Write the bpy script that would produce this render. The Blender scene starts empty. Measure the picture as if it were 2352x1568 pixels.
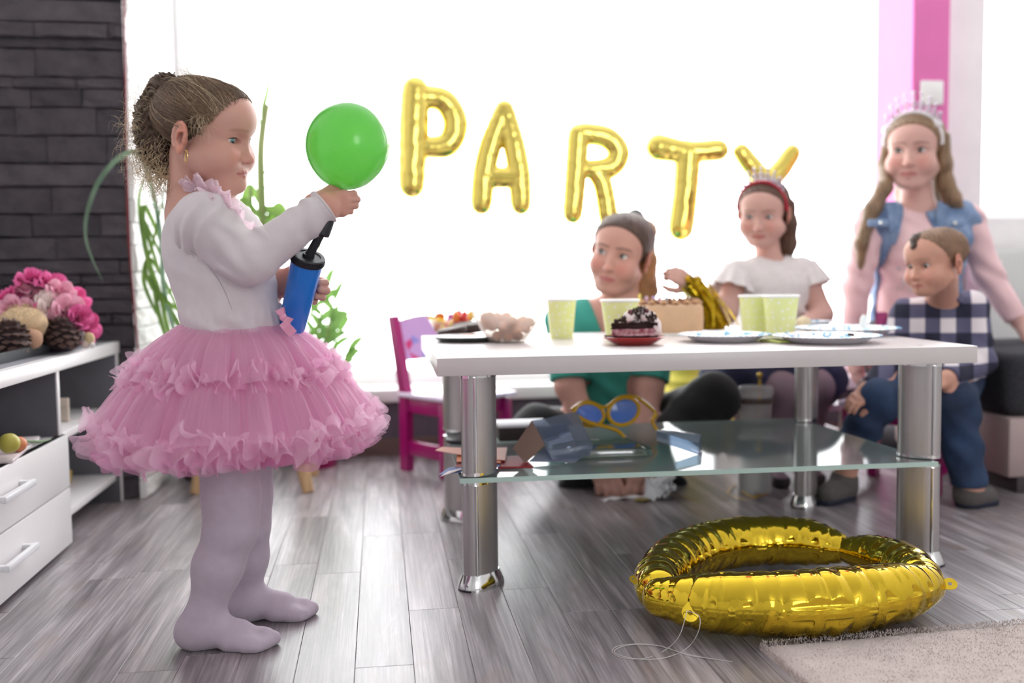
import bpy, bmesh, math, random
import numpy as np
from mathutils import Matrix, Vector, Euler
SC = bpy.context.scene
COL = SC.collection
R = math.radians
PI = math.pi
# ------------------------------------------------------------------ camera
F = 2287.0; CX, CY = 1176.0, 784.0; CAMH = 0.621
YAW = math.atan(304/F); PIT = math.atan(158/F); ROL = 0.012
def cam_basis():
    a, p, r = YAW, PIT, ROL
    fh = np.array([math.sin(a), math.cos(a), 0.]); fw = math.cos(p)*fh - math.sin(p)*np.array([0, 0, 1.])
    r0 = np.array([math.cos(a), -math.sin(a), 0.]); u0 = np.cross(r0, fw)
    return r0*math.cos(r)-u0*math.sin(r), r0*math.sin(r)+u0*math.cos(r), fw
CR, CU, CW = cam_basis(); CO = np.array([0, 0, CAMH])
def ray(x, y): return (x-CX)/F*CR + (CY-y)/F*CU + CW
def at(x, y, Y):
    d = ray(x, y); return CO + d*(Y/d[1])
def onz(x, y, z=0.):
    d = ray(x, y); return CO + d*((z-CAMH)/d[2])
def onx(x, y, X):
    d = ray(x, y); return CO + d*(X/d[0])
cam = bpy.data.cameras.new('camera'); camo = bpy.data.objects.new('camera', cam); COL.objects.link(camo)
camo.matrix_world = Matrix(((CR[0], CU[0], -CW[0], CO[0]), (CR[1], CU[1], -CW[1], CO[1]), (CR[2], CU[2], -CW[2], CO[2]), (0, 0, 0, 1)))
cam.sensor_width = 36; cam.lens = F/2352*36; cam.clip_start = 0.05
cam.dof.use_dof = True; cam.dof.focus_distance = 1.74; cam.dof.aperture_fstop = 1.9
SC.camera = camo
# ------------------------------------------------------------------ light
SC.view_settings.view_transform = 'Standard'; SC.view_settings.look = 'None'
SC.view_settings.gamma = 1.0; SC.view_settings.exposure = 0.0; SC.view_settings.use_curve_mapping = False
wd = bpy.data.worlds.new('overcast_sky'); SC.world = wd; wd.use_nodes = True
bg = wd.node_tree.nodes['Background']; bg.inputs[0].default_value = (0.97, 0.985, 1.0, 1); bg.inputs[1].default_value = 6.6
def area(name, loc, rot, sx, sy, power, color=(1, 1, 1), portal=False):
    l = bpy.data.lights.new(name, 'AREA'); l.shape = 'RECTANGLE'; l.size = sx; l.size_y = sy; l.energy = power; l.color = color
    o = bpy.data.objects.new(name, l); COL.objects.link(o); o.location = loc; o.rotation_euler = rot
    if portal: l.cycles.is_portal = True
    return o
area('window_portal', (0.64, 3.62, 1.35), (R(-90), 0, 0), 2.6, 2.3, 1, portal=True)
area('window_portal', (2.40, 3.62, 1.65), (R(-90), 0, 0), 1.2, 1.7, 1, portal=True)
area('window_portal', (2.1, -2.66, 1.55), (R(90), 0, 0), 1.5, 1.7, 1, portal=True)
SC.cycles.transparent_max_bounces = 24
SC.cycles.max_bounces = 8; SC.cycles.diffuse_bounces = 5; SC.cycles.glossy_bounces = 4; SC.cycles.transmission_bounces = 6
SC.cycles.caustics_reflective = False; SC.cycles.caustics_refractive = False
SC.cycles.sample_clamp_indirect = 6.0
# ------------------------------------------------------------------ helpers: materials
def lin(c):
    c = c/255.0
    return c/12.92 if c <= 0.04045 else ((c+0.055)/1.055)**2.4
def rgb(h):
    if isinstance(h, str):
        return tuple(lin(int(h[i:i+2], 16)) for i in (0, 2, 4))+(1,)
    return tuple(h)+(1,) if len(h) == 3 else tuple(h)
_M = {}
def mat(name, col='cccccc', rough=0.5, metal=0.0, spec=0.5, var=0.0, vscale=8.0, bump=0.0, bscale=60.0, sss=0.0, trans=0.0, coat=0.0, sheen=0.0, col2=None, stretch=None, objrand=0.0, attr=None, alpha=1.0, ior=1.45):
    """principled material with optional noise colour variation and bump"""
    if name in _M: return _M[name]
    m = bpy.data.materials.new(name); m.use_nodes = True; nt = m.node_tree; N = nt.nodes; L = nt.links
    b = N['Principled BSDF']; c = rgb(col)
    b.inputs['Base Color'].default_value = c; b.inputs['Roughness'].default_value = rough; b.inputs['Metallic'].default_value = metal
    b.inputs['Specular IOR Level'].default_value = spec; b.inputs['Transmission Weight'].default_value = trans; b.inputs['IOR'].default_value = ior
    b.inputs['Coat Weight'].default_value = coat; b.inputs['Sheen Weight'].default_value = sheen; b.inputs['Alpha'].default_value = alpha
    if sss > 0:
        b.inputs['Subsurface Weight'].default_value = sss; b.inputs['Subsurface Radius'].default_value = (0.9, 0.35, 0.2); b.inputs['Subsurface Scale'].default_value = 0.006
    tc = N.new('ShaderNodeTexCoord'); mp = N.new('ShaderNodeMapping'); L.new(tc.outputs['Object'], mp.inputs[0])
    if stretch: mp.inputs['Scale'].default_value = stretch
    src = None
    if attr:
        a = N.new('ShaderNodeAttribute'); a.attribute_name = attr; src = a.outputs['Color']
    if var > 0 or col2:
        n = N.new('ShaderNodeTexNoise'); n.inputs['Scale'].default_value = vscale; n.inputs['Detail'].default_value = 5
        L.new(mp.outputs[0], n.inputs['Vector'])
        cr = N.new('ShaderNodeValToRGB'); e = cr.color_ramp.elements; e[0].position = 0.32; e[1].position = 0.68
        if col2: e[0].color = c; e[1].color = rgb(col2)
        else:
            e[0].color = tuple(x*(1-var) for x in c[:3])+(1,); e[1].color = tuple(min(1, x*(1+var)) for x in c[:3])+(1,)
        L.new(n.outputs['Fac'], cr.inputs[0]); 
        if src is None: src = cr.outputs[0]
        else:
            mx = N.new('ShaderNodeMixRGB'); mx.blend_type = 'MULTIPLY'; mx.inputs[0].default_value = 1
            e[0].color = (1-var,)*3+(1,); e[1].color = (1,)*4
            L.new(src, mx.inputs[1]); L.new(cr.outputs[0], mx.inputs[2]); src = mx.outputs[0]
    if objrand > 0:
        oi = N.new('ShaderNodeObjectInfo'); mr = N.new('ShaderNodeMapRange'); mr.inputs[3].default_value = 1-objrand; mr.inputs[4].default_value = 1+objrand
        L.new(oi.outputs['Random'], mr.inputs[0]); mx = N.new('ShaderNodeMixRGB'); mx.blend_type = 'MULTIPLY'; mx.inputs[0].default_value = 1
        if src is None: mx.inputs[1].default_value = c
        else: L.new(src, mx.inputs[1])
        L.new(mr.outputs[0], mx.inputs[2]); src = mx.outputs[0]
    if src is not None: L.new(src, b.inputs['Base Color'])
    if bump > 0:
        n = N.new('ShaderNodeTexNoise'); n.inputs['Scale'].default_value = bscale; n.inputs['Detail'].default_value = 6
        L.new(mp.outputs[0], n.inputs['Vector'])
        bp = N.new('ShaderNodeBump'); bp.inputs['Strength'].default_value = bump; bp.inputs['Distance'].default_value = 0.01
        L.new(n.outputs['Fac'], bp.inputs['Height']); L.new(bp.outputs[0], b.inputs['Normal'])
    _M[name] = m
    return m
def sheer(name, col, alpha=0.4, transl=0.5, edge=0.0):
    """thin cloth or film: part transparent, part diffuse + translucent"""
    if name in _M: return _M[name]
    m = bpy.data.materials.new(name); m.use_nodes = True; nt = m.node_tree; N = nt.nodes; L = nt.links; N.clear()
    out = N.new('ShaderNodeOutputMaterial'); d = N.new('ShaderNodeBsdfDiffuse'); t = N.new('ShaderNodeBsdfTranslucent'); tr = N.new('ShaderNodeBsdfTransparent')
    d.inputs[0].default_value = rgb(col); t.inputs[0].default_value = rgb(col)
    m1 = N.new('ShaderNodeMixShader'); m1.inputs[0].default_value = transl; L.new(d.outputs[0], m1.inputs[1]); L.new(t.outputs[0], m1.inputs[2])
    m2 = N.new('ShaderNodeMixShader'); m2.inputs[0].default_value = alpha; L.new(tr.outputs[0], m2.inputs[1]); L.new(m1.outputs[0], m2.inputs[2])
    if edge > 0:   # sheer cloth looks denser where it is seen edge on
        lw = N.new('ShaderNodeLayerWeight'); lw.inputs[0].default_value = 0.35
        mr = N.new('ShaderNodeMapRange'); mr.inputs[3].default_value = alpha; mr.inputs[4].default_value = min(1, alpha+edge)
        L.new(lw.outputs['Facing'], mr.inputs[0]); L.new(mr.outputs[0], m2.inputs[0])
    L.new(m2.outputs[0], out.inputs[0]); _M[name] = m
    return m
def film(name, tint='ffffff', refl=0.08, rough=0.02, alpha=0.0, col='ffffff'):
    """thin clear glass or plastic: see-through plus a fresnel mirror"""
    if name in _M: return _M[name]
    m = bpy.data.materials.new(name); m.use_nodes = True; nt = m.node_tree; N = nt.nodes; L = nt.links; N.clear()
    out = N.new('ShaderNodeOutputMaterial'); tr = N.new('ShaderNodeBsdfTransparent'); g = N.new('ShaderNodeBsdfGlossy')
    tr.inputs[0].default_value = rgb(tint); g.inputs['Roughness'].default_value = rough
    lw = N.new('ShaderNodeLayerWeight'); lw.inputs[0].default_value = 0.5; pw_ = N.new('ShaderNodeMath'); pw_.operation = 'POWER'; pw_.inputs[1].default_value = 5; L.new(lw.outputs['Facing'], pw_.inputs[0])
    ad = N.new('ShaderNodeMath'); ad.operation = 'ADD'; ad.inputs[1].default_value = refl; ad.use_clamp = True; L.new(pw_.outputs[0], ad.inputs[0])
    m1 = N.new('ShaderNodeMixShader'); L.new(ad.outputs[0], m1.inputs[0]); L.new(tr.outputs[0], m1.inputs[1]); L.new(g.outputs[0], m1.inputs[2])
    last = m1
    if alpha > 0:
        d = N.new('ShaderNodeBsdfDiffuse'); d.inputs[0].default_value = rgb(col); t = N.new('ShaderNodeBsdfTranslucent'); t.inputs[0].default_value = rgb(col)
        a2 = N.new('ShaderNodeMixShader'); a2.inputs[0].default_value = 0.5; L.new(d.outputs[0], a2.inputs[1]); L.new(t.outputs[0], a2.inputs[2])
        m2 = N.new('ShaderNodeMixShader'); m2.inputs[0].default_value = alpha; L.new(m1.outputs[0], m2.inputs[1]); L.new(a2.outputs[0], m2.inputs[2]); last = m2
    L.new(last.outputs[0], out.inputs[0]); _M[name] = m
    return m
# ------------------------------------------------------------------ helpers: mesh
def rotm(rx=0, ry=0, rz=0): return np.array(Euler((rx, ry, rz)).to_matrix())
def frame(d):
    d = np.array(d, float); d = d/np.linalg.norm(d)
    u = np.cross(d, [0, 0, 1.]) if abs(d[2]) < 0.95 else np.cross(d, [1., 0, 0])
    u = u/np.linalg.norm(u); return u, np.cross(d, u), d
class MB:
    def __init__(s): s.v = []; s.f = []; s.m = []
    def add(s, vs, fs, mi=0):
        n = len(s.v); s.v.extend([tuple(map(float, p)) for p in vs]); s.f.extend([tuple(i+n for i in f) for f in fs]); s.m.extend([mi]*len(fs)); return s
    def box(s, c, size, rot=None, bev=0.0, mi=0, seg=2):
        c = np.array(c, float); h = np.array(size, float)/2
        if bev > 0:
            bm = bmesh.new(); bmesh.ops.create_cube(bm, size=1.0)
            for v in bm.verts: v.co = Vector((v.co.x*size[0], v.co.y*size[1], v.co.z*size[2]))
            bmesh.ops.bevel(bm, geom=bm.edges[:], offset=min(bev, 0.49*min(size)), segments=seg, affect='EDGES', profile=0.5)
            bm.verts.index_update(); V = np.array([v.co[:] for v in bm.verts]); Fc = [tuple(v.index for v in f.verts) for f in bm.faces]; bm.free()
        else:
            V = np.array([(x, y, z) for x in (-1, 1) for y in (-1, 1) for z in (-1, 1)], float)*h
            Fc = [(0, 1, 3, 2), (4, 6, 7, 5), (0, 4, 5, 1), (2, 3, 7, 6), (0, 2, 6, 4), (1, 5, 7, 3)]
        if rot is not None: V = V@np.array(rot).T
        return s.add(V+c, Fc, mi)
    def tube(s, pts, rad, n=8, closed=False, mi=0, cap=True, flat=None, up=None):
        P = np.array(pts, float); m = len(P); rad = np.broadcast_to(np.array(rad, float), (m,))
        T = np.zeros_like(P)
        if closed: T = np.roll(P, -1, 0)-np.roll(P, 1, 0)
        else: T[1:-1] = P[2:]-P[:-2]; T[0] = P[1]-P[0]; T[-1] = P[-1]-P[-2]
        T /= np.linalg.norm(T, axis=1)[:, None]+1e-12
        u = np.array(up, float) if up is not None else frame(T[0])[0]; V = []
        for i in range(m):
            u = u-T[i]*(u@T[i]); u = u/(np.linalg.norm(u)+1e-12); w = np.cross(T[i], u)
            for k in range(n):
                a = 2*PI*k/n; V.append(P[i]+rad[i]*(math.cos(a)*u+math.sin(a)*w*(flat if flat else 1)))
        Fc = []
        for i in range(m if closed else m-1):
            j = (i+1) % m
            for k in range(n):
                l = (k+1) % n; Fc.append((i*n+k, i*n+l, j*n+l, j*n+k))
        if cap and not closed: Fc.append(tuple(range(n-1, -1, -1))); Fc.append(tuple((m-1)*n+k for k in range(n)))
        return s.add(V, Fc, mi)
    def cyl(s, p0, p1, r0, r1=None, n=20, mi=0, cap=True): return s.tube([p0, p1], [r0, r0 if r1 is None else r1], n, mi=mi, cap=cap)
    def lathe(s, prof, c=(0, 0, 0), n=40, rot=None, mi=0, sx=1.0, sy=1.0, closed=False):
        V = []; m = len(prof)
        for r, z in prof:
            for k in range(n):
                a = 2*PI*k/n; V.append((r*math.cos(a)*sx, r*math.sin(a)*sy, z))
        V = np.array(V)
        if rot is not None: V = V@np.array(rot).T
        V = V+np.array(c, float); Fc = []
        for i in range(m if closed else m-1):
            for k in range(n):
                l = (k+1) % n; j = (i+1) % m; Fc.append((i*n+k, i*n+l, j*n+l, j*n+k))
        if not closed:
            if prof[0][0] > 1e-6: Fc.append(tuple(range(n-1, -1, -1)))
            if prof[-1][0] > 1e-6: Fc.append(tuple((m-1)*n+k for k in range(n)))
        return s.add(V, Fc, mi)
    def ell(s, c, r, nu=16, nv=10, rot=None, mi=0):
        if np.isscalar(r): r = (r, r, r)
        pr = [(math.sin(PI*i/nv), -math.cos(PI*i/nv)) for i in range(nv+1)]; pr[0] = (1e-5, -1); pr[-1] = (1e-5, 1)
        V = np.array([(p[0]*math.cos(2*PI*k/nu)*r[0], p[0]*math.sin(2*PI*k/nu)*r[1], p[1]*r[2]) for p in pr for k in range(nu)])
        if rot is not None: V = V@np.array(rot).T
        Fc = [(i*nu+k, i*nu+(k+1) % nu, (i+1)*nu+(k+1) % nu, (i+1)*nu+k) for i in range(nv) for k in range(nu)]
        return s.add(V+np.array(c, float), Fc, mi)
    def grid(s, P, closeu=False, closev=False, mi=0):
        P = np.array(P, float); a, b = P.shape[:2]
        Fc = [(i*b+j, ((i+1) % a)*b+j, ((i+1) % a)*b+(j+1) % b, i*b+(j+1) % b) for i in range(a if closeu else a-1) for j in range(b if closev else b-1)]
        return s.add(P.reshape(-1, 3), Fc, mi)
    def prism(s, poly, z0, z1, M=None, mi=0):
        """poly: list of 2D points (x,y); extruded z0..z1; M: 4x4 matrix"""
        n = len(poly); V = [(p[0], p[1], z0) for p in poly]+[(p[0], p[1], z1) for p in poly]
        Fc = [tuple(range(n-1, -1, -1)), tuple(range(n, 2*n))]+[(i, (i+1) % n, n+(i+1) % n, n+i) for i in range(n)]
        if M is not None: V = [(M@Vector(p))[:] for p in V]
        return s.add(V, Fc, mi)
    def xf(s, rot=None, t=(0, 0, 0), sc=1.0):
        V = np.array(s.v)*sc
        if rot is not None: V = V@np.array(rot).T
        s.v = [tuple(p) for p in V+np.array(t, float)]; return s
def link(o, parent=None):
    COL.objects.link(o)
    if parent is not None: o.parent = parent
    return o
def obj(name, mb, mats, parent=None, smooth=40, world=False, label=None, kind=None, loc=None):
    """one mesh object. world=True: the vertices are world coordinates, made local to the (unrotated) parent or to loc"""
    me = bpy.data.meshes.new(name); V = np.array(mb.v, float)
    off = None
    if world: off = np.array(parent_loc(parent)) if parent is not None else (np.array(loc) if loc is not None else None)
    if off is not None: V = V-off
    me.from_pydata(V.tolist(), [], mb.f)
    for m in (mats if isinstance(mats, (list, tuple)) else [mats]): me.materials.append(m)
    if any(mb.m): me.polygons.foreach_set('material_index', mb.m)
    if smooth:
        me.polygons.foreach_set('use_smooth', [True]*len(me.polygons))
        if smooth < 180: me.set_sharp_from_angle(angle=R(smooth))
    me.update(); o = bpy.data.objects.new(name, me); link(o, parent)
    if loc is not None and parent is None: o.location = loc
    if label: o['label'] = label
    if kind: o['kind'] = kind
    return o
def parent_loc(p):
    l = Vector((0, 0, 0))
    while p is not None: l = l+p.location; p = p.parent
    return l[:]
def tag(o, label=None, cat=None, group=None, kind=None):
    if label: o['label'] = label
    if cat: o['category'] = cat
    if group: o['group'] = group
    if kind: o['kind'] = kind
    return o
def thing(name, label, cat, loc=(0, 0, 0), rz=0, group=None):
    o = bpy.data.objects.new(name, None); o.empty_display_size = 0.05; COL.objects.link(o); o.location = tuple(map(float, loc)); o.rotation_euler = (0, 0, rz)
    return tag(o, label, cat, group)
def copy_tree(o, parent=None):
    c = o.copy(); COL.objects.link(c)
    if parent is not None: c.parent = parent
    for ch in list(o.children): copy_tree(ch, c)
    return c
def noise1(x, seed=0.0, oct=3):
    x = np.asarray(x, float); r = 0
    for k in range(oct): r = r+np.sin(x*(1.0+k*1.37)+seed*(3.1+k*1.7)+1.3*np.sin(x*(0.61+0.4*k)+seed*2.3+k))*0.6**k
    return r/1.96
def spline(pts, n=8, closed=False):
    """catmull-rom through the points"""
    P = np.array(pts, float); m = len(P); out = []
    for i in range(m if closed else m-1):
        if closed: p = [P[(i+k-1) % m] for k in range(4)]
        else: p = [P[max(0, i-1)], P[i], P[i+1], P[min(m-1, i+2)]]
        for k in range(n):
            t = k/n; out.append(0.5*((2*p[1])+(-p[0]+p[2])*t+(2*p[0]-5*p[1]+4*p[2]-p[3])*t*t+(-p[0]+3*p[1]-3*p[2]+p[3])*t**3))
    if not closed: out.append(P[-1])
    return np.array(out)
random.seed(7); RNG = np.random.default_rng(7)
# ================================================================== setting
M_white = mat('white_paint', 'f2f1f0', 0.75, var=0.03, bump=0.03, bscale=200)
M_ceil = mat('ceiling_paint', 'f4f4f4', 0.85)
M_frame = mat('white_window_frame', 'f3f3f3', 0.35)
M_glass = film('window_glass', 'ffffff', 0.03)
XL, XR, YN, YF, ZC = -1.16, 3.05, -2.6, 3.42, 2.6
def structure(name, mb, m, parent=None, **k):
    o = obj(name, mb, m, parent, **k)
    if parent is None: o['kind'] = 'structure'
    return o
def wood_mat():
    m = bpy.data.materials.new('grey_wood_laminate'); m.use_nodes = True; nt = m.node_tree; N = nt.nodes; L = nt.links; b = N['Principled BSDF']
    tc = N.new('ShaderNodeTexCoord'); oi = N.new('ShaderNodeObjectInfo')
    cmb = N.new('ShaderNodeCombineXYZ'); L.new(oi.outputs['Random'], cmb.inputs[0]); L.new(oi.outputs['Random'], cmb.inputs[1])
    sc = N.new('ShaderNodeVectorMath'); sc.operation = 'SCALE'; sc.inputs['Scale'].default_value = 37.0; L.new(cmb.outputs[0], sc.inputs[0])
    ad = N.new('ShaderNodeVectorMath'); ad.operation = 'ADD'; L.new(tc.outputs['Object'], ad.inputs[0]); L.new(sc.outputs[0], ad.inputs[1])
    def tex(scx, scy, detail, dist=0.0):
        mp = N.new('ShaderNodeMapping'); mp.inputs['Scale'].default_value = (scx, scy, 1); L.new(ad.outputs[0], mp.inputs[0])
        n = N.new('ShaderNodeTexNoise'); n.inputs['Scale'].default_value = 1; n.inputs['Detail'].default_value = detail; n.inputs['Roughness'].default_value = 0.6; n.inputs['Distortion'].default_value = dist
        L.new(mp.outputs[0], n.inputs['Vector']); return n
    n1 = tex(26, 2.2, 4, 0.8); n2 = tex(210, 3.5, 3, 0.3); n3 = tex(14, 5, 3, 1.2)
    cr = N.new('ShaderNodeValToRGB'); e = cr.color_ramp.elements; e[0].position = 0.30; e[0].color = rgb('706a6d'); e[1].position = 0.72; e[1].color = rgb('c2bcbf')
    k = cr.color_ramp.elements.new(0.52); k.color = rgb('9a9396'); L.new(n1.outputs['Fac'], cr.inputs[0])
    cr2 = N.new('ShaderNodeValToRGB'); e = cr2.color_ramp.elements; e[0].position = 0.36; e[0].color = (0.52, 0.50, 0.51, 1); e[1].position = 0.62; e[1].color = (1.12, 1.1, 1.1, 1); L.new(n2.outputs['Fac'], cr2.inputs[0])
    mx = N.new('ShaderNodeMixRGB'); mx.blend_type = 'MULTIPLY'; mx.inputs[0].default_value = 0.85; L.new(cr.outputs[0], mx.inputs[1]); L.new(cr2.outputs[0], mx.inputs[2])
    cr3 = N.new('ShaderNodeValToRGB'); e = cr3.color_ramp.elements; e[0].position = 0.56; e[0].color = (0, 0, 0, 1); e[1].position = 0.72; e[1].color = (1, 1, 1, 1); L.new(n3.outputs['Fac'], cr3.inputs[0])
    wm = N.new('ShaderNodeMixRGB'); wm.inputs[2].default_value = rgb('8d776c'); L.new(cr3.outputs[0], wm.inputs[0]); L.new(mx.outputs[0], wm.inputs[1])
    fm = N.new('ShaderNodeMath'); fm.operation = 'MULTIPLY'; fm.inputs[1].default_value = 0.45; L.new(cr3.outputs[0], fm.inputs[0]); L.new(fm.outputs[0], wm.inputs[0])
    mr = N.new('ShaderNodeMapRange'); mr.inputs[3].default_value = 0.82; mr.inputs[4].default_value = 1.18; L.new(oi.outputs['Random'], mr.inputs[0])
    fin = N.new('ShaderNodeMixRGB'); fin.blend_type = 'MULTIPLY'; fin.inputs[0].default_value = 1; L.new(wm.outputs[0], fin.inputs[1]); L.new(mr.outputs[0], fin.inputs[2])
    L.new(fin.outputs[0], b.inputs['Base Color']); b.inputs['Roughness'].default_value = 0.33; b.inputs['Specular IOR Level'].default_value = 0.95
    bp = N.new('ShaderNodeBump'); bp.inputs['Strength'].default_value = 0.10; bp.inputs['Distance'].default_value = 0.002; L.new(n2.outputs['Fac'], bp.inputs['Height']); L.new(bp.outputs[0], b.inputs['Normal'])
    return m
M_wood = wood_mat()
# floor: screed below, laminate planks laid along the room
fl = structure('floor', MB().box(((XL+XR)/2, (YN+YF)/2, -0.06), (XR-XL+0.4, YF-YN+0.4, 0.10)), mat('floor_screed', '8a8486', 0.5))
pw = 0.0925
def plank_mesh(l):
    mb = MB().box((0, 0, 0), (pw-0.0006, l-0.0008, 0.01), bev=0.0005, seg=1); o = obj('plank', mb, M_wood, None, smooth=0); me = o.data; bpy.data.objects.remove(o); return me
pm = {}
for i in range(int((XR-XL)/pw)+1):
    y = 0.9-random.random()*0.5
    while y < YF:
        l = random.choice((0.42, 0.55, 0.68, 0.8)); l2 = l
        if y+l > YF+0.02: l2 = 0.42
        if l2 not in pm: pm[l2] = plank_mesh(l2)
        o = bpy.data.objects.new('plank', pm[l2]); COL.objects.link(o); o.parent = fl; o.location = (XL+pw*(i+0.5), y+l2/2, -0.005); y += l2
for k, (yy) in enumerate((-2.0, -1.0, 0.0)):
    pass
near = MB().box(((XL+XR)/2, (YN+0.4)/2, -0.0055), (XR-XL, 0.4-YN, 0.009)); structure('laminate', near, M_wood, fl)
structure('ceiling', MB().box(((XL+XR)/2, (YN+YF)/2, ZC+0.05), (XR-XL+0.4, YF-YN+0.8, 0.10)), M_ceil)
structure('wall_left', MB().box((XL-0.06, (YN+YF)/2, ZC/2), (0.12, YF-YN+0.4, ZC)), M_white)
structure('wall_right', MB().box((XR+0.06, (YN+YF)/2, ZC/2), (0.12, YF-YN+0.4, ZC)), M_white)
# near wall (behind the camera) with an unseen window added for front fill
w = MB(); wx0, wx1, wz0, wz1 = 1.35, 2.85, 0.7, 2.4
w.box(((XL+wx0)/2, YN-0.06, ZC/2), (wx0-XL, 0.12, ZC)); w.box(((XR+wx1)/2, YN-0.06, ZC/2), (XR-wx1, 0.12, ZC))
w.box(((wx0+wx1)/2, YN-0.06, wz0/2), (wx1-wx0, 0.12, wz0)); w.box(((wx0+wx1)/2, YN-0.06, (ZC+wz1)/2), (wx1-wx0, 0.12, ZC-wz1))
structure('wall_near', w, M_white)
def window(name, x0, x1, z0, z1, y, splits, d=0.06, t=0.05):
    r = bpy.data.objects.new(name, None); COL.objects.link(r); r.location = ((x0+x1)/2, y, z0); r['kind'] = 'structure'
    fr = MB(); bar = lambda a, b, c, e: fr.box(((a+b)/2, y, (c+e)/2), (b-a, d, e-c), bev=0.006, seg=1)
    bar(x0, x1, z0, z0+t); bar(x0, x1, z1-t, z1); bar(x0, x0+t, z0+t, z1-t); bar(x1-t, x1, z0+t, z1-t)
    obj('window_frame', fr, M_frame, r, world=True)
    xs = [x0+t*0.5]+list(splits)+[x1-t*0.5]
    for sx in splits:   # panes meet at a slim white joint
        obj('joint', MB().box((sx, y, (z0+z1)/2), (0.008, 0.012, z1-z0-2*t)), M_frame, r, world=True)
    for a, b in zip(xs[:-1], xs[1:]):
        obj('pane', MB().box(((a+b)/2, y, (z0+z1)/2), (b-a-0.02, 0.004, z1-z0-t), mi=0), M_glass, r, world=True, smooth=0)
    return r
# far wall around the two windows
wl, wr = -0.67, float(at(2046, 150, 3.55)[0])           # big window
zs = 0.225
fw = MB(); M_panel = mat('dark_grey_panel', '5f5862', 0.6, var=0.12, vscale=14, stretch=(6, 1, 0.6))
fw.box((-0.9, YF+0.12, ZC/2), (0.46, 0.24, ZC)); fw.box(((wl+wr)/2, YF+0.12, (2.5+ZC)/2), (wr-wl, 0.24, ZC-2.5))
fw.box(((wr+2.2)/2, YF+0.12, ZC/2), (2.2-wr, 0.24, ZC)); 
fw.box((2.625, YF+0.12, 0.40), (0.85, 0.24, 0.80)); fw.box((2.625, YF+0.12, (2.5+ZC)/2), (0.85, 0.24, ZC-2.5))
wf = structure('wall_far', fw, M_white)
structure('low_panel', MB().box(((wl+wr)/2, YF+0.10, zs/2-0.01), (wr-wl, 0.20, zs-0.02)), M_panel, wf)
window('window_1', wl, wr, zs+0.0, 2.5, YF+0.17, [0.17])
window('window_2', 2.2, 3.05, 0.80, 2.5, YF+0.17, [])
structure('trim_1', MB().box(((wl+wr)/2, YF+0.06, zs-0.016), (wr-wl, 0.20, 0.046), bev=0.008), mat('white_sill', 'efeeee', 0.3))
structure('baseboard_far', MB().box(((wl+wr)/2, YF-0.008, 0.03), (wr-wl, 0.016, 0.06), bev=0.003, seg=1), mat('brown_skirting', '6b5852', 0.55, var=0.2, vscale=9, stretch=(1, 8, 8)))
window('unseen_fill_window', wx0, wx1, wz0, wz1, YN-0.06, [2.1])  # unseen window, its opening sized and placed to set the fill
# stone clad pillar: dark face, white stones on the side turned to the window
PX, PY = -0.672, 2.885
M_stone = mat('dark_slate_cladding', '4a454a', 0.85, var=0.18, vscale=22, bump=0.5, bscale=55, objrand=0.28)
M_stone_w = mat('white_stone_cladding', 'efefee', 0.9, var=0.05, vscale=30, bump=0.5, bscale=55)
pil = structure('stone_pillar', MB().box(((XL+PX)/2-0.02, (PY+YF)/2+0.06, ZC/2), (PX-XL-0.02, YF-PY-0.10, ZC)), mat('pillar_core', '3a3639', 0.9))
def stone(mb, x0, x1, z0, z1, y, depth):
    """a split stone with an uneven face turned to -Y"""
    nx = max(2, int((x1-x0)/0.05)+1); g = 0.0012; P = []
    zz = [z0+g, z0+g+0.004, (z0+z1)/2, z1-g-0.004, z1-g]
    for z in zz:
        row = []
        for i in range(nx+1):
            x = x0+g+(x1-x0-2*g)*i/nx; e = 0.006 if (z in (zz[0], zz[-1]) or i in (0, nx)) else 0
            row.append((x, y-depth+e+random.uniform(-0.003, 0.003), z))
        P.append(row)
    P = np.array(P); B = P.copy(); B[:, :, 1] = y+0.004
    n0 = len(mb.v); mb.grid(P[:, ::-1]); a, b = P.shape[:2]
    rim = [(0, j) for j in range(b)]+[(i, b-1) for i in range(1, a)]+[(a-1, j) for j in range(b-2, -1, -1)]+[(i, 0) for i in range(a-2, 0, -1)]
    V = [P[i, j] for i, j in rim]+[B[i, j] for i, j in rim]; n = len(rim)
    mb.add(V, [((k+1) % n, k, n+k, n+(k+1) % n) for k in range(n)])
def clad(parent, material, fx0, fx1, y, rot, zvis, name, zlow=0.0):
    z = zlow; rest = MB()
    while z < ZC:
        h = random.choice((0.03, 0.04, 0.052, 0.062, 0.075)); x = fx0-random.random()*0.05
        while x < fx1:
            l = random.uniform(0.12, 0.36); x0, x1 = max(x, fx0), min(x+l, fx1)
            if fx1-x1 < 0.03: x1 = fx1; l = x1-x+1e-6
            if x1-x0 > 0.012:
                mb = MB(); stone(mb, x0, x1, z, min(z+h, ZC), y, random.uniform(0.008, 0.019))
                V = np.array(mb.v)
                if rot: V = np.stack([PX+0.0-(V[:, 1]-y), V[:, 0], V[:, 2]], 1)
                mb.v = V.tolist()
                if z < zvis: obj(name, mb, material, parent, smooth=0, world=True)
                else: rest.add(mb.v, mb.f)
            x += l
        z += h
    obj('upper_stone_courses', rest, material, parent, smooth=0, world=True, kind='stuff')
clad(pil, M_stone, XL, PX, PY, False, 1.62, 'stone')
clad(pil, M_stone_w, PY-0.012, YF, 0.0, True, 1.62, 'white_stone', 0.0)
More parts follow.
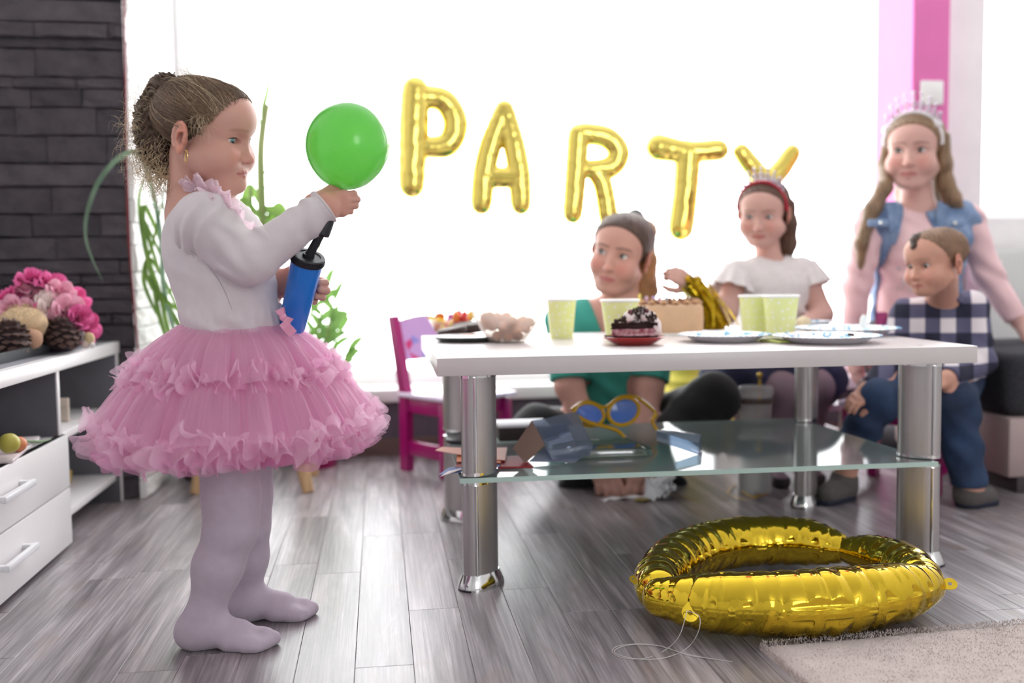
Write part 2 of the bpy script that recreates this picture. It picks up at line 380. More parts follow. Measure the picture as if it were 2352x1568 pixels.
# red thread hanging on the stone
th = MB(); p0 = at(284, -60, PY-0.03); p1 = at(296, 560, PY-0.03); p2 = at(322, 850, PY-0.03)
th.tube(spline([p0, at(288, 200, PY-0.03), at(291, 380, PY-0.03), p1, p2], 6), 0.0022, 6)
tag(obj('red_thread', th, mat('red_thread', '8a3038', 0.8), loc=p0, world=True), 'thin dull red thread hanging down the dark stone pillar near its edge', 'thread')
# pink column
c0 = at(2097, 150, 3.27)[0]; c1 = at(2182, 150, 3.27)[0]
M_pink = mat('magenta_wall_paint', 'e478b6', 0.6, var=0.03)
structure('pink_column', MB().box(((c0+c1)/2, 3.27+0.13, ZC/2), (c1-c0, 0.26, ZC), bev=0.004, seg=1), M_pink)
sw = at(2140, 213, 3.262); t = thing('wall_switch', 'white square switch plate with rounded corners on the pink column', 'switch', sw)
obj('plate', MB().box((0, 0, 0), (0.083, 0.014, 0.083), bev=0.006, seg=3), mat('white_plastic', 'f0f0ee', 0.35), t)
obj('rocker', MB().box((0, -0.007, 0), (0.058, 0.008, 0.058), bev=0.003), mat('white_plastic', 'f0f0ee', 0.35), t)
# ================================================================== furniture
M_lam = mat('white_laminate', 'eceaea', 0.28, var=0.015)
M_lam2 = mat('grey_white_table_laminate', 'd2cccb', 0.3, var=0.015)
M_alu = mat('brushed_aluminium', 'bdb9b8', 0.34, metal=0.85, var=0.06, vscale=6, stretch=(60, 60, 0.6))
M_chrome = mat('chrome', 'd8d8d8', 0.08, metal=1.0)
M_black = mat('black_plastic', '1c1c1f', 0.4)
M_gedge = mat('green_glass_edge', 'b9d2c8', 0.2)
M_gtop = film('shelf_glass', 'd9e6e2', 0.08, 0.05, alpha=0.34, col='c9d4d4')
TZ = 0.46
tx0, tx1, ty0, ty1 = 0.107, 1.214, 1.890, 2.59
tb = thing('coffee_table', 'white topped coffee table with round aluminium legs and a glass shelf', 'table', ((tx0+tx1)/2, (ty0+ty1)/2, 0))
obj('tabletop', MB().box(((tx0+tx1)/2, (ty0+ty1)/2, TZ-0.0175), (tx1-tx0, ty1-ty0, 0.035), bev=0.0016, seg=2), M_lam2, tb, world=True)
def leg_prof(a, b, n=28):
    """oval leg section"""
    return [(a*math.copysign(abs(math.cos(2*PI*k/n))**0.9, math.cos(2*PI*k/n)), b*math.copysign(abs(math.sin(2*PI*k/n))**0.9, math.sin(2*PI*k/n))) for k in range(n)]
for (x, y, rz) in ((0.190, 1.942, R(45)), (0.190, 2.475, R(-45)), (1.108, 2.475, R(45)), (1.118, 1.942, R(-45))):
    M4 = Matrix.Translation((x, y, 0)) @ Matrix.Rotation(rz, 4, 'Z')
    leg = obj('leg', MB().prism(leg_prof(0.043, 0.026), 0.232, TZ-0.037, M4), M_alu, tb, world=True)
    obj('lower_tube', MB().prism(leg_prof(0.043, 0.026), 0.02, 0.212, M4), M_alu, leg, world=True, smooth=40)
    m = MB()
    for (k, r0, z) in ((0, 1.28, 0.004), (1, 1.20, 0.018), (2, 1.03, 0.030)):
        pass
    rings = [[(M4@Vector((px*s, py*s*(1+0.25*(s-1)), z)))[:] for px, py in leg_prof(0.043, 0.026)] for s, z in ((1.30, 0.0), (1.30, 0.005), (1.2, 0.016), (1.04, 0.03))]
    m.grid(np.array(rings), closev=True); m.add(rings[-1], [tuple(range(28))]); m.add(rings[0], [tuple(range(27, -1, -1))])
    obj('chrome_foot', m, [M_chrome], leg, world=True, label='chrome foot ring')
    obj('rubber_rim', MB().prism([(p*1.31, q*1.36) for p, q in leg_prof(0.043, 0.026)], 0.0, 0.004, M4), M_black, leg, world=True)
    for z in (0.229, 0.211, TZ-0.039): obj('collar', MB().prism([(p*1.03, q*1.03) for p, q in leg_prof(0.043, 0.026)], z-0.003, z+0.003, M4), M_chrome, leg, world=True)
    gx = M4@Vector((-0.034, -0.0195, 0)) if rz > 0 else M4@Vector((0.034, -0.0195, 0))
    obj('trim_strip', MB().cyl((gx.x, gx.y, 0.234), (gx.x, gx.y, TZ-0.04), 0.0032, n=10).cyl((gx.x, gx.y, 0.03), (gx.x, gx.y, 0.208), 0.0032, n=10), M_chrome, leg, world=True, kind='stuff')
    obj('stud', MB().cyl((M4@Vector((0.0, 0, 0)))[:], (M4@Vector((0, 0, 0.46)))[:], 0.006), M_black, leg, world=True)
# glass shelf with the tabletop's reflected grey put into its colour, and green edges
sp = [(0.148, 1.905), (1.131, 1.889), (1.10, 2.52), (0.160, 2.52)]
M_i = Matrix.Identity(4)
gs = MB(); gs.prism(sp, 0.214, 0.224, M_i); gs.m = [0, 0, 1, 1, 1, 1]
obj('glass_shelf', gs, [M_gtop, M_gedge], tb, world=True, smooth=0, label='clear glass shelf with green edges')
# ------------------------------------------------------------------ sideboard along the left wall
sx0, sx1, sy0, sy1 = XL+0.012, -0.718, 0.95, 2.868
sb = thing('sideboard', 'low white sideboard with open dark shelves and two drawers', 'sideboard', ((sx0+sx1)/2, (sy0+sy1)/2, 0))
ydr = 2.395
def sbox(name, x0, x1, y0, y1, z0, z1, m=M_lam, par=sb, bev=0.002, **k):
    return obj(name, MB().box(((x0+x1)/2, (y0+y1)/2, (z0+z1)/2), (x1-x0, y1-y0, z1-z0), bev=bev), m, par, world=True, **k)
M_dark = mat('dark_back_board', '66676d', 0.6, var=0.1); M_gtop2 = mat('grey_shelf_top', 'c2c1c5', 0.35, var=0.04)
sbox('top_board', sx0, sx1+0.004, sy0, sy1, 0.413, 0.445)
sbox('painted_top_reflection', sx0+0.01, sx1-0.014, sy0+0.01, sy1-0.02, 0.4449, 0.4458, mat('grey_reflection_tone', '9d9da3', 0.3), bev=0.0002, label='grey reflection tone painted over the white top')  # reflection of the dark wall, put in as a thin grey sheet
sbox('end_panel', sx0, sx1, sy1-0.022, sy1-0.002, 0, 0.413)
sbox('end_panel', sx0, sx1, sy0+0.002, sy0+0.022, 0, 0.413)
sbox('divider', sx0+0.01, sx1-0.01, ydr-0.03, ydr-0.012, 0.262, 0.413)
sbox('back_board', sx0, sx0+0.008, sy0+0.022, sy1-0.022, 0.04, 0.413, M_dark, label='dark grey back board')
sbox('inner_panel', sx0+0.008, sx1-0.003, sy1-0.026, sy1-0.0215, 0.0, 0.413, M_dark, bev=0.0005)
sbox('inner_panel', sx0+0.012, sx1-0.013, ydr-0.034, ydr-0.0295, 0.262, 0.413, M_dark, bev=0.0005)
sbox('middle_shelf', sx0+0.008, sx1-0.012, ydr, sy1-0.027, 0.247, 0.265)
sbox('bottom_shelf', sx0+0.008, sx1-0.012, ydr, sy1-0.027, 0.062, 0.080)
# drawer block with a grey top
db = sbox('drawer_case', sx0+0.008, sx1-0.024, sy0+0.03, ydr, 0.03, 0.25)
sbox('case_top', sx0+0.008, sx1-0.002, sy0+0.03, ydr, 0.2505, 0.262, M_gtop2)
for (ya, yb) in ((1.71, ydr), (1.0, 1.706)):
    for (za, zb) in ((0.008, 0.137), (0.141, 0.262)):
        d = sbox('drawer', sx1-0.022, sx1, ya+0.002, yb, za, zb)
        yc = (ya+yb)/2-0.05 if yb == ydr else (ya+yb)/2; zc = (za+zb)/2+0.012
        h = MB(); h.box((sx1+0.024, yc, zc), (0.012, 0.17, 0.014), bev=0.004); h.box((sx1+0.010, yc-0.076, zc), (0.024, 0.012, 0.011), bev=0.002); h.box((sx1+0.010, yc+0.076, zc), (0.024, 0.012, 0.011), bev=0.002)
        obj('handle', h, mat('white_handle', 'e6e8ea', 0.3), d, world=True)
# ------------------------------------------------------------------ children's magenta chairs
M_mag = mat('magenta_lacquer', 'a3106b', 0.3, coat=0.3, var=0.05)
M_lil = mat('lilac_print', 'c4a0d6', 0.35)
def chair_print():
    m = bpy.data.materials.new('lilac_chair_print'); m.use_nodes = True; nt = m.node_tree; N = nt.nodes; L = nt.links; b = N['Principled BSDF']
    tc = N.new('ShaderNodeTexCoord'); v = N.new('ShaderNodeTexVoronoi'); v.inputs['Scale'].default_value = 24; L.new(tc.outputs['Object'], v.inputs['Vector'])
    cr = N.new('ShaderNodeValToRGB'); cr.color_ramp.interpolation = 'CONSTANT'; e = cr.color_ramp.elements; e[0].color = rgb('c9a2d8'); e[0].position = 0; e[1].position = 0.55; e[1].color = rgb('d0307a')
    for p, c in ((0.66, 'c9a2d8'), (0.78, 'f0d770'), (0.88, '8f8fd8')):
        q = cr.color_ramp.elements.new(p); q.color = rgb(c)
    sx = N.new('ShaderNodeSeparateColor'); L.new(v.outputs['Color'], sx.inputs[0]); L.new(sx.outputs[0], cr.inputs[0]); L.new(cr.outputs[0], b.inputs['Base Color']); b.inputs['Roughness'].default_value = 0.35
    return m
M_print = chair_print()
def kid_chair(label, loc, rz):
    t = thing('kids_chair', label, 'chair', loc, rz, 'magenta wooden childrens chairs')
    W, D, S, B = 0.270, 0.235, 0.245, 0.485     # front is -Y
    for sx in (-1, 1):
        x = sx*(W/2-0.016)
        obj('leg', MB().box((x, -D/2+0.018, S/2-0.008), (0.030, 0.036, S-0.016), bev=0.004), M_mag, t)
        pr = MB(); P = [(D/2-0.034, 0), (D/2+0.004, 0), (D/2+0.004, S), (D/2+0.056, B), (D/2+0.030, B+0.004), (D/2-0.034, S)]
        M4 = Matrix(((0, 0, 1, 0), (1, 0, 0, 0), (0, 1, 0, 0), (0, 0, 0, 1)))
        pr.prism(P, x-0.013, x+0.013, M4); obj('back_post', pr, M_mag, t, smooth=0)
        obj('side_rail', MB().box((x, 0, 0.075), (0.018, D-0.05, 0.045), bev=0.003), M_mag, t)
        obj('side_rail', MB().box((x, 0, S-0.035), (0.018, D-0.05, 0.045), bev=0.003), M_mag, t)
    obj('front_rail', MB().box((0, -D/2+0.018, S-0.035), (W-0.05, 0.018, 0.045), bev=0.003), M_mag, t)
    obj('seat', MB().box((0, -0.01, S-0.003), (W+0.01, D+0.02, 0.016), bev=0.006), mat('pale_lilac_seat', 'e6d6ee', 0.25, coat=0.3), t, label='pale lilac seat board')
    P = [(-W/2+0.028, 0.0)]+[(-W/2+0.028+(W-0.056)*k/10, 0.125+0.018*math.sin(PI*k/10)) for k in range(11)]+[(W/2-0.028, 0.0)]
    sl = MB(); M4 = Matrix.Translation((0, D/2+0.026, 0.345)) @ Matrix.Rotation(R(-11.5), 4, 'X') @ Matrix(((1, 0, 0, 0), (0, 0, 1, 0), (0, 1, 0, 0), (0, 0, 0, 1)))
    sl.prism(P[::-1], -0.007, 0.007, M4); obj('backrest', sl, M_print, t, smooth=0, label='lilac backrest with a coloured print')
    return t
pa, pb = onz(938, 1080), onz(1020, 1100)
ch1 = kid_chair('magenta child chair with lilac seat beside the left end of the white table', (0.233, 3.128, 0), R(34.5))
ch2 = kid_chair('magenta child chair the boy in checked shirt sits on', (1.475, 2.645, 0), R(-47))
# ------------------------------------------------------------------ radiator below the right window
rx0, rx1 = at(2238, 700, 3.33)[0], 2.98
rd = thing('radiator', 'white panel radiator with fine vertical ribs under the right window', 'radiator', ((rx0+rx1)/2, 3.34, 0.22))
z0, z1 = 0.235, 0.690
nr = 48; P = []
for z in (z0, z0+0.012, z0+0.02, z1-0.02, z1-0.012, z1):
    row = []
    for k in range(nr*4+1):
        x = rx0+(rx1-rx0)*k/(nr*4); ed = z in (z0, z1); dd = 0.0 if ed else (0.006 if (k % 4) in (1, 2) and 0.015 < min(z-z0, z1-z) < 0.3 else 0.001)
        row.append((x, 3.30-dd, z))
    P.append(row)
M_rad = mat('white_radiator_enamel', 'e9ebe8', 0.35)
rp = MB(); rp.grid(np.array(P)); rp.box(((rx0+rx1)/2, 3.345, (z0+z1)/2), (rx1-rx0, 0.082, z1-z0-0.004))
obj('front_panel', rp, M_rad, rd, world=True, smooth=30)
gr = MB()
for k in range(30): gr.box((rx0+0.02+(rx1-rx0-0.04)*k/29, 3.345, z1+0.004), (0.006, 0.075, 0.008))
obj('top_grille', gr, M_rad, rd, world=True, smooth=0, kind='stuff')
pp = MB(); pp.tube(spline([(rx0+0.05, 3.345, z0+0.01), (rx0+0.05, 3.345, 0.12), (rx0+0.05, 3.345, 0.0)], 3), 0.010, 10); obj('pipe', pp, M_rad, rd, world=True)
pp = MB(); pp.tube([(rx0+0.10, 3.345, z0+0.01), (rx0+0.10, 3.345, 0.0)], 0.010, 10); obj('pipe', pp, M_rad, rd, world=True)
obj('valve', MB().cyl((rx0+0.05, 3.345, 0.16), (rx0+0.05, 3.345, 0.20), 0.018).cyl((rx0+0.05, 3.30, 0.18), (rx0+0.05, 3.345, 0.18), 0.014), mat('white_plastic', 'f0f0ee', 0.35), rd, world=True)
# ------------------------------------------------------------------ sofa at the right edge
s0 = onz(2314, 1135); sxx = float(s0[0]); syy = float(s0[1])
so = thing('sofa', 'sofa with dark charcoal seat cushion and taupe base at the right edge', 'sofa', (sxx+0.45, syy+0.35, 0))
M_char = mat('charcoal_tweed', '35353a', 0.95, var=0.35, vscale=90, bump=0.4, bscale=300, stretch=(1, 1, 5)); M_taupe = mat('taupe_leatherette', 'b5a29e', 0.5, var=0.05, bump=0.1, bscale=120)
zt = lambda py: CAMH-(py-612)*np.dot(np.array([sxx, syy, 0])-CO, CW)/F
zb1, zb2, zb3 = 0.045, 0.213, 0.385
obj('seat_cushion', MB().box((sxx+0.45, syy+0.29, (zb2+zb3)/2), (0.92, 0.60, zb3-zb2), bev=0.035, seg=4), M_char, so, world=True)
obj('base', MB().box((sxx+0.455, syy+0.29, (zb1+zb2)/2), (0.925, 0.605, zb2-zb1-0.002), bev=0.012), M_taupe, so, world=True)
obj('plinth', MB().box((sxx+0.475, syy+0.29, zb1/2), (0.88, 0.56, zb1), bev=0.003), mat('dark_plinth', '4d4446', 0.5), so, world=True)
obj('backrest', MB().box((sxx+0.45, syy+0.74, 0.53), (0.90, 0.16, 0.30), bev=0.04, seg=4), M_char, so, world=True) if False else None
# ------------------------------------------------------------------ wooden stool behind the tutu
ws = onz(580, 1128); st = thing('stool', 'round stool on splayed light wood legs behind the pink tutu', 'stool', (ws[0], ws[1]+0.12, 0))
M_beech = mat('light_beech', 'c9a77c', 0.45, var=0.14, vscale=10, stretch=(6, 6, 0.8))
pl, pr_ = onz(450, 1133), onz(708, 1130)
ctr = (pl+pr_)/2+np.array([0, 0.12, 0])
for k, p in enumerate((pl, pr_, 2*ctr-pr_, 2*ctr-pl)):
    top = ctr+(p-ctr)*0.62; top[2] = 0.30
    obj('leg', MB().tube([p, p*0.9+top*0.1, top], [0.0165, 0.018, 0.022], 14), M_beech, st, world=True)
obj('seat', MB().lathe([(0.001, 0.298), (0.125, 0.298), (0.135, 0.306), (0.135, 0.335), (0.125, 0.344), (0.001, 0.346)], (ctr[0], ctr[1], 0), 40), mat('cream_seat', 'e9e2d6', 0.6), st, world=True)
# ------------------------------------------------------------------ rug
ra, rb = onz(1745, 1492), onz(2352, 1440)
ex = (rb-ra)/np.linalg.norm(rb-ra); ey = np.array([ex[1], -ex[0], 0])   # ey towards the camera
rc = onz(1835, 1568); d2 = rc-ra; d2 = d2/np.linalg.norm(d2)
rug = thing('rug', 'light taupe short pile rug lying on the floor at the bottom right', 'rug', ra)
M_rug = mat('taupe_pile', 'd3c6c0', 0.95, var=0.07, vscale=25, bump=0.3, bscale=500)
nx, ny = 90, 60; P = np.zeros((nx, ny, 3))
for i in range(nx):
    for j in range(ny):
        p = ra+ex*(1.3*i/(nx-1))+d2*(0.85*j/(ny-1)); e = min(i, j, nx-1-i, ny-1-j)/2.0
        p = p+np.array([0, 0, 0.015*min(1, e)**0.5+random.uniform(-0.0008, 0.0008)]); P[i, j] = p
obj('backing', MB().grid(P), M_rug, rug, world=True)
# pile: short tufts, denser at the visible edge
tf = MB()
def tuft(p, h):
    a = random.random()*6.28; dx = np.array([math.cos(a), math.sin(a), 0])*0.0009; tip = p+np.array([random.uniform(-1, 1)*0.003, random.uniform(-1, 1)*0.003, h])
    tf.add([p-dx, p+dx, tip], [(0, 1, 2)])
for k in range(26000):
    u = random.random()**0.8*1.1; v = random.random()*0.30
    tuft(ra+ex*u+d2*v+np.array([0, 0, 0.0142]), random.uniform(0.0022, 0.0042))
for k in range(3500):
    u = random.random()*1.1; tuft(ra+ex*u+d2*random.uniform(-0.002, 0.006)+np.array([0, 0, random.uniform(0.0, 0.014)]), random.uniform(0.002, 0.006))
for k in range(1200):
    v = random.random()*0.3; tuft(ra+ex*random.uniform(-0.002, 0.004)+d2*v+np.array([0, 0, random.uniform(0, 0.013)]), random.uniform(0.002, 0.006))
obj('pile', tf, M_rug, rug, world=True, smooth=0, kind='stuff')
# ================================================================== things on the table
T = lambda x, y: onz(x, y, TZ)
PXM = lambda p: np.dot(np.array(p)-CO, CW)/F            # metres per pixel at p
def rough_blob(mb, c, r, seed=0, amp=0.15, nu=14, nv=9, rot=None, fr=3.0, mi=0):
    n0 = len(mb.v); mb.ell((0, 0, 0), (1, 1, 1), nu, nv, mi=mi)
    V = np.array(mb.v[n0:]); d = 1+amp*noise1(V[:, 0]*fr+V[:, 1]*fr*0.7, seed)*0.6+amp*noise1(V[:, 2]*fr-V[:, 0]*fr*0.5, seed+3)*0.6
    V = V*d[:, None]*np.array([r, r, r] if np.isscalar(r) else r)
    if rot is not None: V = V@np.array(rot).T
    mb.v[n0:] = [tuple(p) for p in V+np.array(c, float)]; return mb
# snack bowl
b = T(1165, 785); M_bowl = film('frosted_bowl_plastic', 'f6f3f0', 0.02, 0.25, alpha=0.28, col='f4efec')
bw = thing('snack_bowl', 'translucent white plastic bowl of pale snack puffs near the table left end', 'bowl', b)
obj('bowl', MB().lathe([(0.001, 0.0), (0.041, 0.0), (0.044, 0.004), (0.062, 0.030), (0.077, 0.060), (0.083, 0.092), (0.085, 0.094), (0.0845, 0.090), (0.0785, 0.060), (0.060, 0.028), (0.042, 0.006), (0.001, 0.005)], b, 56), M_bowl, bw, world=True)
M_puff = mat('snack_puff', 'd99a66', 0.8, var=0.12, vscale=40, bump=0.4, bscale=150, objrand=0.15)
random.seed(3); k = 0
for ring, n, z in ((0.0, 1, 0.013), (0.027, 6, 0.014), (0.0, 1, 0.030), (0.026, 6, 0.029), (0.046, 9, 0.031), (0.012, 3, 0.043), (0.034, 7, 0.044), (0.0, 1, 0.055), (0.055, 6, 0.046)):
    for i in range(n):
        a = 2*PI*i/n+ring*50+z*90; lift = 0.014*max(0, -math.cos(a-0.4)) if z > 0.025 else 0
        mb = rough_blob(MB(), (0, 0, 0), (0.0125, 0.0105, 0.0115), k, 0.2, 12, 8); k += 1
        p = b+np.array([ring*math.cos(a), ring*math.sin(a), z+lift])
        o = obj('snack_puff', mb, M_puff, None, loc=p); o.rotation_euler = (random.random()*6, random.random()*6, random.random()*6)
        tag(o, 'small pale orange snack puff heaped in the translucent bowl', 'snack', 'snack puffs in the bowl')
# polka dot paper cups
def dots_mat():
    m = bpy.data.materials.new('lime_dotted_paper'); m.use_nodes = True; nt = m.node_tree; N = nt.nodes; L = nt.links; b = N['Principled BSDF']
    tc = N.new('ShaderNodeTexCoord'); v = N.new('ShaderNodeTexVoronoi'); v.inputs['Scale'].default_value = 1.0; v.inputs['Randomness'].default_value = 0.8
    mp = N.new('ShaderNodeMapping'); mp.inputs['Scale'].default_value = (13, 5, 1); L.new(tc.outputs['UV'], mp.inputs[0]); L.new(mp.outputs[0], v.inputs['Vector']); v.voronoi_dimensions = '2D'
    lt = N.new('ShaderNodeMath'); lt.operation = 'LESS_THAN'; lt.inputs[1].default_value = 0.17; L.new(v.outputs['Distance'], lt.inputs[0])
    mx = N.new('ShaderNodeMixRGB'); mx.inputs[1].default_value = rgb('e9efa4'); mx.inputs[2].default_value = rgb('f3f6e4'); L.new(lt.outputs[0], mx.inputs[0]); L.new(mx.outputs[0], b.inputs['Base Color'])
    b.inputs['Roughness'].default_value = 0.45; b.inputs['Subsurface Weight'].default_value = 0.0; return m
M_dots = dots_mat(); M_paper = mat('white_paper', 'f4f3f0', 0.55)
def cup(px, py, wpx, hpx, label, ratio=0.76):
    p = T(px, py); s = PXM(p); r = wpx*s/2; h = hpx*s
    t = thing('paper_cup', label, 'cup', p, group='lime dotted paper cups')
    n = 40; V = []; 
    prof = [(r*ratio, 0.002), (r, h-0.006)]; mb = MB(); mb.lathe([(r*ratio, 0.0)]+[(r*(ratio+(1-ratio)*k/6), h*k/6) for k in range(7)]+[(r-0.0012, h-0.001)]+[((r*(ratio+(1-ratio)*k/6))-0.0012, h*k/6+0.001) for k in range(5, -1, -1)], p, n)
    o = obj('cup_wall', mb, M_dots, t, world=True)
    uv = o.data.uv_layers.new(name='UVMap'); me = o.data
    for poly in me.polygons:
        us = []
        for li in poly.loop_indices:
            c = me.vertices[me.loops[li].vertex_index].co; us.append((math.atan2(c.y, c.x)/(2*PI)+0.5, c.z/h))
        mxu = max(u for u, _ in us); 
        for li, (u, v) in zip(poly.loop_indices, us): uv.data[li].uv = (u+1 if mxu-u > 0.5 else u, v)
    obj('rolled_rim', MB().tube([p+np.array([r*math.cos(a), r*math.sin(a), h]) for a in np.linspace(0, 2*PI, 40, endpoint=False)], 0.0032, 8, closed=True), M_paper, t, world=True)
    obj('base_disc', MB().lathe([(0.001, 0.003), (r*ratio-0.001, 0.003), (r*ratio-0.001, 0.005), (0.001, 0.005)], p, 30), M_paper, t, world=True)
cup(1290, 776, 68, 88, 'narrow lime green dotted paper cup beside the snack bowl')
cup(1424, 782, 86, 92, 'wide lime green dotted paper cup behind the cake slice', 0.72)
cup(1733, 768, 70, 88, 'lime green dotted paper cup half hidden behind its twin', 0.74)
cup(1793, 772, 80, 92, 'lime green dotted paper cup standing in front of its twin behind the plates', 0.74)
# dark plate with biscuits
p = T(1074, 783); t = thing('dark_plate', 'small plate with pale top and dark green underside holding chocolate biscuits', 'plate', p)
obj('plate', MB().lathe([(0.001, 0.004), (0.045, 0.004), (0.062, 0.006), (0.082, 0.0125), (0.083, 0.0115), (0.066, 0.0), (0.001, 0.0)], p, 48), mat('dark_green_stoneware', '3c443c', 0.35), t, world=True)
obj('glaze', MB().lathe([(0.001, 0.0050), (0.045, 0.0050), (0.062, 0.0070), (0.080, 0.0130), (0.081, 0.0128)], p, 48), mat('pale_glaze', 'd4cfd6', 0.25), t, world=True)
M_choc = mat('dark_chocolate_biscuit', '3a2622', 0.5, var=0.25, vscale=60, bump=0.4, bscale=200)
def biscuit(px, py, Yoff, w, h, d, tilt, label, m, rz=0.0, zoff=0.0):
    q = T(px, py); q = q+np.array([0, Yoff, zoff])
    mb = MB().lathe([(0.001, 0), (w*0.9, 0), (w, h*0.2), (w, h*0.75), (w*0.88, h), (0.001, h*1.02)], (0, 0, 0), 30, sy=d)
    o = obj('biscuit', mb, m, None, loc=q); o.rotation_euler = (tilt[0], tilt[1], rz); tag(o, label, 'biscuit', 'biscuits on the dark plate')
biscuit(1040, 776, 0.0, 0.038, 0.016, 0.8, (0.05, -0.18), 'chocolate biscuit leaning at the left of the dark plate', M_choc, zoff=0.010)
biscuit(1082, 772, 0.02, 0.046, 0.022, 0.8, (0.1, -0.08), 'larger chocolate biscuit at the back of the dark plate', M_choc, zoff=0.011)
biscuit(1082, 780, -0.012, 0.030, 0.007, 0.6, (0.0, -0.02), 'thin pinkish biscuit lying at the front of the dark plate', mat('pink_wafer', 'd8b3a8', 0.6), zoff=0.008)
# bowl of sweets at the back left corner
p = T(1036, 766); M_bowl2 = film('clear_sweet_bowl', 'fbf9f8', 0.03, 0.1, alpha=0.12, col='f6f2f2')
t = thing('sweet_bowl', 'clear plastic bowl of red, yellow and orange sweets at the table back corner', 'bowl', p)
obj('bowl', MB().lathe([(0.001, 0.0), (0.034, 0.0), (0.040, 0.006), (0.056, 0.036), (0.058, 0.036), (0.043, 0.006), (0.034, 0.002), (0.001, 0.002)], p, 40), M_bowl2, t, world=True)
sw_c = [('f2c63c', 'yellow'), ('d8352f', 'red'), ('ee7f2d', 'orange'), ('f5dc7a', 'pale yellow'), ('d8352f', 'red'), ('ee8a35', 'orange')]
random.seed(5)
for k in range(30):
    a = random.random()*6.28; lay = k//8; rr = (0.036+0.006*lay)*math.sqrt(random.random()); c, nm = sw_c[k % 6]
    o = obj('sweet', rough_blob(MB(), (0, 0, 0), (0.017, 0.012, 0.009), k, 0.12, 10, 7), mat('sweet_'+nm.replace(' ', '_'), c, 0.35, coat=0.2), None, loc=p+np.array([rr*math.cos(a), rr*math.sin(a), 0.010+0.012*lay])); o.rotation_euler = (random.random()*2, random.random()*2, random.random()*6)
    tag(o, nm+' sweet heaped in the clear plastic bowl', 'sweet', nm+' sweets in the bowl')
# red saucer with cake slice
p = T(1455, 791); s = PXM(p)
t = thing('red_saucer', 'red saucer on a narrow foot holding the chocolate cake slice', 'saucer', p); M_red = mat('red_ceramic', '9c1f22', 0.2, coat=0.4); 
obj('saucer', MB().lathe([(0.001, 0.004), (0.038, 0.004), (0.052, 0.010), (0.068, 0.019), (0.0695, 0.0185), (0.069, 0.017), (0.052, 0.006), (0.041, 0.001), (0.040, 0.0), (0.001, 0.0)], p, 52), M_red, t, world=True)
spn = MB(); q = p+np.array([-0.066, -0.012, 0.0205]); spn.tube([q, q+np.array([0.02, 0.006, -0.003]), q+np.array([0.05, 0.012, -0.006])], [0.003, 0.0022, 0.002], 8)
tag(obj('cake_fork', spn, mat('dark_steel', '4a4648', 0.3, metal=0.8), loc=q, world=True), 'dark fork handle tip resting on the red saucer rim', 'fork')
# slice: wedge with layers, tip to the left
c = p+np.array([0, 0, 0.0065]); t = thing('cake_slice', 'slice of chocolate cream cake with cherries on the red saucer', 'cake', c)
tri = [(-0.050, -0.012), (0.046, -0.026), (0.052, 0.0), (0.046, 0.030), (-0.046, -0.002)]
def layer(name, z0, z1, m, sc=1.0, amp=0.0018, lab=None):
    n = 14; ring = []
    for i in range(len(tri)):
        a, b2 = np.array(tri[i])*sc, np.array(tri[(i+1) % len(tri)])*sc
        for k in range(n): ring.append(a+(b2-a)*k/n)
    ring = np.array(ring); rows = []
    for k, z in enumerate(np.linspace(z0, z1, 4)):
        off = amp*np.random.default_rng(int(z*1e5)).normal(size=(len(ring), 2)); 
        rows.append(np.concatenate([ring+off, np.full((len(ring), 1), z)], 1))
    rows = np.array(rows)+c; mb = MB().grid(rows, closev=True); m_ = len(ring)
    mb.add(rows[-1], [tuple(range(m_))]); mb.add(rows[0], [tuple(range(m_-1, -1, -1))])
    obj(name, mb, m, t, world=True, label=lab)
t.scale = (1, 1, 1.2)
M_sp = mat('chocolate_sponge', '38201f', 0.9, var=0.35, vscale=160, bump=0.8, bscale=400); M_cr = mat('whipped_cream', 'e8d9d6', 0.6, bump=0.2, bscale=120); M_ch = mat('cherry_filling', '8f2440', 0.4, col2='dcb9bd', vscale=75)
layer('sponge', 0, 0.012, M_sp, lab='lower chocolate sponge layer'); layer('filling', 0.0115, 0.0245, M_ch, 0.97, 0.0022, 'cream and cherry filling'); layer('sponge', 0.024, 0.035, M_sp, lab='upper chocolate sponge layer')
cm = MB()
rough_blob(cm, c+np.array([0.046, 0.002, 0.022]), (0.016, 0.030, 0.024), 4, 0.12)
obj('cream_coat', cm, M_cr, t, world=True)
for k, (x, y, z, r) in enumerate(((-0.012, -0.010, 0.045, 0.014), (0.024, -0.008, 0.047, 0.017), (0.036, 0.008, 0.045, 0.016), (0.006, 0.0, 0.041, 0.014))):
    obj('cream_swirl', rough_blob(MB(), c+np.array([x, y, z]), (r, r, r*0.75), k, 0.14), M_cr, t, world=True)
M_cherry = mat('cherry', '5a1018', 0.15, coat=0.6)
for x, y, z in ((-0.011, -0.016, 0.054), (0.024, -0.018, 0.056), (0.012, 0.004, 0.052)): obj('cherry', MB().ell(c+np.array([x, y, z]), 0.0065, 14, 9), M_cherry, t, world=True)
fl_ = MB(); random.seed(11)
for k in range(330):
    x = random.uniform(-0.045, 0.045); y = random.uniform(-0.022, 0.018)*(0.3+0.7*(x+0.05)/0.1); z = 0.0365+0.027*math.exp(-((x-0.012)/0.035)**2)*random.random()**0.6
    fl_.box(c+np.array([x, y-0.009, z]), (random.uniform(0.003, 0.008), 0.0012, 0.0035), rot=rotm(random.random()*3, random.random()*3, random.random()*3))
obj('chocolate_flakes', fl_, M_choc, t, world=True, smooth=0, kind='stuff')
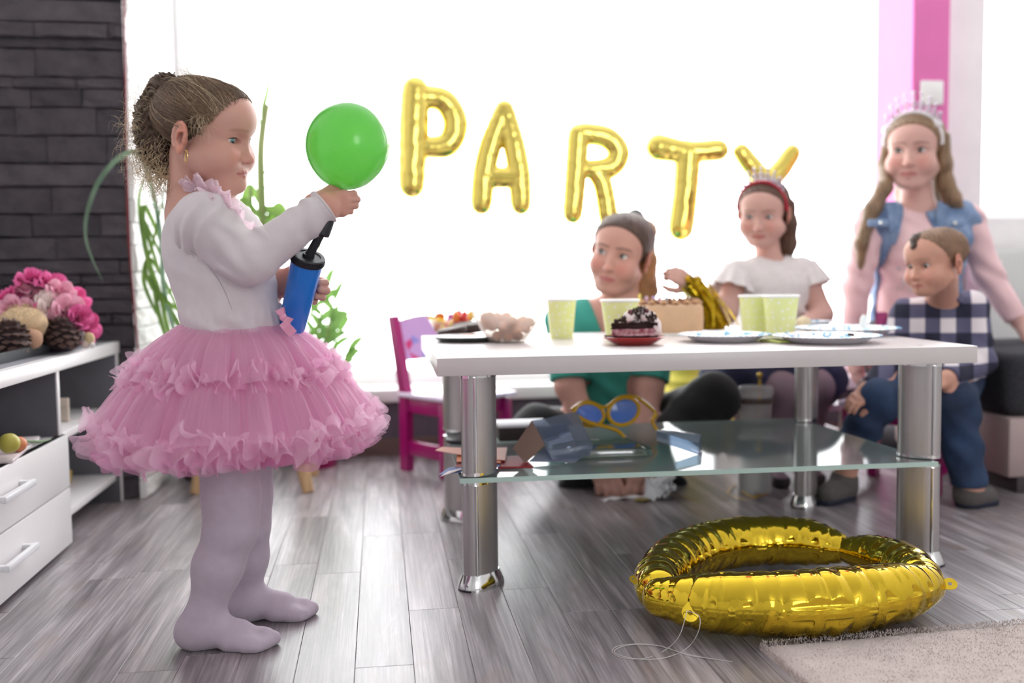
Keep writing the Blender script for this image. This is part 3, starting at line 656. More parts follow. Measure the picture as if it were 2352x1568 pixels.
# round cake
p = T(1532, 764); t = thing('round_cake', 'round beige cream cake topped with nuts and pastel letters', 'cake', p); M_crm = mat('coffee_cream', 'd2ad8c', 0.6, var=0.06, vscale=20, bump=0.25, bscale=90)
s = PXM(p); r = 82*s; h = 66*s
obj('cake_body', MB().lathe([(0.001, 0.004), (r-0.004, 0.004), (r, 0.010), (r+0.001, h*0.5), (r-0.001, h-0.008), (r-0.008, h), (0.001, h+0.001)], p, 64), M_crm, t, world=True)
obj('cake_board', MB().lathe([(0.001, 0.0), (r+0.016, 0.0), (r+0.018, 0.0025), (r+0.016, 0.004), (0.001, 0.004)], p, 48), M_paper, t, world=True)
M_ros = mat('rosette_cream', 'caa07c', 0.6); M_nut = mat('hazelnut', '8d5b36', 0.5, var=0.2, objrand=0.2)
for k in range(16):
    a = 2*PI*k/16; q = p+np.array([(r-0.014)*math.cos(a), (r-0.014)*math.sin(a), h])
    ro = MB(); pts = [q+np.array([0.009*(1-u)*math.cos(u*11), 0.009*(1-u)*math.sin(u*11), 0.003+0.010*u]) for u in np.linspace(0, 1, 18)]; ro.tube(pts, [0.0048*(1-0.6*u) for u in np.linspace(0, 1, 18)], 7)
    obj('rosette', ro, M_ros, t, world=True)
    obj('nut', rough_blob(MB(), q+np.array([-0.012*math.cos(a), -0.012*math.sin(a), 0.011]), (0.006, 0.006, 0.005), k, 0.15, 10, 7), M_nut, t, world=True)
ct = MB(); random.seed(4)
for k in range(160):
    a = random.random()*6.28; rr = (r-0.028)*math.sqrt(random.random()); ct.box(p+np.array([rr*math.cos(a), rr*math.sin(a), h+0.003]), (0.008, 0.005, 0.003), rot=rotm(random.random()*3, random.random()*3, random.random()*3))
obj('chopped_nuts', ct, M_nut, t, world=True, smooth=0, kind='stuff')
for k, (x, cc) in enumerate(((-0.080, 'f0dc6a'), (-0.062, 'e7c9e6'), (-0.044, 'cdb6ea'), (-0.028, 'f2c7d6'), (-0.010, 'c7d8f2'), (0.010, 'eedc8a'))):
    q = p+np.array([x, -0.028, h+0.006]); cn = MB().tube([q, q+np.array([0, 0, 0.016+0.006*(k == 0)])], 0.0036, 8)
    obj('candle', cn, mat('pastel_wax_'+str(k), cc, 0.5), t, world=True)
# blue patterned paper plates
def plate_mat():
    m = bpy.data.materials.new('blue_pattern_paper'); m.use_nodes = True; nt = m.node_tree; N = nt.nodes; L = nt.links; b = N['Principled BSDF']
    tc = N.new('ShaderNodeTexCoord'); v = N.new('ShaderNodeTexVoronoi'); v.inputs['Scale'].default_value = 55; L.new(tc.outputs['Object'], v.inputs['Vector'])
    n = N.new('ShaderNodeTexNoise'); n.inputs['Scale'].default_value = 28; L.new(tc.outputs['Object'], n.inputs['Vector'])
    cr = N.new('ShaderNodeValToRGB'); cr.color_ramp.interpolation = 'CONSTANT'; e = cr.color_ramp.elements; e[0].color = rgb('f1f4f5'); e[0].position = 0; e[1].position = 0.53; e[1].color = rgb('3f94bb')
    k = cr.color_ramp.elements.new(0.62); k.color = rgb('dfeaf0'); k = cr.color_ramp.elements.new(0.70); k.color = rgb('e7c3bf')
    L.new(n.outputs['Fac'], cr.inputs[0]); L.new(cr.outputs[0], b.inputs['Base Color']); b.inputs['Roughness'].default_value = 0.4; return m
M_pp = plate_mat(); M_pu = mat('grey_white_plate_underside', 'e3dfe4', 0.5)
def paper_plate(px, py, wpx, label, dz=0.0, tilt=0.0, h=0.016):
    p = T(px, py); p = p+np.array([0, 0, dz]); r = wpx*PXM(p)/2
    t = thing('paper_plate', label, 'plate', p, group='blue patterned paper plates'); t.rotation_euler = (tilt, 0, 0)
    def dish(zo, flute): 
        rows = []
        for rr, z in ((0.001, 0.0), (0.62, 0.0), (0.72, 0.25), (0.84, 0.8), (0.97, 1.0), (1.0, 0.93)):
            rows.append([(rr*r*math.cos(2*PI*k/96), rr*r*math.sin(2*PI*k/96), z*h+zo+(0.0004*math.cos(k*PI) if rr > 0.8 else 0)) for k in range(96)])
        return MB().grid(np.array(rows), closev=True)
    obj('print', dish(0.0016, True), M_pp, t, smooth=30); obj('underside', dish(0.0, True), M_pu, t, smooth=30)
    return p
paper_plate(1664, 783, 210, 'blue and white patterned paper plate next to the cake slice')
paper_plate(1898, 786, 244, 'larger blue and white patterned paper plate nearest the table right end')
paper_plate(1945, 768, 236, 'blue and white patterned paper plate behind the larger one', 0.001)
paper_plate(1860, 752, 110, 'small pale blue paper plate at the far edge of the table', 0.001)
q = T(1786, 786); npk = MB(); npk.box(q+np.array([0, 0, 0.0035]), (0.045, 0.07, 0.006), rot=rotm(0, 0, 0.3), bev=0.002)
tag(obj('paper_napkin', npk, mat('lime_napkin', 'd7e089', 0.8), loc=q, world=True), 'folded lime green napkin peeping out between the two front plates', 'napkin')
q = T(1984, 765)+np.array([0, 0, 0.013]); sp_ = MB()
sp_.tube(spline([q+np.array([0, 0, 0.0]), q+np.array([-0.001, 0, 0.012]), q+np.array([0.0, 0.0, 0.026]), q+np.array([0.001, 0.0, 0.033])], 5), [0.010]*6+[0.009]*5+[0.006]*4+[0.002], 14)
tag(obj('meringue', sp_, mat('white_meringue', 'f6f6f4', 0.7), loc=q, world=True), 'small white pointed meringue on the rear patterned plate', 'sweet')
q = T(1905, 779)+np.array([0, -0.105, 0.017]); cr_ = MB().box(q, (0.014, 0.008, 0.006), rot=rotm(0.2, 0.1, 0.2), bev=0.002)
tag(obj('dark_crumb', cr_, M_choc, loc=q, world=True), 'small dark crumb on the front rim of the larger paper plate', 'crumb')
q = T(1846, 757)+np.array([0, 0, 0.0]); rl = MB(); rough_blob(rl, q+np.array([0, 0.0, 0.018]), (0.020, 0.018, 0.018), 3, 0.15)
tag(obj('bread_roll', rl, mat('pale_roll', 'e6d6b4', 0.7, var=0.08), loc=q, world=True), 'pale bread roll piece standing beside the right paper cups', 'bread')
# ================================================================== on the glass shelf
GZ = 0.2245
S = lambda x, y: onz(x, y, GZ)
p = S(1205, 1012); bx = thing('box', 'flat dark brown box with a white lid on the glass shelf', 'box', p)
obj('tray', MB().box(p+np.array([0.0, 0.05, 0.016]), (0.12, 0.10, 0.031), bev=0.002), mat('dark_brown_card', '3f3733', 0.6), bx, world=True)
obj('lid', MB().box(p+np.array([0.0, 0.05, 0.0345]), (0.124, 0.104, 0.006), bev=0.002), mat('white_card', 'e9e8ec', 0.5), bx, world=True)
p = S(1060, 1014); tag(obj('coaster', MB().lathe([(0.001, 0), (0.036, 0), (0.038, 0.003), (0.037, 0.008), (0.030, 0.010), (0.001, 0.009)], p, 40), mat('black_rubber', '24242a', 0.45), loc=p, world=True), 'round black puck lying on the glass shelf behind the front leg', 'coaster')
def sheet(name, label, cat, pts, z, col, th_=0.0008, bend=None, group=None):
    V = [S(*q) for q in pts]; mb = MB(); n = 6; a, b2, c_, d_ = V; rows = []
    for i in range(n+1):
        u = i/n; l = a+(d_-a)*u; r_ = b2+(c_-b2)*u; rows.append([l+(r_-l)*j/n+np.array([0, 0, z+(bend(j/n, i/n) if bend else 0)]) for j in range(n+1)])
    P = np.array(rows); mb.grid(P); Q = P.copy(); Q[:, :, 2] += th_; mb.grid(Q[:, ::-1])
    rim = [(0, j) for j in range(n+1)]+[(i, n) for i in range(1, n+1)]+[(n, j) for j in range(n-1, -1, -1)]+[(i, 0) for i in range(n-1, 0, -1)]
    A = [P[i, j] for i, j in rim]; B = [Q[i, j] for i, j in rim]; m_ = len(rim); mb.add(A+B, [(k, (k+1) % m_, m_+(k+1) % m_, m_+k) for k in range(m_)])
    return tag(obj(name, mb, mat(name+'_'+col, col, 0.6), loc=V[0], world=True), label, cat, group)
sheet('booklet', 'dark red booklet lying flat under the clear packaging', 'booklet', [(1045, 1078), (1225, 1076), (1200, 1052), (1060, 1052)], 0.0010, '9c3038', 0.004)
sheet('paper_sheet', 'blue paper sheet sticking out at the left of the glass shelf', 'paper', [(1008, 1092), (1140, 1087), (1150, 1072), (1030, 1076)], 0.0052, '4d68a4', 0.0008, lambda u, v: -0.004*(1-u)**4)
sheet('paper_sheet', 'white paper strip drooping at the shelf left edge', 'paper', [(1012, 1102), (1060, 1086), (1075, 1080), (1030, 1090)], 0.0066, 'e9dedd', 0.0008)
sheet('paper_sheet', 'bright orange paper sheet beneath the peach card', 'paper', [(1048, 1069), (1150, 1072), (1150, 1052), (1050, 1052)], 0.0078, 'e98a5c', 0.0008)
sheet('card_sheet', 'peach coloured card with a pointed end jutting over the shelf', 'card', [(1000, 1052), (1160, 1068), (1165, 1038), (1015, 1044)], 0.0095, 'eeb7a4', 0.0012, lambda u, v: 0.007*(1-u)**2)
# torn cardboard tent with clear blister window
p = S(1210, 1066); pk = thing('packaging', 'torn cardboard and clear plastic packaging propped like a tent on the shelf', 'packaging', p)
M_card = mat('brown_cardboard', '8c7367', 0.8, var=0.08, bump=0.1); M_clr = film('clear_blister', 'd2dbe8', 0.10, 0.12, alpha=0.30, col='b4bfd0')
A = at(1178, 1030, p[1]+0.03); B = at(1222, 966, p[1]+0.05); Cc = at(1252, 1022, p[1]+0.01); D = at(1206, 1064, p[1]-0.005)
def flap(name, quad, m, th_=0.0012, nn=6, lump=0.0, par=None):
    a, b2, c_, d_ = [np.array(q) for q in quad]; nrm = np.cross(b2-a, d_-a); nrm = nrm/np.linalg.norm(nrm); rows = []
    for i in range(nn+1):
        u = i/nn; l = a+(d_-a)*u; r_ = b2+(c_-b2)*u
        rows.append([l+(r_-l)*j/nn+nrm*(lump*math.sin(PI*u)*math.sin(PI*j/nn)+random.uniform(-1, 1)*lump*0.2) for j in range(nn+1)])
    P = np.array(rows); mb = MB(); mb.grid(P); Q = P+nrm*th_; mb.grid(Q[:, ::-1])
    rim = [(0, j) for j in range(nn+1)]+[(i, nn) for i in range(1, nn+1)]+[(nn, j) for j in range(nn-1, -1, -1)]+[(i, 0) for i in range(nn-1, 0, -1)]
    m_ = len(rim); mb.add([P[i, j] for i, j in rim]+[Q[i, j] for i, j in rim], [(k, (k+1) % m_, m_+(k+1) % m_, m_+k) for k in range(m_)])
    return obj(name, mb, m, par, world=True)
flap('card_end', (D, Cc, B, A), M_card, par=pk)
Y0 = p[1]
flap('clear_window', (at(1222, 966, Y0+0.06), at(1325, 945, Y0+0.09), at(1362, 1022, Y0+0.03), at(1258, 1036, Y0+0.0)), M_clr, lump=0.006, par=pk)
flap('blue_insert', (at(1238, 985, Y0+0.055), at(1300, 970, Y0+0.08), at(1318, 1010, Y0+0.035), at(1262, 1022, Y0+0.012)), mat('blue_grey_insert', '93a2bb', 0.4, var=0.15, vscale=40), lump=0.002, par=pk)
flap('card_base', (at(1215, 1060, Y0), at(1320, 1062, Y0), at(1350, 1040, Y0+0.05), at(1250, 1030, Y0+0.05)), mat('blue_grey_card', '939cb0', 0.5), par=pk)
flap('side_wing', (at(1258, 1034, Y0+0.0), at(1362, 1020, Y0+0.03), at(1355, 1046, Y0+0.01), at(1270, 1056, Y0-0.005)), M_clr, lump=0.004, par=pk)
# clamshell and second blister
p = S(1400, 1052); Y0 = p[1]; cs = thing('clamshell_pack', 'crinkled clear clamshell packaging with green tinted edge in the shelf middle', 'packaging', p); M_clr2 = film('clear_green_blister', 'd3dfd8', 0.16, 0.06, alpha=0.14, col='b4c4ba')
mb = MB(); rows = []
for z, sc in ((0.0, 1.0), (0.004, 1.02), (0.016, 1.0), (0.020, 0.9)):
    rows.append([(p[0]+0.0+0.085*sc*math.copysign(abs(math.cos(a))**0.5, math.cos(a))*(1+0.02*math.sin(9*a)), p[1]+0.035+0.034*sc*math.copysign(abs(math.sin(a))**0.5, math.sin(a)), GZ+z) for a in np.linspace(0, 2*PI, 64, endpoint=False)])
mb.grid(np.array(rows), closev=True); mb.add(rows[-1], [tuple(range(64))]); obj('shell', mb, M_clr2, cs, world=True)
rims = MB().tube([(x, y, GZ+0.003) for x, y, z in rows[1]], 0.0022, 6, closed=True); obj('rim', rims, mat('grey_green_rim', '6f7d70', 0.3), cs, world=True)
flap('flange', (at(1320, 1012, Y0+0.07), at(1440, 1004, Y0+0.09), at(1500, 1030, Y0+0.05), at(1330, 1040, Y0+0.04)), M_clr2, lump=0.008, nn=10, par=cs)
p = S(1555, 1045); Y0 = p[1]; cs = thing('blister_pack', 'clear bluish plastic blister tray lying on the shelf right of the sunglasses', 'packaging', p); M_clr3 = film('clear_blue_blister', 'b7c9dc', 0.12, 0.05, alpha=0.25, col='b9c8d8')
flap('front_face', (at(1508, 1012, Y0+0.02), at(1606, 1044, Y0+0.0), at(1604, 1018, Y0+0.01), at(1508, 990, Y0+0.03)), M_clr3, lump=0.003, par=cs)
flap('top_face', (at(1508, 990, Y0+0.03), at(1604, 1018, Y0+0.01), at(1610, 998, Y0+0.06), at(1528, 984, Y0+0.07)), mat('blue_tinted_plastic', 'a3b6cb', 0.15, trans=0.4), lump=0.002, par=cs)
flap('end_face', (at(1604, 1046, Y0+0.0), at(1612, 1030, Y0+0.05), at(1610, 998, Y0+0.06), at(1604, 1018, Y0+0.01)), M_clr3, lump=0.002, par=cs)
# yellow sunglasses with blue lenses
p = S(1420, 1006)
gl = thing('sunglasses', 'big yellow plastic sunglasses with blue lenses on the packaging', 'sunglasses', p); M_yel = mat('yellow_plastic', 'edb820', 0.25, coat=0.3); M_blu = film('blue_lens', '6f93e0', 0.10, 0.02, alpha=0.6, col='5d86e6')
Yg = p[1]+0.05
def lens_ring(cx, cy, rx, ry, tl, yo):
    return [at(cx+rx*math.cos(a)*math.cos(tl)-ry*math.sin(a)*math.sin(tl), cy+rx*math.cos(a)*math.sin(tl)+ry*math.sin(a)*math.cos(tl), Yg+yo+0.0002*rx*math.cos(a)) for a in np.linspace(0, 2*PI, 40, endpoint=False)]
for nm, (cx, cy, rx, ry, tl, yo) in dict(a=(1353, 951, 34, 26, R(12), 0.0), b=(1432, 944, 36, 30, R(-28), 0.012)).items():
    rg = lens_ring(cx, cy, rx, ry, tl, yo); obj('rim', MB().tube(rg, 0.0050, 8, closed=True), M_yel, gl, world=True)
    P = np.array(rg); cc = P.mean(0); rows = [cc+(P-cc)*f+np.array([0, -0.003*(1-f*f), 0]) for f in (0.02, 0.5, 0.97)]
    obj('lens', MB().grid(np.array(rows), closev=True), M_blu, gl, world=True, label='blue lens')
def strip(name, pts, r, fl=0.5): obj(name, MB().tube(spline([at(*q) for q in pts], 6), r, 8, flat=fl), M_yel, gl, world=True)
strip('bridge', [(1382, 941, Yg+0.004), (1392, 932, Yg+0.006), (1402, 936, Yg+0.008)], 0.005)
strip('brow', [(1312, 940, Yg), (1345, 921, Yg), (1385, 934, Yg+0.004), (1398, 930, Yg+0.006), (1425, 911, Yg+0.01), (1460, 910, Yg+0.014), (1472, 918, Yg+0.016)], 0.006, 0.6)
strip('temple_arm', [(1466, 914, Yg+0.016), (1490, 932, Yg+0.010), (1506, 950, Yg+0.0), (1498, 966, Yg-0.01), (1509, 988, Yg-0.02)], 0.0088)
strip('temple_arm', [(1316, 948, Yg-0.004), (1350, 968, Yg-0.03), (1400, 982, Yg-0.045), (1420, 990, Yg-0.05), (1436, 1006, Yg-0.055)], 0.0088)
# ================================================================== on the sideboard
SZ = 0.4458
B_ = lambda x, y: onz(x, y, SZ)
p = B_(90, 812); tr_ = thing('tray', 'shallow black tray of decorations on top of the white sideboard', 'tray', p)
ty = p[1]; txc = -0.86
tm = MB(); rows = []
for z, sc in ((0.0, 0.93), (0.006, 0.96), (0.024, 1.0), (0.0245, 0.985), (0.008, 0.945), (0.004, 0.93)):
    rows.append([(txc+0.095*sc*math.copysign(abs(math.cos(a))**0.4, math.cos(a)), ty-0.12+0.30*sc*math.copysign(abs(math.sin(a))**0.4, math.sin(a)), SZ+z) for a in np.linspace(0, 2*PI, 56, endpoint=False)])
tm.grid(np.array(rows), closev=True); tm.add(rows[0], [tuple(range(55, -1, -1))]); tm.add(rows[-1], [tuple(range(56))])
obj('tray_shell', tm, mat('black_tray', '2b2d33', 0.35), tr_, world=True)
def pinecone(px, py, Y, r, label, seed):
    c = at(px, py, Y); t = thing('pine_cone', label, 'pine cone', c, group='pine cones on the tray'); M_pc = mat('pine_cone_scale', '5a453f', 0.7, var=0.2, objrand=0.2)
    obj('core', MB().ell(c, (r*0.72, r*0.72, r*0.82), 16, 10), mat('pine_cone_core', '33272a', 0.8), t, world=True)
    ga = PI*(3-math.sqrt(5)); n = 72; me = None
    rs = rotm(0.5*seed, 0.4, seed)
    for k in range(n):
        z = 1-2*(k+0.5)/n; rr = math.sqrt(1-z*z); d = rs@np.array([rr*math.cos(k*ga), rr*math.sin(k*ga), z])
        if d[2] < -0.75: continue
        u, w_, _ = frame(d); sc = r*(0.26+0.10*(1-abs(z))); 
        if me is None:
            mb = MB(); mb.add([(-0.5, 0, 0), (0.5, 0, 0), (0.75, 0, 0.8), (0.3, 0.2, 1.15), (-0.3, 0.2, 1.15), (-0.75, 0, 0.8), (0, 0.45, 1.0), (0, 0.3, 0.2), (0, -0.25, 0.5)], [(0, 7, 6, 5), (7, 1, 2, 6), (6, 2, 3), (6, 3, 4), (6, 4, 5), (0, 5, 8), (1, 8, 2), (8, 5, 4, 3, 2), (0, 8, 1, 7)])
            o = obj('scale', mb, M_pc, t, smooth=0); me = o.data
        else: o = bpy.data.objects.new('scale', me); COL.objects.link(o); o.parent = t
        Mx = Matrix((( u[0], w_[0], d[0], 0), (u[1], w_[1], d[1], 0), (u[2], w_[2], d[2], 0), (0, 0, 0, 1))); o.matrix_local = Matrix.Translation(Vector(d*r*0.62)) @ Mx @ Matrix.Scale(sc, 4)
pinecone(142, 766, ty-0.02, 0.046, 'dark brown open pine cone near the tray right end', 1.0)
pinecone(22, 778, ty-0.14, 0.048, 'pale tipped pine cone at the left end of the tray', 2.3)
# moss hedgehog-like ball
c = at(52, 742, ty-0.06); hd = thing('straw_ornament', 'small beige straw figure with a rounded hairy back behind the pine cones', 'ornament', c); M_straw = mat('straw', 'c9b08c', 0.9, var=0.2, vscale=60)
rb_ = rough_blob(MB(), c+np.array([0, 0, -0.004]), (0.055, 0.05, 0.042), 2, 0.1, 20, 12); obj('body', rb_, M_straw, hd, world=True)
hs = MB(); random.seed(9)
for k in range(700):
    a = random.random()*6.28; z = random.uniform(-0.2, 1); rr = math.sqrt(1-z*z); d = np.array([rr*math.cos(a)*0.055, rr*math.sin(a)*0.05, z*0.042]); q = c+d*0.97; e = d/np.linalg.norm(d); u, w_, _ = frame(e); tip = q+e*0.008+u*random.uniform(-1, 1)*0.004
    hs.add([q-u*0.0007, q+u*0.0007, tip], [(0, 1, 2)])
obj('straw_hair', hs, M_straw, hd, world=True, smooth=0, kind='stuff')
obj('head', rough_blob(MB(), at(70, 778, ty-0.10), (0.026, 0.024, 0.024), 3, 0.08), mat('tan_felt', 'b58f74', 0.8), hd, world=True)
obj('ear', MB().ell(at(42, 758, ty-0.10), (0.007, 0.006, 0.008), 10, 7), M_straw, hd, world=True)
# pink artificial flowers
fc = at(96, 706, ty+0.03)
fl_pts = [(70, 638, 'd'), (105, 655, 'p'), (120, 650, 'd'), (40, 672, 'd'), (62, 660, 'p'), (140, 668, 'p'), (12, 685, 'd'), (88, 684, 'p'), (112, 690, 'w'), (150, 690, 'w'), (175, 685, 'd'), (20, 708, 'p'), (52, 712, 'p'), (96, 700, 'd'), (128, 706, 'w'), (160, 714, 'p'), (100, 728, 'd'), (146, 726, 'p'), (185, 728, 'd'), (70, 720, 'd'), (172, 740, 'p'), (194, 752, 'd')]
cols = {'d': ('ec6fab', 'bright pink'), 'p': ('f3b5c9', 'pale pink'), 'w': ('ecd9d4', 'creamy white')}
bq = thing('flower_arrangement', 'dome of pink and cream artificial roses at the back of the black tray', 'flowers', (fc[0], fc[1], SZ+0.004))
cen = at(98, 735, ty+0.06)
obj('foam_base', MB().ell(cen+np.array([0, 0, -0.02]), (0.105, 0.06, 0.07), 18, 10), mat('dark_floral_foam', '47424e', 0.9), bq, world=True)
fm = {}
random.seed(21)
def rose_mesh(key):
    mb = MB()
    for ring, (n, r0, h, op) in enumerate(((3, 0.22, 1.0, 0.12), (4, 0.42, 0.95, 0.30), (5, 0.62, 0.80, 0.55), (6, 0.8, 0.6, 0.85))):
        for k in range(n):
            a0 = 2*PI*k/n+ring*0.6; w_ = 2.4*PI/n; P = []
            for i in range(5):
                v = i/4; row = []
                for j in range(6):
                    u = j/5-0.5; a = a0+u*w_*(1-0.25*v*v); rr = r0*(0.45+0.55*v)+op*0.35*v*v; z = -0.35+h*v*(1-0.5*(2*u)**2*v)-0.25*max(0, v-0.75)*op
                    row.append((rr*math.cos(a), rr*math.sin(a), z))
                P.append(row)
            mb.grid(np.array(P))
    return mb
for k, (x, y, cc) in enumerate(fl_pts):
    q = at(x, y, ty+0.02+0.05*random.random()-0.05*(y-690)/60); d = q-cen; d = d/np.linalg.norm(d)*0.8+np.array([0.1, -0.55, 0.25]); u, w_, d = frame(d)
    if cc not in fm:
        o = obj('rose', rose_mesh(cc), mat('rose_'+cols[cc][1].replace(' ', '_'), cols[cc][0], 0.7, var=0.06, objrand=0.08), bq, label=cols[cc][1]+' rose'); fm[cc] = o.data
    else: o = bpy.data.objects.new('rose', fm[cc]); COL.objects.link(o); o.parent = bq; o['label'] = cols[cc][1]+' rose'
    Mx = Matrix(((u[0], w_[0], d[0], 0), (u[1], w_[1], d[1], 0), (u[2], w_[2], d[2], 0), (0, 0, 0, 1)))
    o.matrix_local = Matrix.Translation(Vector(q-np.array(bq.location))) @ Mx @ Matrix.Scale(0.033*random.uniform(0.85, 1.2), 4)
lf = MB(); q = at(218, 757, ty+0.02); lf.grid(np.array([[q+np.array([0, 0, 0]), q+np.array([-0.02, 0, 0.004])], [q+np.array([-0.012, 0.0, 0.010]), q+np.array([-0.03, 0, 0.012])], [q+np.array([-0.045, 0, 0.004]), q+np.array([-0.045, 0, 0.002])]]))
obj('petal_leaf', lf, mat('rose_bright_pink', 'ec6fab', 0.7), bq, world=True)
for k, (x, y, r, cc) in enumerate(((188, 772, 0.011, 'd7d4d8'), (205, 778, 0.013, 'cdb98c'), (196, 790, 0.009, 'd8c7bb'), (212, 792, 0.006, 'efeae4'))):
    q = at(x, y, ty+0.0-0.004*k); o = obj('shell_bit', rough_blob(MB(), (0, 0, 0), (r, r*0.7, r*1.2), k, 0.15), mat('shell_'+cc, cc, 0.5), None, loc=q)
    tag(o, ('grey white', 'tall straw coloured', 'pinkish', 'tiny white')[k]+' dried shell at the right corner of the black tray', 'shell')
# magazine and fruit on the drawer case
DZ = 0.262
p = onz(60, 1035, DZ); mg = MB(); mg.box((-0.80, 2.17, DZ+0.004), (0.13, 0.30, 0.008), rot=rotm(0, 0, 0.15), bev=0.002)
tag(obj('magazine', mg, mat('magazine_paper', 'e8e2de', 0.4, col2='d9c7cf', vscale=12), loc=(-0.80, 2.17, DZ), world=True), 'white glossy magazine lying on the drawer top of the sideboard', 'magazine')
q = at(22, 1018, 2.05); tag(obj('pear', rough_blob(MB(), q, (0.020, 0.020, 0.020), 1, 0.06, 18, 12), mat('green_pear', 'b9b250', 0.4, var=0.1), loc=q, world=True), 'green yellow fruit on the magazine at the left edge', 'fruit')
q = at(42, 1020, 2.12); tag(obj('apricot', rough_blob(MB(), q, (0.017, 0.017, 0.016), 2, 0.05, 18, 12), mat('orange_fruit', 'd78a5e', 0.45, var=0.1), loc=q, world=True), 'small orange fruit beside the green one on the magazine', 'fruit')
stm = MB().tube([at(52, 1012, 2.15), at(92, 1014, 2.28), at(120, 1010, 2.33)], 0.003, 6); tag(obj('cut_flower', stm, mat('green_stem', '6f8a5c', 0.6), loc=at(52, 1012, 2.15), world=True), 'thin green flower stem lying across the magazine', 'stem')
q = at(120, 1012, 2.34); tag(obj('loose_petal', MB().ell(q, (0.012, 0.018, 0.006), 12, 8, rot=rotm(0, 0, 0.7)), mat('dusty_pink', 'd9b6c6', 0.6), loc=q, world=True), 'dusty pink flower head at the end of the green stem', 'flower')
q = onz(150, 968, 0.265); fr_ = thing('photo_card', 'small cream photo card standing on the sideboard middle shelf', 'card', q)
obj('card', MB().box(q+np.array([-0.02, 0.0, 0.03]), (0.06, 0.012, 0.058), bev=0.002), mat('cream_card', 'cfc3b3', 0.6, var=0.15, vscale=40), fr_, world=True)
q = onz(172, 1108, 0.080); tag(obj('yellow_tub', MB().lathe([(0.001, 0), (0.02, 0), (0.024, 0.03), (0.022, 0.032), (0.001, 0.03)], q+np.array([-0.03, 0, 0]), 24), mat('ochre_tub', 'b59a4a', 0.5), loc=q, world=True), 'small ochre tub on the lowest shelf of the sideboard', 'tub')
# ================================================================== signed distance modelling for the figures
def cap(a, b, ra, rb=None, k=0.012, sub=False):
    return dict(t='cap', a=np.array(a, float), b=np.array(b, float), ra=ra, rb=ra if rb is None else rb, k=k, sub=sub)
def ell(c, r, rot=None, k=0.012, sub=False):
    return dict(t='ell', c=np.array(c, float), r=np.array([r]*3 if np.isscalar(r) else r, float), rot=None if rot is None else np.array(rot, float), k=k, sub=sub)
def chain(pts, rads, k=0.012): return [cap(pts[i], pts[i+1], rads[i], rads[i+1], k) for i in range(len(pts)-1)]
def group(ops, o, rot, s=1.0, k=0.01, rad=None):
    """ops in local coordinates; rot columns are the local axes in the world"""
    if rad is None: rad = max(np.linalg.norm(bound(p)[0])+bound(p)[1] for p in ops)
    return dict(t='grp', ops=ops, o=np.array(o, float), rot=np.array(rot, float), s=s, k=k, sub=False, rad=rad)
def bound(p):
    if p['t'] == 'cap': return (p['a']+p['b'])/2, np.linalg.norm(p['a']-p['b'])/2+max(p['ra'], p['rb'])
    if p['t'] == 'ell': return p['c'], float(p['r'].max())
    return p['o'], p['rad']*p['s']
def pdist(p, P):
    if p['t'] == 'cap':
        ab = p['b']-p['a']; l2 = ab@ab+1e-12; t = np.clip(((P-p['a'])@ab)/l2, 0, 1)
        return np.linalg.norm(P-p['a']-t[:, None]*ab, axis=1)-(p['ra']+(p['rb']-p['ra'])*t)
    if p['t'] == 'ell':
        q = P-p['c']
        if p['rot'] is not None: q = q@p['rot']
        a = q/p['r']; k0 = np.linalg.norm(a, axis=1); k1 = np.linalg.norm(a/p['r'], axis=1)+1e-9
        return k0*(k0-1)/k1
    return fdist(p['ops'], ((P-p['o'])@p['rot'])/p['s'])*p['s']
def fdist(ops, P, band=0.02):
    d = np.full(len(P), 1.0)
    for p in ops:
        c, r = bound(p); k = p['k']
        m = ((P-c)**2).sum(1) < (r+k+band)**2
        if not m.any(): continue
        e = pdist(p, P[m]); g = d[m]
        if p['sub']:
            e = -e; h = np.clip(0.5+0.5*(e-g)/max(k, 1e-6), 0, 1); d[m] = g+(e-g)*h+k*h*(1-h)
        else:
            h = np.clip(0.5+0.5*(g-e)/max(k, 1e-6), 0, 1); d[m] = g+(e-g)*h-k*h*(1-h)
    return d
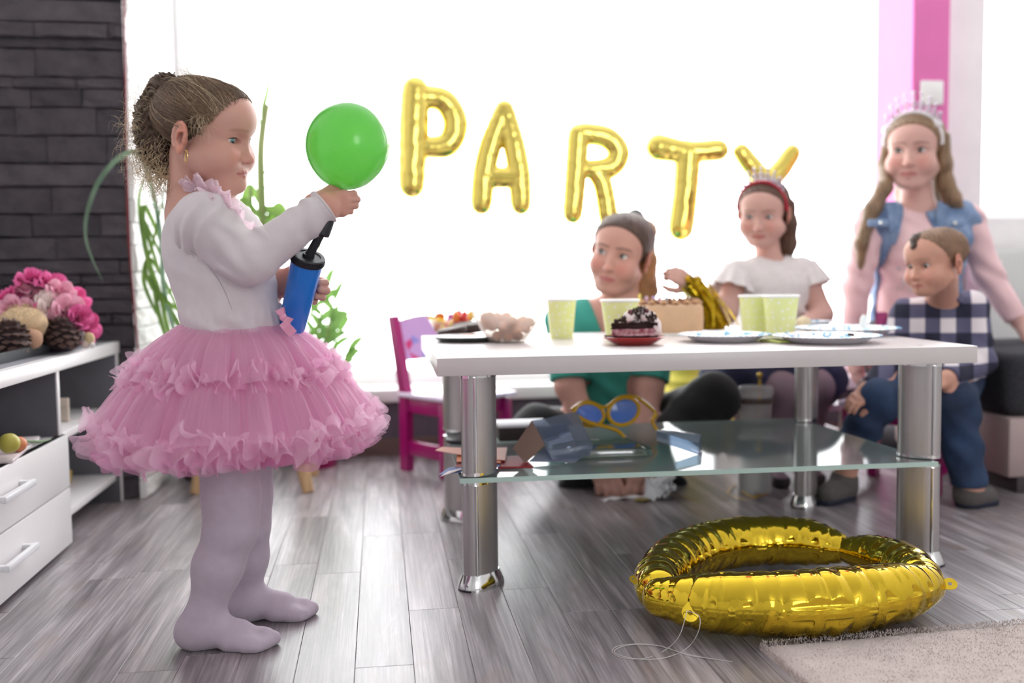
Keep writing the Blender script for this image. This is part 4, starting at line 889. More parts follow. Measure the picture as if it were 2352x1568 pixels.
def surface_nets(f, lo, hi, h, B=8):
    """mesh of f<0 inside the box lo..hi with spacing h"""
    lo = np.array(lo, float); n = (np.ceil((np.array(hi)-lo)/h/B).astype(int)+1)*B; nb = n//B
    bc = np.stack(np.meshgrid(*[np.arange(m) for m in nb], indexing='ij'), -1).reshape(-1, 3)
    cen = lo+(bc*B+(B-1)/2)*h; dc = f(cen, B*h*1.2); act = np.abs(dc) < B*h*0.95
    val = np.where(dc < 0, -1.0, 1.0).astype(np.float32).reshape(*nb); val = np.repeat(np.repeat(np.repeat(val, B, 0), B, 1), B, 2)
    loc = np.stack(np.meshgrid(*[np.arange(B)]*3, indexing='ij'), -1).reshape(-1, 3)
    I = (bc[act][:, None, :]*B+loc[None]).reshape(-1, 3)
    for s in range(0, len(I), 400000):
        J = I[s:s+400000]; val[J[:, 0], J[:, 1], J[:, 2]] = f(lo+J*h, 2.5*h)
    S = val < 0; c = np.zeros(tuple(n-1), np.int8)
    for dx in (0, 1):
        for dy in (0, 1):
            for dz in (0, 1): c += S[dx:n[0]-1+dx, dy:n[1]-1+dy, dz:n[2]-1+dz]
    A = (c > 0) & (c < 8); ids = np.argwhere(A); idx = np.full(A.shape, -1, np.int64); idx[A] = np.arange(len(ids))
    acc = np.zeros((len(ids), 3)); cnt = np.zeros(len(ids))
    for ax in range(3):
        o1, o2 = [q for q in range(3) if q != ax]
        for a in (0, 1):
            for b in (0, 1):
                e0 = np.zeros(3, int); e0[o1] = a; e0[o2] = b; e1 = e0.copy(); e1[ax] = 1
                i0 = ids+e0; i1 = ids+e1; v0 = val[i0[:, 0], i0[:, 1], i0[:, 2]]; v1 = val[i1[:, 0], i1[:, 1], i1[:, 2]]
                m = (v0 < 0) != (v1 < 0); t = np.where(m, v0/np.where(m, v0-v1, 1), 0)
                p = e0[None]+t[:, None]*(e1-e0)[None]; acc[m] += p[m]; cnt[m] += 1
    V = lo+h*(ids+acc/cnt[:, None]); Fs = []
    for ax in range(3):
        o1, o2 = (ax+1) % 3, (ax+2) % 3
        s0 = [slice(None)]*3; s1 = [slice(None)]*3; s0[ax] = slice(0, -1); s1[ax] = slice(1, None)
        D = S[tuple(s0)] != S[tuple(s1)]; E = np.argwhere(D); E = E[(E[:, o1] > 0) & (E[:, o2] > 0) & (E[:, o1] < n[o1]-1) & (E[:, o2] < n[o2]-1)]
        def cell(a, b): q = E.copy(); q[:, o1] += a; q[:, o2] += b; return idx[q[:, 0], q[:, 1], q[:, 2]]
        q = np.stack([cell(-1, -1), cell(0, -1), cell(0, 0), cell(-1, 0)], 1); ins = S[E[:, 0], E[:, 1], E[:, 2]]
        q[~ins] = q[~ins][:, ::-1]; Fs.append(q)
    Fq = np.concatenate(Fs); Fq = Fq[(Fq >= 0).all(1)]
    for _ in range(2):
        d = f(V, 3*h); e = h*0.5; g = np.stack([f(V+np.eye(3)[i]*e, 3*h)-d for i in range(3)], 1)/e
        V = V-np.clip(d, -h, h)[:, None]*g/np.maximum((g**2).sum(1), 0.3)[:, None]*0.8
    return V, Fq
def grad(f, V, e=0.001):
    return np.stack([f(V+np.eye(3)[i]*e, 0.02)-f(V-np.eye(3)[i]*e, 0.02) for i in range(3)], 1)/(2*e)
def bbox(ops, pad=0.02):
    lo = np.full(3, 9.); hi = np.full(3, -9.)
    for p in ops:
        if p['sub']: continue
        if p['t'] == 'cap':
            r = max(p['ra'], p['rb']); l2 = np.minimum(p['a'], p['b'])-r; h2 = np.maximum(p['a'], p['b'])+r
        else: c, r = bound(p); l2 = c-r; h2 = c+r
        lo = np.minimum(lo, l2); hi = np.maximum(hi, h2)
    return lo-pad, hi+pad
def sdf_obj(name, ops, h, m, parent, cut=None, disp=None, color=None, lo=None, hi=None, label=None, loc=None):
    """ops -> one mesh. cut(P): kept where < 0; disp(P): added to the distance; color(V): per-vertex albedo"""
    def f(P, band=0.02):
        d = fdist(ops, P, band)
        if disp is not None: 
            w = np.abs(d) < 0.03
            if w.any(): d[w] = d[w]+disp(P[w])
        if cut is not None: d = np.maximum(d, cut(P))
        return d
    a, b = bbox(ops)
    if lo is not None: a = np.maximum(a, lo)
    if hi is not None: b = np.minimum(b, hi)
    V, Fq = surface_nets(f, a, b, h)
    me = bpy.data.meshes.new(name); off = np.array(parent_loc(parent)) if parent is not None else (np.array(loc) if loc is not None else np.zeros(3))
    W_ = V-off; me.vertices.add(len(W_)); me.vertices.foreach_set('co', W_.astype(np.float32).ravel())
    me.loops.add(4*len(Fq)); me.loops.foreach_set('vertex_index', Fq.astype(np.int32).ravel()); me.polygons.add(len(Fq)); me.polygons.foreach_set('loop_start', np.arange(0, 4*len(Fq), 4, dtype=np.int32))
    me.polygons.foreach_set('loop_total', np.full(len(Fq), 4, np.int32)); me.update(calc_edges=True); me.polygons.foreach_set('use_smooth', np.ones(len(Fq), bool))
    if color is not None:
        C = color(V); at_ = me.color_attributes.new('albedo', 'FLOAT_COLOR', 'POINT'); at_.data.foreach_set('color', np.concatenate([C, np.ones((len(C), 1))], 1).astype(np.float32).ravel())
    me.materials.append(m); me.validate(); o = bpy.data.objects.new(name, me); link(o, parent)
    if parent is None and loc is not None: o.location = tuple(loc)
    if label: o['label'] = label
    return o
def strands(name, paths, rad, m, parent, sides=3, kind='stuff', label=None):
    """thin hairs: each path an (n,3) array; rad per hair at the root, tapering"""
    V = []; Fc = []; base = 0
    for i, P in enumerate(paths):
        P = np.asarray(P); n = len(P); r = rad[i] if not np.isscalar(rad) else rad
        T = np.gradient(P, axis=0); T /= np.linalg.norm(T, axis=1)[:, None]+1e-9
        u = np.cross(T, [0.31, 0.2, 0.93]); u /= np.linalg.norm(u, axis=1)[:, None]+1e-9; w = np.cross(T, u)
        tp = r*(1-0.75*np.linspace(0, 1, n)**2)
        for k in range(sides):
            a = 2*PI*k/sides; V.append(P+tp[:, None]*(math.cos(a)*u+math.sin(a)*w))
        a_ = np.arange(n-1)
        for k in range(sides):
            l = (k+1) % sides; Fc.append(np.stack([base+k*n+a_, base+l*n+a_, base+l*n+a_+1, base+k*n+a_+1], 1))
        base += sides*n
    V = np.concatenate(V); Fq = np.concatenate(Fc); off = np.array(parent_loc(parent))
    me = bpy.data.meshes.new(name); me.vertices.add(len(V)); me.vertices.foreach_set('co', (V-off).astype(np.float32).ravel())
    me.loops.add(4*len(Fq)); me.loops.foreach_set('vertex_index', Fq.astype(np.int32).ravel()); me.polygons.add(len(Fq)); me.polygons.foreach_set('loop_start', np.arange(0, 4*len(Fq), 4, dtype=np.int32)); me.polygons.foreach_set('loop_total', np.full(len(Fq), 4, np.int32))
    me.update(calc_edges=True); me.polygons.foreach_set('use_smooth', np.ones(len(Fq), bool)); me.materials.append(m)
    o = bpy.data.objects.new(name, me); link(o, parent); o['kind'] = kind
    if label: o['label'] = label
    return o
# ------------------------------------------------------------------ heads (local: x to the person's right, y forward, z up, origin between the ear canals; metres)
def head_axes(fwd, up=(0, 0, 1)):
    f = np.array(fwd, float); f = f/np.linalg.norm(f); u = np.array(up, float); r = np.cross(f, u); r /= np.linalg.norm(r); u = np.cross(r, f)
    return np.stack([r, f, u], 1)
CRAN_C = np.array([0, -0.018, 0.042]); CRAN_R = np.array([0.0690, 0.088, 0.064])
def head_ops(child=1.0, lid=0.0, smile=0.3, jaw=1.0, ext=0.0, es=1.0):
    """child 1: toddler, 0: adult. lid: 0 open .. 1 nearly closed"""
    c = child; o = []; z_ch = -0.070-0.022*(1-c)-0.015*ext; fl = (1-c)
    o.append(ell(CRAN_C, CRAN_R, k=0.02))
    o.append(ell((0, 0.026+0.012*c, 0.042), (0.060, 0.054, 0.054), k=0.03))
    o.append(ell((0, 0.028+0.004*ext, -0.022-0.006*fl-0.006*ext), (0.055*jaw, 0.048, 0.050+0.006*fl+0.004*ext), k=0.03))
    o.append(ell((0, 0.060+0.012*ext, z_ch+0.010), (0.020, 0.018, 0.017), k=0.024))
    for s in (-1, 1):
        o.append(ell((s*0.034, 0.048+0.003*ext, -0.024-0.004*fl-0.005*ext), (0.029+0.003*c+0.003*ext, 0.031+0.002*ext, 0.030), k=0.02))
        o.append(cap((s*0.048*jaw, 0.005, -0.035-0.008*fl), (s*0.022, 0.048+0.010*ext, z_ch+0.012), 0.020, 0.016, k=0.02))
        o.append(cap((s*0.016, 0.0715, 0.0225), (s*0.042, 0.0590, 0.0205), 0.0075, 0.006, k=0.014))       # brow ridge
        o.append(ell((s*0.0285, 0.0835, 0.0075), (0.017, 0.0105, 0.0125), k=0.012, sub=True))             # socket
        o.append(ell((s*0.0285, 0.0743-0.0138*es, 0.0085), (0.0142*es, 0.0138*es, 0.0138*es), k=0.004))                     # lids over the eyeball
    # nose
    zt = -0.021-0.006*fl-0.004*ext
    o.append(cap((0, 0.071, 0.014), (0, 0.0875, zt+0.004), 0.0068, 0.0085, k=0.010))
    o.append(ell((0, 0.0925, zt), (0.0092, 0.0090, 0.0082), k=0.006))
    for s in (-1, 1):
        o.append(ell((s*0.0088, 0.0835, zt-0.002), (0.0060, 0.0085, 0.0060), k=0.005))
        o.append(ell((s*0.0050, 0.0900, zt-0.0085), (0.0030, 0.0042, 0.0034), k=0.002, sub=True))
    zm = -0.0445-0.010*fl-0.008*ext; ym = 0.0775
    o.append(ell((0, 0.064, zm), (0.024, 0.0185, 0.018), k=0.012))                                         # muzzle
    w = 0.0195+0.003*fl+0.003*ext; cu = 0.0065*smile
    for s in (-1, 1):
        o.append(cap((s*0.0042, ym+0.0045, zm+0.0044), (s*w, ym-0.010, zm+0.0006+cu), 0.0044, 0.0020, k=0.003))
        o.append(cap((0, ym+0.0042, zm-0.0050), (s*w*0.9, ym-0.0085, zm-0.0004+cu), 0.0053, 0.0022, k=0.003))
        o.append(cap((0, ym+0.0098, zm-0.0002), (s*w*1.06, ym-0.0065, zm+0.0005+cu), 0.0013, 0.0009, k=0.002, sub=True))
        # lids: the almond opening
        op = 1-lid; q = rotm(0, s*R(-5), 0)
        o.append(ell((s*0.0290, 0.0745, 0.0085-0.0030*lid), (0.0134*es, 0.0140*es, (0.0016+0.0048*op)*es), rot=q, k=0.0012, sub=True))
        # ears
        er = rotm(R(-8), 0, s*R(-24)); C = np.array([s*0.0690, -0.013, 0.000])
        o.append(ell(C, (0.0052, 0.0180, 0.0255), rot=er, k=0.006))
        ring = [C+er@np.array([s*0.0035, 0.0178*math.cos(a)-0.0012, 0.0240*math.sin(a)+0.002]) for a in np.linspace(R(-20), R(250), 11)]
        o.extend(chain(ring, [0.0034]*11, k=0.002))
        o.append(ell(C+er@np.array([s*0.0060, 0.0030, -0.001]), (0.0085, 0.0080, 0.0140), rot=er, k=0.0025, sub=True))
        o.extend(chain([C+er@np.array([s*0.0040, 0.0075, 0.013]), C+er@np.array([s*0.0045, -0.0045, 0.008]), C+er@np.array([s*0.0045, -0.0065, -0.006])], [0.0022, 0.0028, 0.0026], k=0.002))
        o.append(ell(C+er@np.array([s*0.0020, 0.0045, -0.0250]), (0.0048, 0.0072, 0.0078), rot=er, k=0.005))
        o.append(ell(C+er@np.array([s*0.0010, 0.0135, -0.003]), (0.0045, 0.0040, 0.0060), rot=er, k=0.003))
    return o
def face_color(L, base, lip='b5656a', brow='8a6a50', brow_w=0.5, child=1.0, blush=0.35, ext=0.0):
    """albedo of the skin at head-local points L"""
    b = np.array(rgb(base)[:3]); C = np.tile(b, (len(L), 1)); fl = 1-child; zm = -0.0445-0.010*fl-0.008*ext
    def mix(w, col):
        nonlocal C
        w = np.clip(w, 0, 1)[:, None]; C = C*(1-w)+np.array(rgb(col)[:3])*w
    ax = np.abs(L[:, 0]); fr = L[:, 1] > 0.03
    mix(blush*np.exp(-((ax-0.036)/0.018)**2-((L[:, 2]+0.022)/0.018)**2)*fr, 'd88478')
    mix(0.35*np.exp(-(ax/0.010)**2-((L[:, 2]+0.024)/0.009)**2)*(L[:, 1] > 0.08), 'd98a7c')
    w = 0.0195+0.003*fl+0.003*ext; lz = np.where(L[:, 2] > zm, 0.0070, 0.0085)*np.sqrt(np.clip(1-(ax/(w*1.05))**2, 0, 1))
    mix(np.clip((lz-np.abs(L[:, 2]-zm))/0.0022, 0, 1)*(L[:, 1] > 0.055)*0.75, lip)
    mix(np.exp(-((L[:, 2]-zm)/0.0013)**2)*(ax < w)*(L[:, 1] > 0.06)*0.6, '7a3a3c')
    bz = 0.0265+0.004*np.cos((ax-0.027)/0.022*1.3)-0.002; mix(brow_w*np.exp(-((L[:, 2]-bz)/0.0032)**4)*np.clip((0.0225-np.abs(ax-0.028))/0.006, 0, 1)*fr, brow)
    mix(0.30*np.exp(-(((ax-0.029)/0.016)**2+((L[:, 2]-0.007)/0.009)**2)**2)*fr, 'b07a6c')
    ec = np.exp(-(((L[:, 1]+0.010)/0.0085)**2+((L[:, 2]+0.001)/0.014)**2)**2)*(ax > 0.062)*(ax < 0.0745); mix(0.55*np.clip((ax-0.068)/0.006, 0, 1)*np.clip((0.036-np.abs(L[:, 2]))/0.01, 0, 1)*np.clip((0.024-np.abs(L[:, 1]+0.013))/0.01, 0, 1), 'dd8a72')
    mix(0.55*ec, '8a4a3c')  # shade in the ear hollow, painted into the skin colour
    return C
M_skin = mat('skin', 'e0b09a', 0.48, spec=0.35, attr='albedo', var=0.05, vscale=30, sss=0.12)
M_eyew = mat('eye_white', 'e6e2df', 0.12); M_lash = mat('lash', '2c211d', 0.7)
def eyes(par, o, A, s, iris='5d7a86', look=(0, 0), lid=0.0, lash=0.0006, es=1.0):
    """eyeballs with iris and pupil, and lashes along the upper lid"""
    for sd in (-1, 1):
        c = np.array([sd*0.0285, 0.0743-0.0138*es, 0.0085]); W = lambda q: o+s*(A@np.asarray(q))
        d = np.array([look[0], 1.0, look[1]]); d = d/np.linalg.norm(d); u, w, d = frame(d); r = 0.0122*es
        mb = MB(); rows = []; mi = []; rings = [0.02, 0.20, 0.201, 0.50, 0.501, 0.8, 1.2, 1.6, 2.1, 2.6, 3.1]
        for t in rings:
            th = t; rows.append([W(c+r*(math.cos(th)*d+math.sin(th)*(math.cos(a)*u+math.sin(a)*w))) for a in np.linspace(0, 2*PI, 28, endpoint=False)])
        mb.grid(np.array(rows), closev=True); mb.m = [1 if i//28 < 2 else (2 if i//28 < 4 else 0) for i in range(len(mb.f))]
        obj('eyeball', mb, [M_eyew, mat('pupil', '0a0a0c', 0.05), mat('iris_'+iris, iris, 0.1, var=0.3, vscale=400)], par, world=True, smooth=180)
        z0 = 0.0085-0.0030*lid; hz = (0.0016+0.0048*(1-lid))*es; pts = []
        for a in np.linspace(R(14), R(166), 13):
            x = sd*0.0290+0.0128*es*math.cos(a); z = z0+hz*math.sin(a); y = c[1]+math.sqrt(max(1e-6, (0.0136*es)**2-(x-c[0])**2*0.93-(z-c[2])**2)); pts.append(W((x, y+0.0004, z)))
        n = len(pts); obj('eyelashes', MB().tube(pts, [lash*s*(0.5+0.9*math.sin(PI*i/(n-1))) for i in range(n)], 6), M_lash, par, world=True)
def project(ops, P, off=0.0, it=4, cut=None):
    P = np.array(P, float)
    for _ in range(it):
        d = fdist(ops, P, 0.03)-off; g = grad(lambda q, b=0.03: fdist(ops, q, 0.03), P); P = P-np.clip(d, -0.01, 0.01)[:, None]*g/np.maximum((g**2).sum(1), 0.2)[:, None]
    return P
def scalp(dirs, off=0.0):
    """points on the cranium ellipsoid along head-local directions"""
    c = CRAN_C; r = CRAN_R+off; d = dirs/np.linalg.norm(dirs, axis=1)[:, None]
    return c+d/np.linalg.norm(d/r, axis=1)[:, None]
# ------------------------------------------------------------------ hands (local: x to the thumb side, y to the fingers, z to the back of the hand; size: middle finger tip to wrist about 1)
def hand_ops(curl=0.5, spread=0.1, thumb=(0.6, 0.3), L=0.10, mirror=1, grip=None, kk=0.10):
    o = []; w = 0.42*L; fb = [(0.155, 0.50), (0.055, 0.525), (-0.050, 0.505), (-0.145, 0.455)]; ln = [0.42, 0.47, 0.43, 0.33]; rr = [0.070, 0.072, 0.068, 0.058]
    m = np.array([mirror, 1, 1.0])
    P = lambda x, y, z=0.0: np.array([x, y, z])*L*m
    for k, (x, y) in enumerate(fb): o.append(cap(P(x*0.55, 0.06, 0), P(x, y, 0.01), 0.115*L, 0.090*L, k=0.07*L))
    o.append(ell(P(0.10, 0.18, -0.06), np.array([0.11, 0.20, 0.10])*L, k=0.06*L))
    o.append(ell(P(-0.10, 0.18, -0.05), np.array([0.09, 0.20, 0.09])*L, k=0.06*L))
    for k, (x, y) in enumerate(fb):
        cu = curl[k] if not np.isscalar(curl) else curl; p = P(x, y, 0.01); ang = 0.25*cu; sp = spread*(1.2-k*0.8); l = ln[k]*L
        for j, (fr, dc) in enumerate(((0.46, 1.15), (0.31, 1.45), (0.23, 1.0))):
            d = np.array([math.sin(sp)*math.cos(ang)*mirror, math.cos(sp)*math.cos(ang), -math.sin(ang)]); q = p+d*l*fr
            o.append(cap(p, q, rr[k]*L*(1-0.10*j), rr[k]*L*(0.92-0.10*j), k=0.018*L if j else 0.035*L)); p = q; ang += dc*cu
    # thumb leaves the side of the palm near its base
    p = P(0.16, 0.14, -0.05); a1, b1 = thumb
    for j, (l, r0, r1) in enumerate(((0.24, 0.105, 0.085), (0.19, 0.082, 0.074), (0.15, 0.072, 0.058))):
        d = np.array([math.sin(a1)*mirror*math.cos(b1), math.cos(a1)*math.cos(b1), -math.sin(b1)]); q = p+d*l*L
        o.append(cap(p, q, r0*L, r1*L, k=0.05*L if j == 0 else 0.02*L)); p = q; a1 -= 0.45; b1 += 0.15
    return o
def hand_axes(fing, back):
    """fing: direction of the fingers, back: direction of the back of the hand -> columns x (thumb side, right hand seen with mirror=1: x = fing x back), y, z"""
    y = np.array(fing, float); y /= np.linalg.norm(y); z = np.array(back, float); z -= y*(z@y); z /= np.linalg.norm(z); return np.stack([np.cross(y, z), y, z], 1)
# ================================================================== foil balloons
def foil_sdf(strokes, plate=1.0, crease=0.18, cf=60.0, fine=0.10, kk=0.006):
    """strokes: list of (points (n,2), radii); pillow shape about the plane w=0. returns f(u,v,w)"""
    segs = []
    for pts, rad in strokes:
        L = 0.0; rad = np.broadcast_to(np.array(rad, float), (len(pts),))
        for i in range(len(pts)-1):
            a, b = np.array(pts[i], float), np.array(pts[i+1], float); l = np.linalg.norm(b-a); segs.append((a, b, rad[i], rad[i+1], L, l)); L += l
    def f(U):
        P = U[:, :2]; w = np.abs(U[:, 2]); d = np.full(len(P), 1.0); t = np.zeros(len(P)); Rr = np.full(len(P), 0.02); side = np.zeros(len(P))
        for a, b, ra, rb, L0, l in segs:
            ab = b-a; s = np.clip(((P-a)@ab)/(ab@ab+1e-12), 0, 1); r = ra+(rb-ra)*s; q = P-a-s[:, None]*ab; e = np.linalg.norm(q, axis=1)-r
            m = e < d; t = np.where(m, L0+s*l, t); Rr = np.where(m, r, Rr); side = np.where(m, np.sign(q[:, 0]*ab[1]-q[:, 1]*ab[0]), side)
            h = np.clip(0.5+0.5*(d-e)/kk, 0, 1); d = d+(e-d)*h-kk*h*(1-h)
        x = np.clip((Rr+np.minimum(d, 0))/Rr, 0, 1); hgt = Rr*np.sqrt(np.maximum(1-x*x, 0))*plate
        near = np.exp(-np.maximum(-d, 0)/(0.55*Rr)); ph = t*cf+side*1.3
        cr = np.abs(np.sin(ph+0.7*np.sin(ph*0.31)))**0.5; hgt = hgt*(1-crease*near*(1-cr))-fine*Rr*near*0.25*np.sin(ph*3.7+2*np.sin(ph*0.9))*(1-near*0.4)
        return np.where(d < 0, (w-np.maximum(hgt, 0.0015))*0.75, np.hypot(d, w)-0.0008)
    return f
M_gold = mat('gold_foil', 'e4cf6c', 0.16, metal=1.0)
M_gold2 = mat('bright_gold_foil', 'd6b736', 0.07, metal=1.0)
def foil_obj(name, strokes, O, ex, ey, h, m, parent, **k):
    """local (u along ex, v along ey, w normal)"""
    ez = np.cross(ex, ey); Rm = np.stack([ex, ey, ez], 1); f = foil_sdf(strokes, **k)
    allp = np.concatenate([np.array(p) for p, r in strokes]); rm = max(np.max(r) for p, r in strokes); lo = np.r_[allp.min(0)-rm-0.01, -rm*k.get('plate', 1)-0.008]; hi = np.r_[allp.max(0)+rm+0.01, rm*k.get('plate', 1)+0.008]
    V, Fq = surface_nets(lambda P, band=0: f(P), lo, hi, h); mb = MB(); W_ = V@Rm.T+O; mb.v = W_.tolist(); mb.f = [tuple(q) for q in Fq.tolist()]; mb.m = [0]*len(Fq)
    return obj(name, mb, m, parent, world=True, smooth=180)
LY = 3.16
def letter(name, strokes, tails, label, turn=0.0):
    allp = [p for s in strokes for p in s[0]]; cx = sum(p[0] for p in allp)/len(allp); cy = sum(p[1] for p in allp)/len(allp); O = at(cx, cy, LY); px = np.dot(O-CO, CW)/F
    ex = np.array([math.cos(turn), math.sin(turn), 0]); ey = np.array([0.0, 0, 1]); st = []
    for pts, r in strokes:
        q = spline(pts, 4); rr = np.interp(np.linspace(0, 1, len(q)), np.linspace(0, 1, len(pts)), np.broadcast_to(np.array(r, float), (len(pts),)))
        uv = [((at(x, y, LY)-O)[0], (at(x, y, LY)-O)[2]) for x, y in q]; st.append((np.array(uv), rr*px*1.28))
    t = thing('letter_balloon', label, 'balloon', O)
    foil_obj('foil', st, O, ex, ey, 0.0042, M_gold, t, plate=0.85, crease=0.16, cf=44.0, fine=0.05)
    for x, y in tails:
        p = at(x, y, LY); obj('tail', MB().tube([p+np.array([0, 0, 0.02]), p, p-np.array([-0.004, 0, 0.016])], [0.007, 0.004, 0.006], 8, flat=0.4), M_gold, t, world=True)
    tp = min(allp, key=lambda p: p[1]); a = at(tp[0], tp[1]-20, LY); obj('hanging_thread', MB().tube([a-np.array([0, 0, 0.02]), np.array([a[0], a[1], 2.6])], 0.0004, 4), mat('clear_thread', 'f4f4f4', 0.4), t, world=True)
letter('P', [([(954, 208), (950, 300), (946, 425)], [25, 27, 24]), ([(972, 222), (1022, 232), (1048, 282), (1028, 332), (975, 338)], [20, 22, 23, 22, 18])], [(945, 448)], 'gold foil balloon shaped as the letter P, leftmost by the window', 0.12)
letter('A', [([(1157, 252), (1128, 330), (1112, 400), (1106, 468)], [17, 20, 21, 20]), ([(1160, 252), (1180, 330), (1192, 400), (1196, 470)], [17, 20, 21, 19]), ([(1112, 408), (1192, 408)], 19)], [(1193, 488)], 'gold foil balloon shaped as the letter A, second from the left', -0.08)
letter('R', [([(1328, 310), (1322, 400), (1315, 490)], [20, 20, 19]), ([(1340, 306), (1395, 316), (1422, 350), (1402, 384), (1345, 388)], [19, 20, 20, 20, 15]), ([(1365, 392), (1385, 425), (1398, 500)], [16, 18, 19])], [(1320, 520)], 'gold foil balloon shaped as the letter R above the seated woman', 0.05)
letter('T', [([(1514, 338), (1580, 348), (1648, 345)], [25, 19, 20]), ([(1580, 352), (1574, 440), (1564, 522)], [24, 23, 24])], [(1565, 550)], 'gold foil balloon shaped as the letter T between woman and tiara girl', -0.05)
letter('Y', [([(1700, 350), (1728, 385), (1762, 420)], [16, 18, 18]), ([(1822, 350), (1795, 388), (1764, 420)], [16, 18, 18]), ([(1763, 415), (1762, 520)], [19, 19])], [(1762, 548)], 'gold foil balloon shaped as the letter Y behind the tiara', 0.1)
# ---- big letter lying on the floor
fb = thing('floor_balloon', 'large gold foil letter balloon lying flat on the floor in front of the table', 'balloon', (0.70, 1.72, 0))
zc = 0.060
def G_(x, y, z=zc): p = onz(x, y, z); return (p[0]-0.70, p[1]-1.72)
bar = spline([G_(1520, 1372), G_(1650, 1384), G_(1850, 1386), G_(2020, 1366), G_(2122, 1344)], 4); rb1 = np.interp(np.linspace(0, 1, len(bar)), [0, 0.25, 0.55, 0.8, 1], [0.034, 0.052, 0.058, 0.053, 0.036])
arc = spline([G_(1512, 1352), G_(1520, 1318), G_(1585, 1270), G_(1700, 1244), G_(1830, 1242), G_(1915, 1256)], 4); ra1 = np.interp(np.linspace(0, 1, len(arc)), [0, 0.3, 0.6, 0.85, 1], [0.040, 0.050, 0.052, 0.048, 0.034])
lob = spline([G_(1945, 1262), G_(2010, 1275), G_(2075, 1300), G_(2118, 1335)], 4); rl1 = np.interp(np.linspace(0, 1, len(lob)), [0, 0.3, 0.7, 1], [0.024, 0.040, 0.046, 0.038])
foil_obj('foil', [(bar, rb1), (arc, ra1), (lob, rl1)], np.array([0.70, 1.72, zc]), np.array([1.0, 0, 0]), np.array([0, 1.0, 0]), 0.0024, M_gold2, fb, plate=1.0, crease=0.24, cf=78.0, fine=0.09, kk=0.004)
def tab(p, d, up, L=0.026, w=0.010, name='tab'):
    d = np.array(d, float)/np.linalg.norm(d); up = np.array(up, float); sd = np.cross(d, up); sd /= np.linalg.norm(sd); nn = np.cross(sd, d); out = []; hole = []
    c = p+d*L*0.66
    o_ = [c+w*(math.cos(a)*d+math.sin(a)*sd) for a in np.linspace(-PI*0.62, PI*0.62, 13)]; o_ += [p+sd*w*0.55, p-sd*w*0.55]; hl = [c+w*0.28*(math.cos(a)*d+math.sin(a)*sd) for a in np.linspace(0, 2*PI, 15, endpoint=False)]
    # ring between outline and hole, both sides
    cen = c; n = 48; oo = []; 
    ol = np.array(o_+[o_[0]]); seg = np.r_[0, np.cumsum(np.linalg.norm(np.diff(ol, axis=0), axis=1))]
    ang = np.linspace(0, 2*PI, n, endpoint=False); O2 = []
    for a in ang:
        v = math.cos(a)*d+math.sin(a)*sd; best = w
        for i in range(len(ol)-1):
            A, B = ol[i]-c, ol[i+1]-c; M2 = np.array([[v@d, -(B-A)@d], [v@sd, -(B-A)@sd]])
            if abs(np.linalg.det(M2)) > 1e-12:
                s_, t_ = np.linalg.solve(M2, [A@d, A@sd])
                if s_ > 0 and -1e-6 <= t_ <= 1+1e-6: best = s_
        O2.append(c+v*best)
    I2 = [c+w*0.28*(math.cos(a)*d+math.sin(a)*sd) for a in ang]; mb = MB()
    mb.grid(np.array([[q+nn*0.0004 for q in O2], [q+nn*0.0004 for q in I2], [q-nn*0.0004 for q in I2], [q-nn*0.0004 for q in O2]]), closev=True, closeu=True)
    return obj(name, mb, M_gold2, fb, world=True, smooth=0)
tp = at(1592, 1384, 1.565); tab(tp, CR*(-0.35)-CU*0.9-CW*0.35, -CW+CU*0.2, 0.026, 0.0145)
tp = at(2160, 1345, 1.60); tab(tp, CR*0.97+CU*0.2, CU*0.75-CW*0.6, 0.026, 0.0125)
tp = at(1462, 1340, 1.63); tab(tp, -CR*0.6+CU*0.8, -CW+CU*0.1, 0.016, 0.006)
thr = MB(); zf = 0.0012
tA = at(1578, 1402, 1.55); ptsA = [tA, at(1560, 1460, 1.53)]+[onz(x, y, zf) for x, y in ((1525, 1494), (1478, 1512), (1430, 1510), (1406, 1497), (1420, 1483), (1475, 1478), (1530, 1487), (1575, 1503), (1630, 1512), (1682, 1519))]
ptsB = [tA, at(1606, 1415, 1.548), at(1604, 1450, 1.535)]+[onz(x, y, zf+0.001) for x, y in ((1580, 1486), (1535, 1508), (1480, 1514), (1425, 1505), (1412, 1492), (1450, 1480), (1510, 1482), (1560, 1497), (1610, 1508), (1650, 1515))]
thr.tube(spline(ptsA, 6), 0.0006, 5); obj('thread', thr, mat('white_thread', 'cfcac6', 0.7), fb, world=True)
obj('thread', MB().tube(spline(ptsB, 6), 0.0006, 5), mat('white_thread', 'cfcac6', 0.7), fb, world=True)
# ================================================================== odds and ends on the floor
q = onz(1485, 1150); bow = thing('lace_bow', 'crumpled white lace bow with a gold clip lying on the floor under the table', 'bow', q); M_lace = mat('white_lace', 'e9e8ea', 0.85)
def ribbon(name, pts, w, m, par, wav=0.0, fr=40, up=(0, 0, 1)):
    P = spline(pts, 10); T = np.gradient(P, axis=0); T /= np.linalg.norm(T, axis=1)[:, None]; up = np.array(up, float); G = []
    for i, p in enumerate(P):
        sd = np.cross(T[i], up); sd /= np.linalg.norm(sd)+1e-9; G.append([p+sd*w*b+up*(wav*math.sin(fr*i/len(P)+b*1.5)*abs(b)) for b in (-1, -0.5, 0, 0.5, 1)])
    return obj(name, MB().grid(np.array(G)), m, par, world=True)
for k in range(5):
    ribbon('lace_frill', [q+np.array([0.004*k, 0.012*k-0.01, 0.010+0.008*k]), q+np.array([0.03, 0.01*k, 0.022+0.006*k]), q+np.array([0.058+0.004*k, 0.006*k, 0.020+0.010*k]), q+np.array([0.066, 0.01*k-0.01, 0.030+0.006*k])], 0.016, M_lace, bow, 0.007, 30+5*k, up=(0.1, -0.5, 0.85))
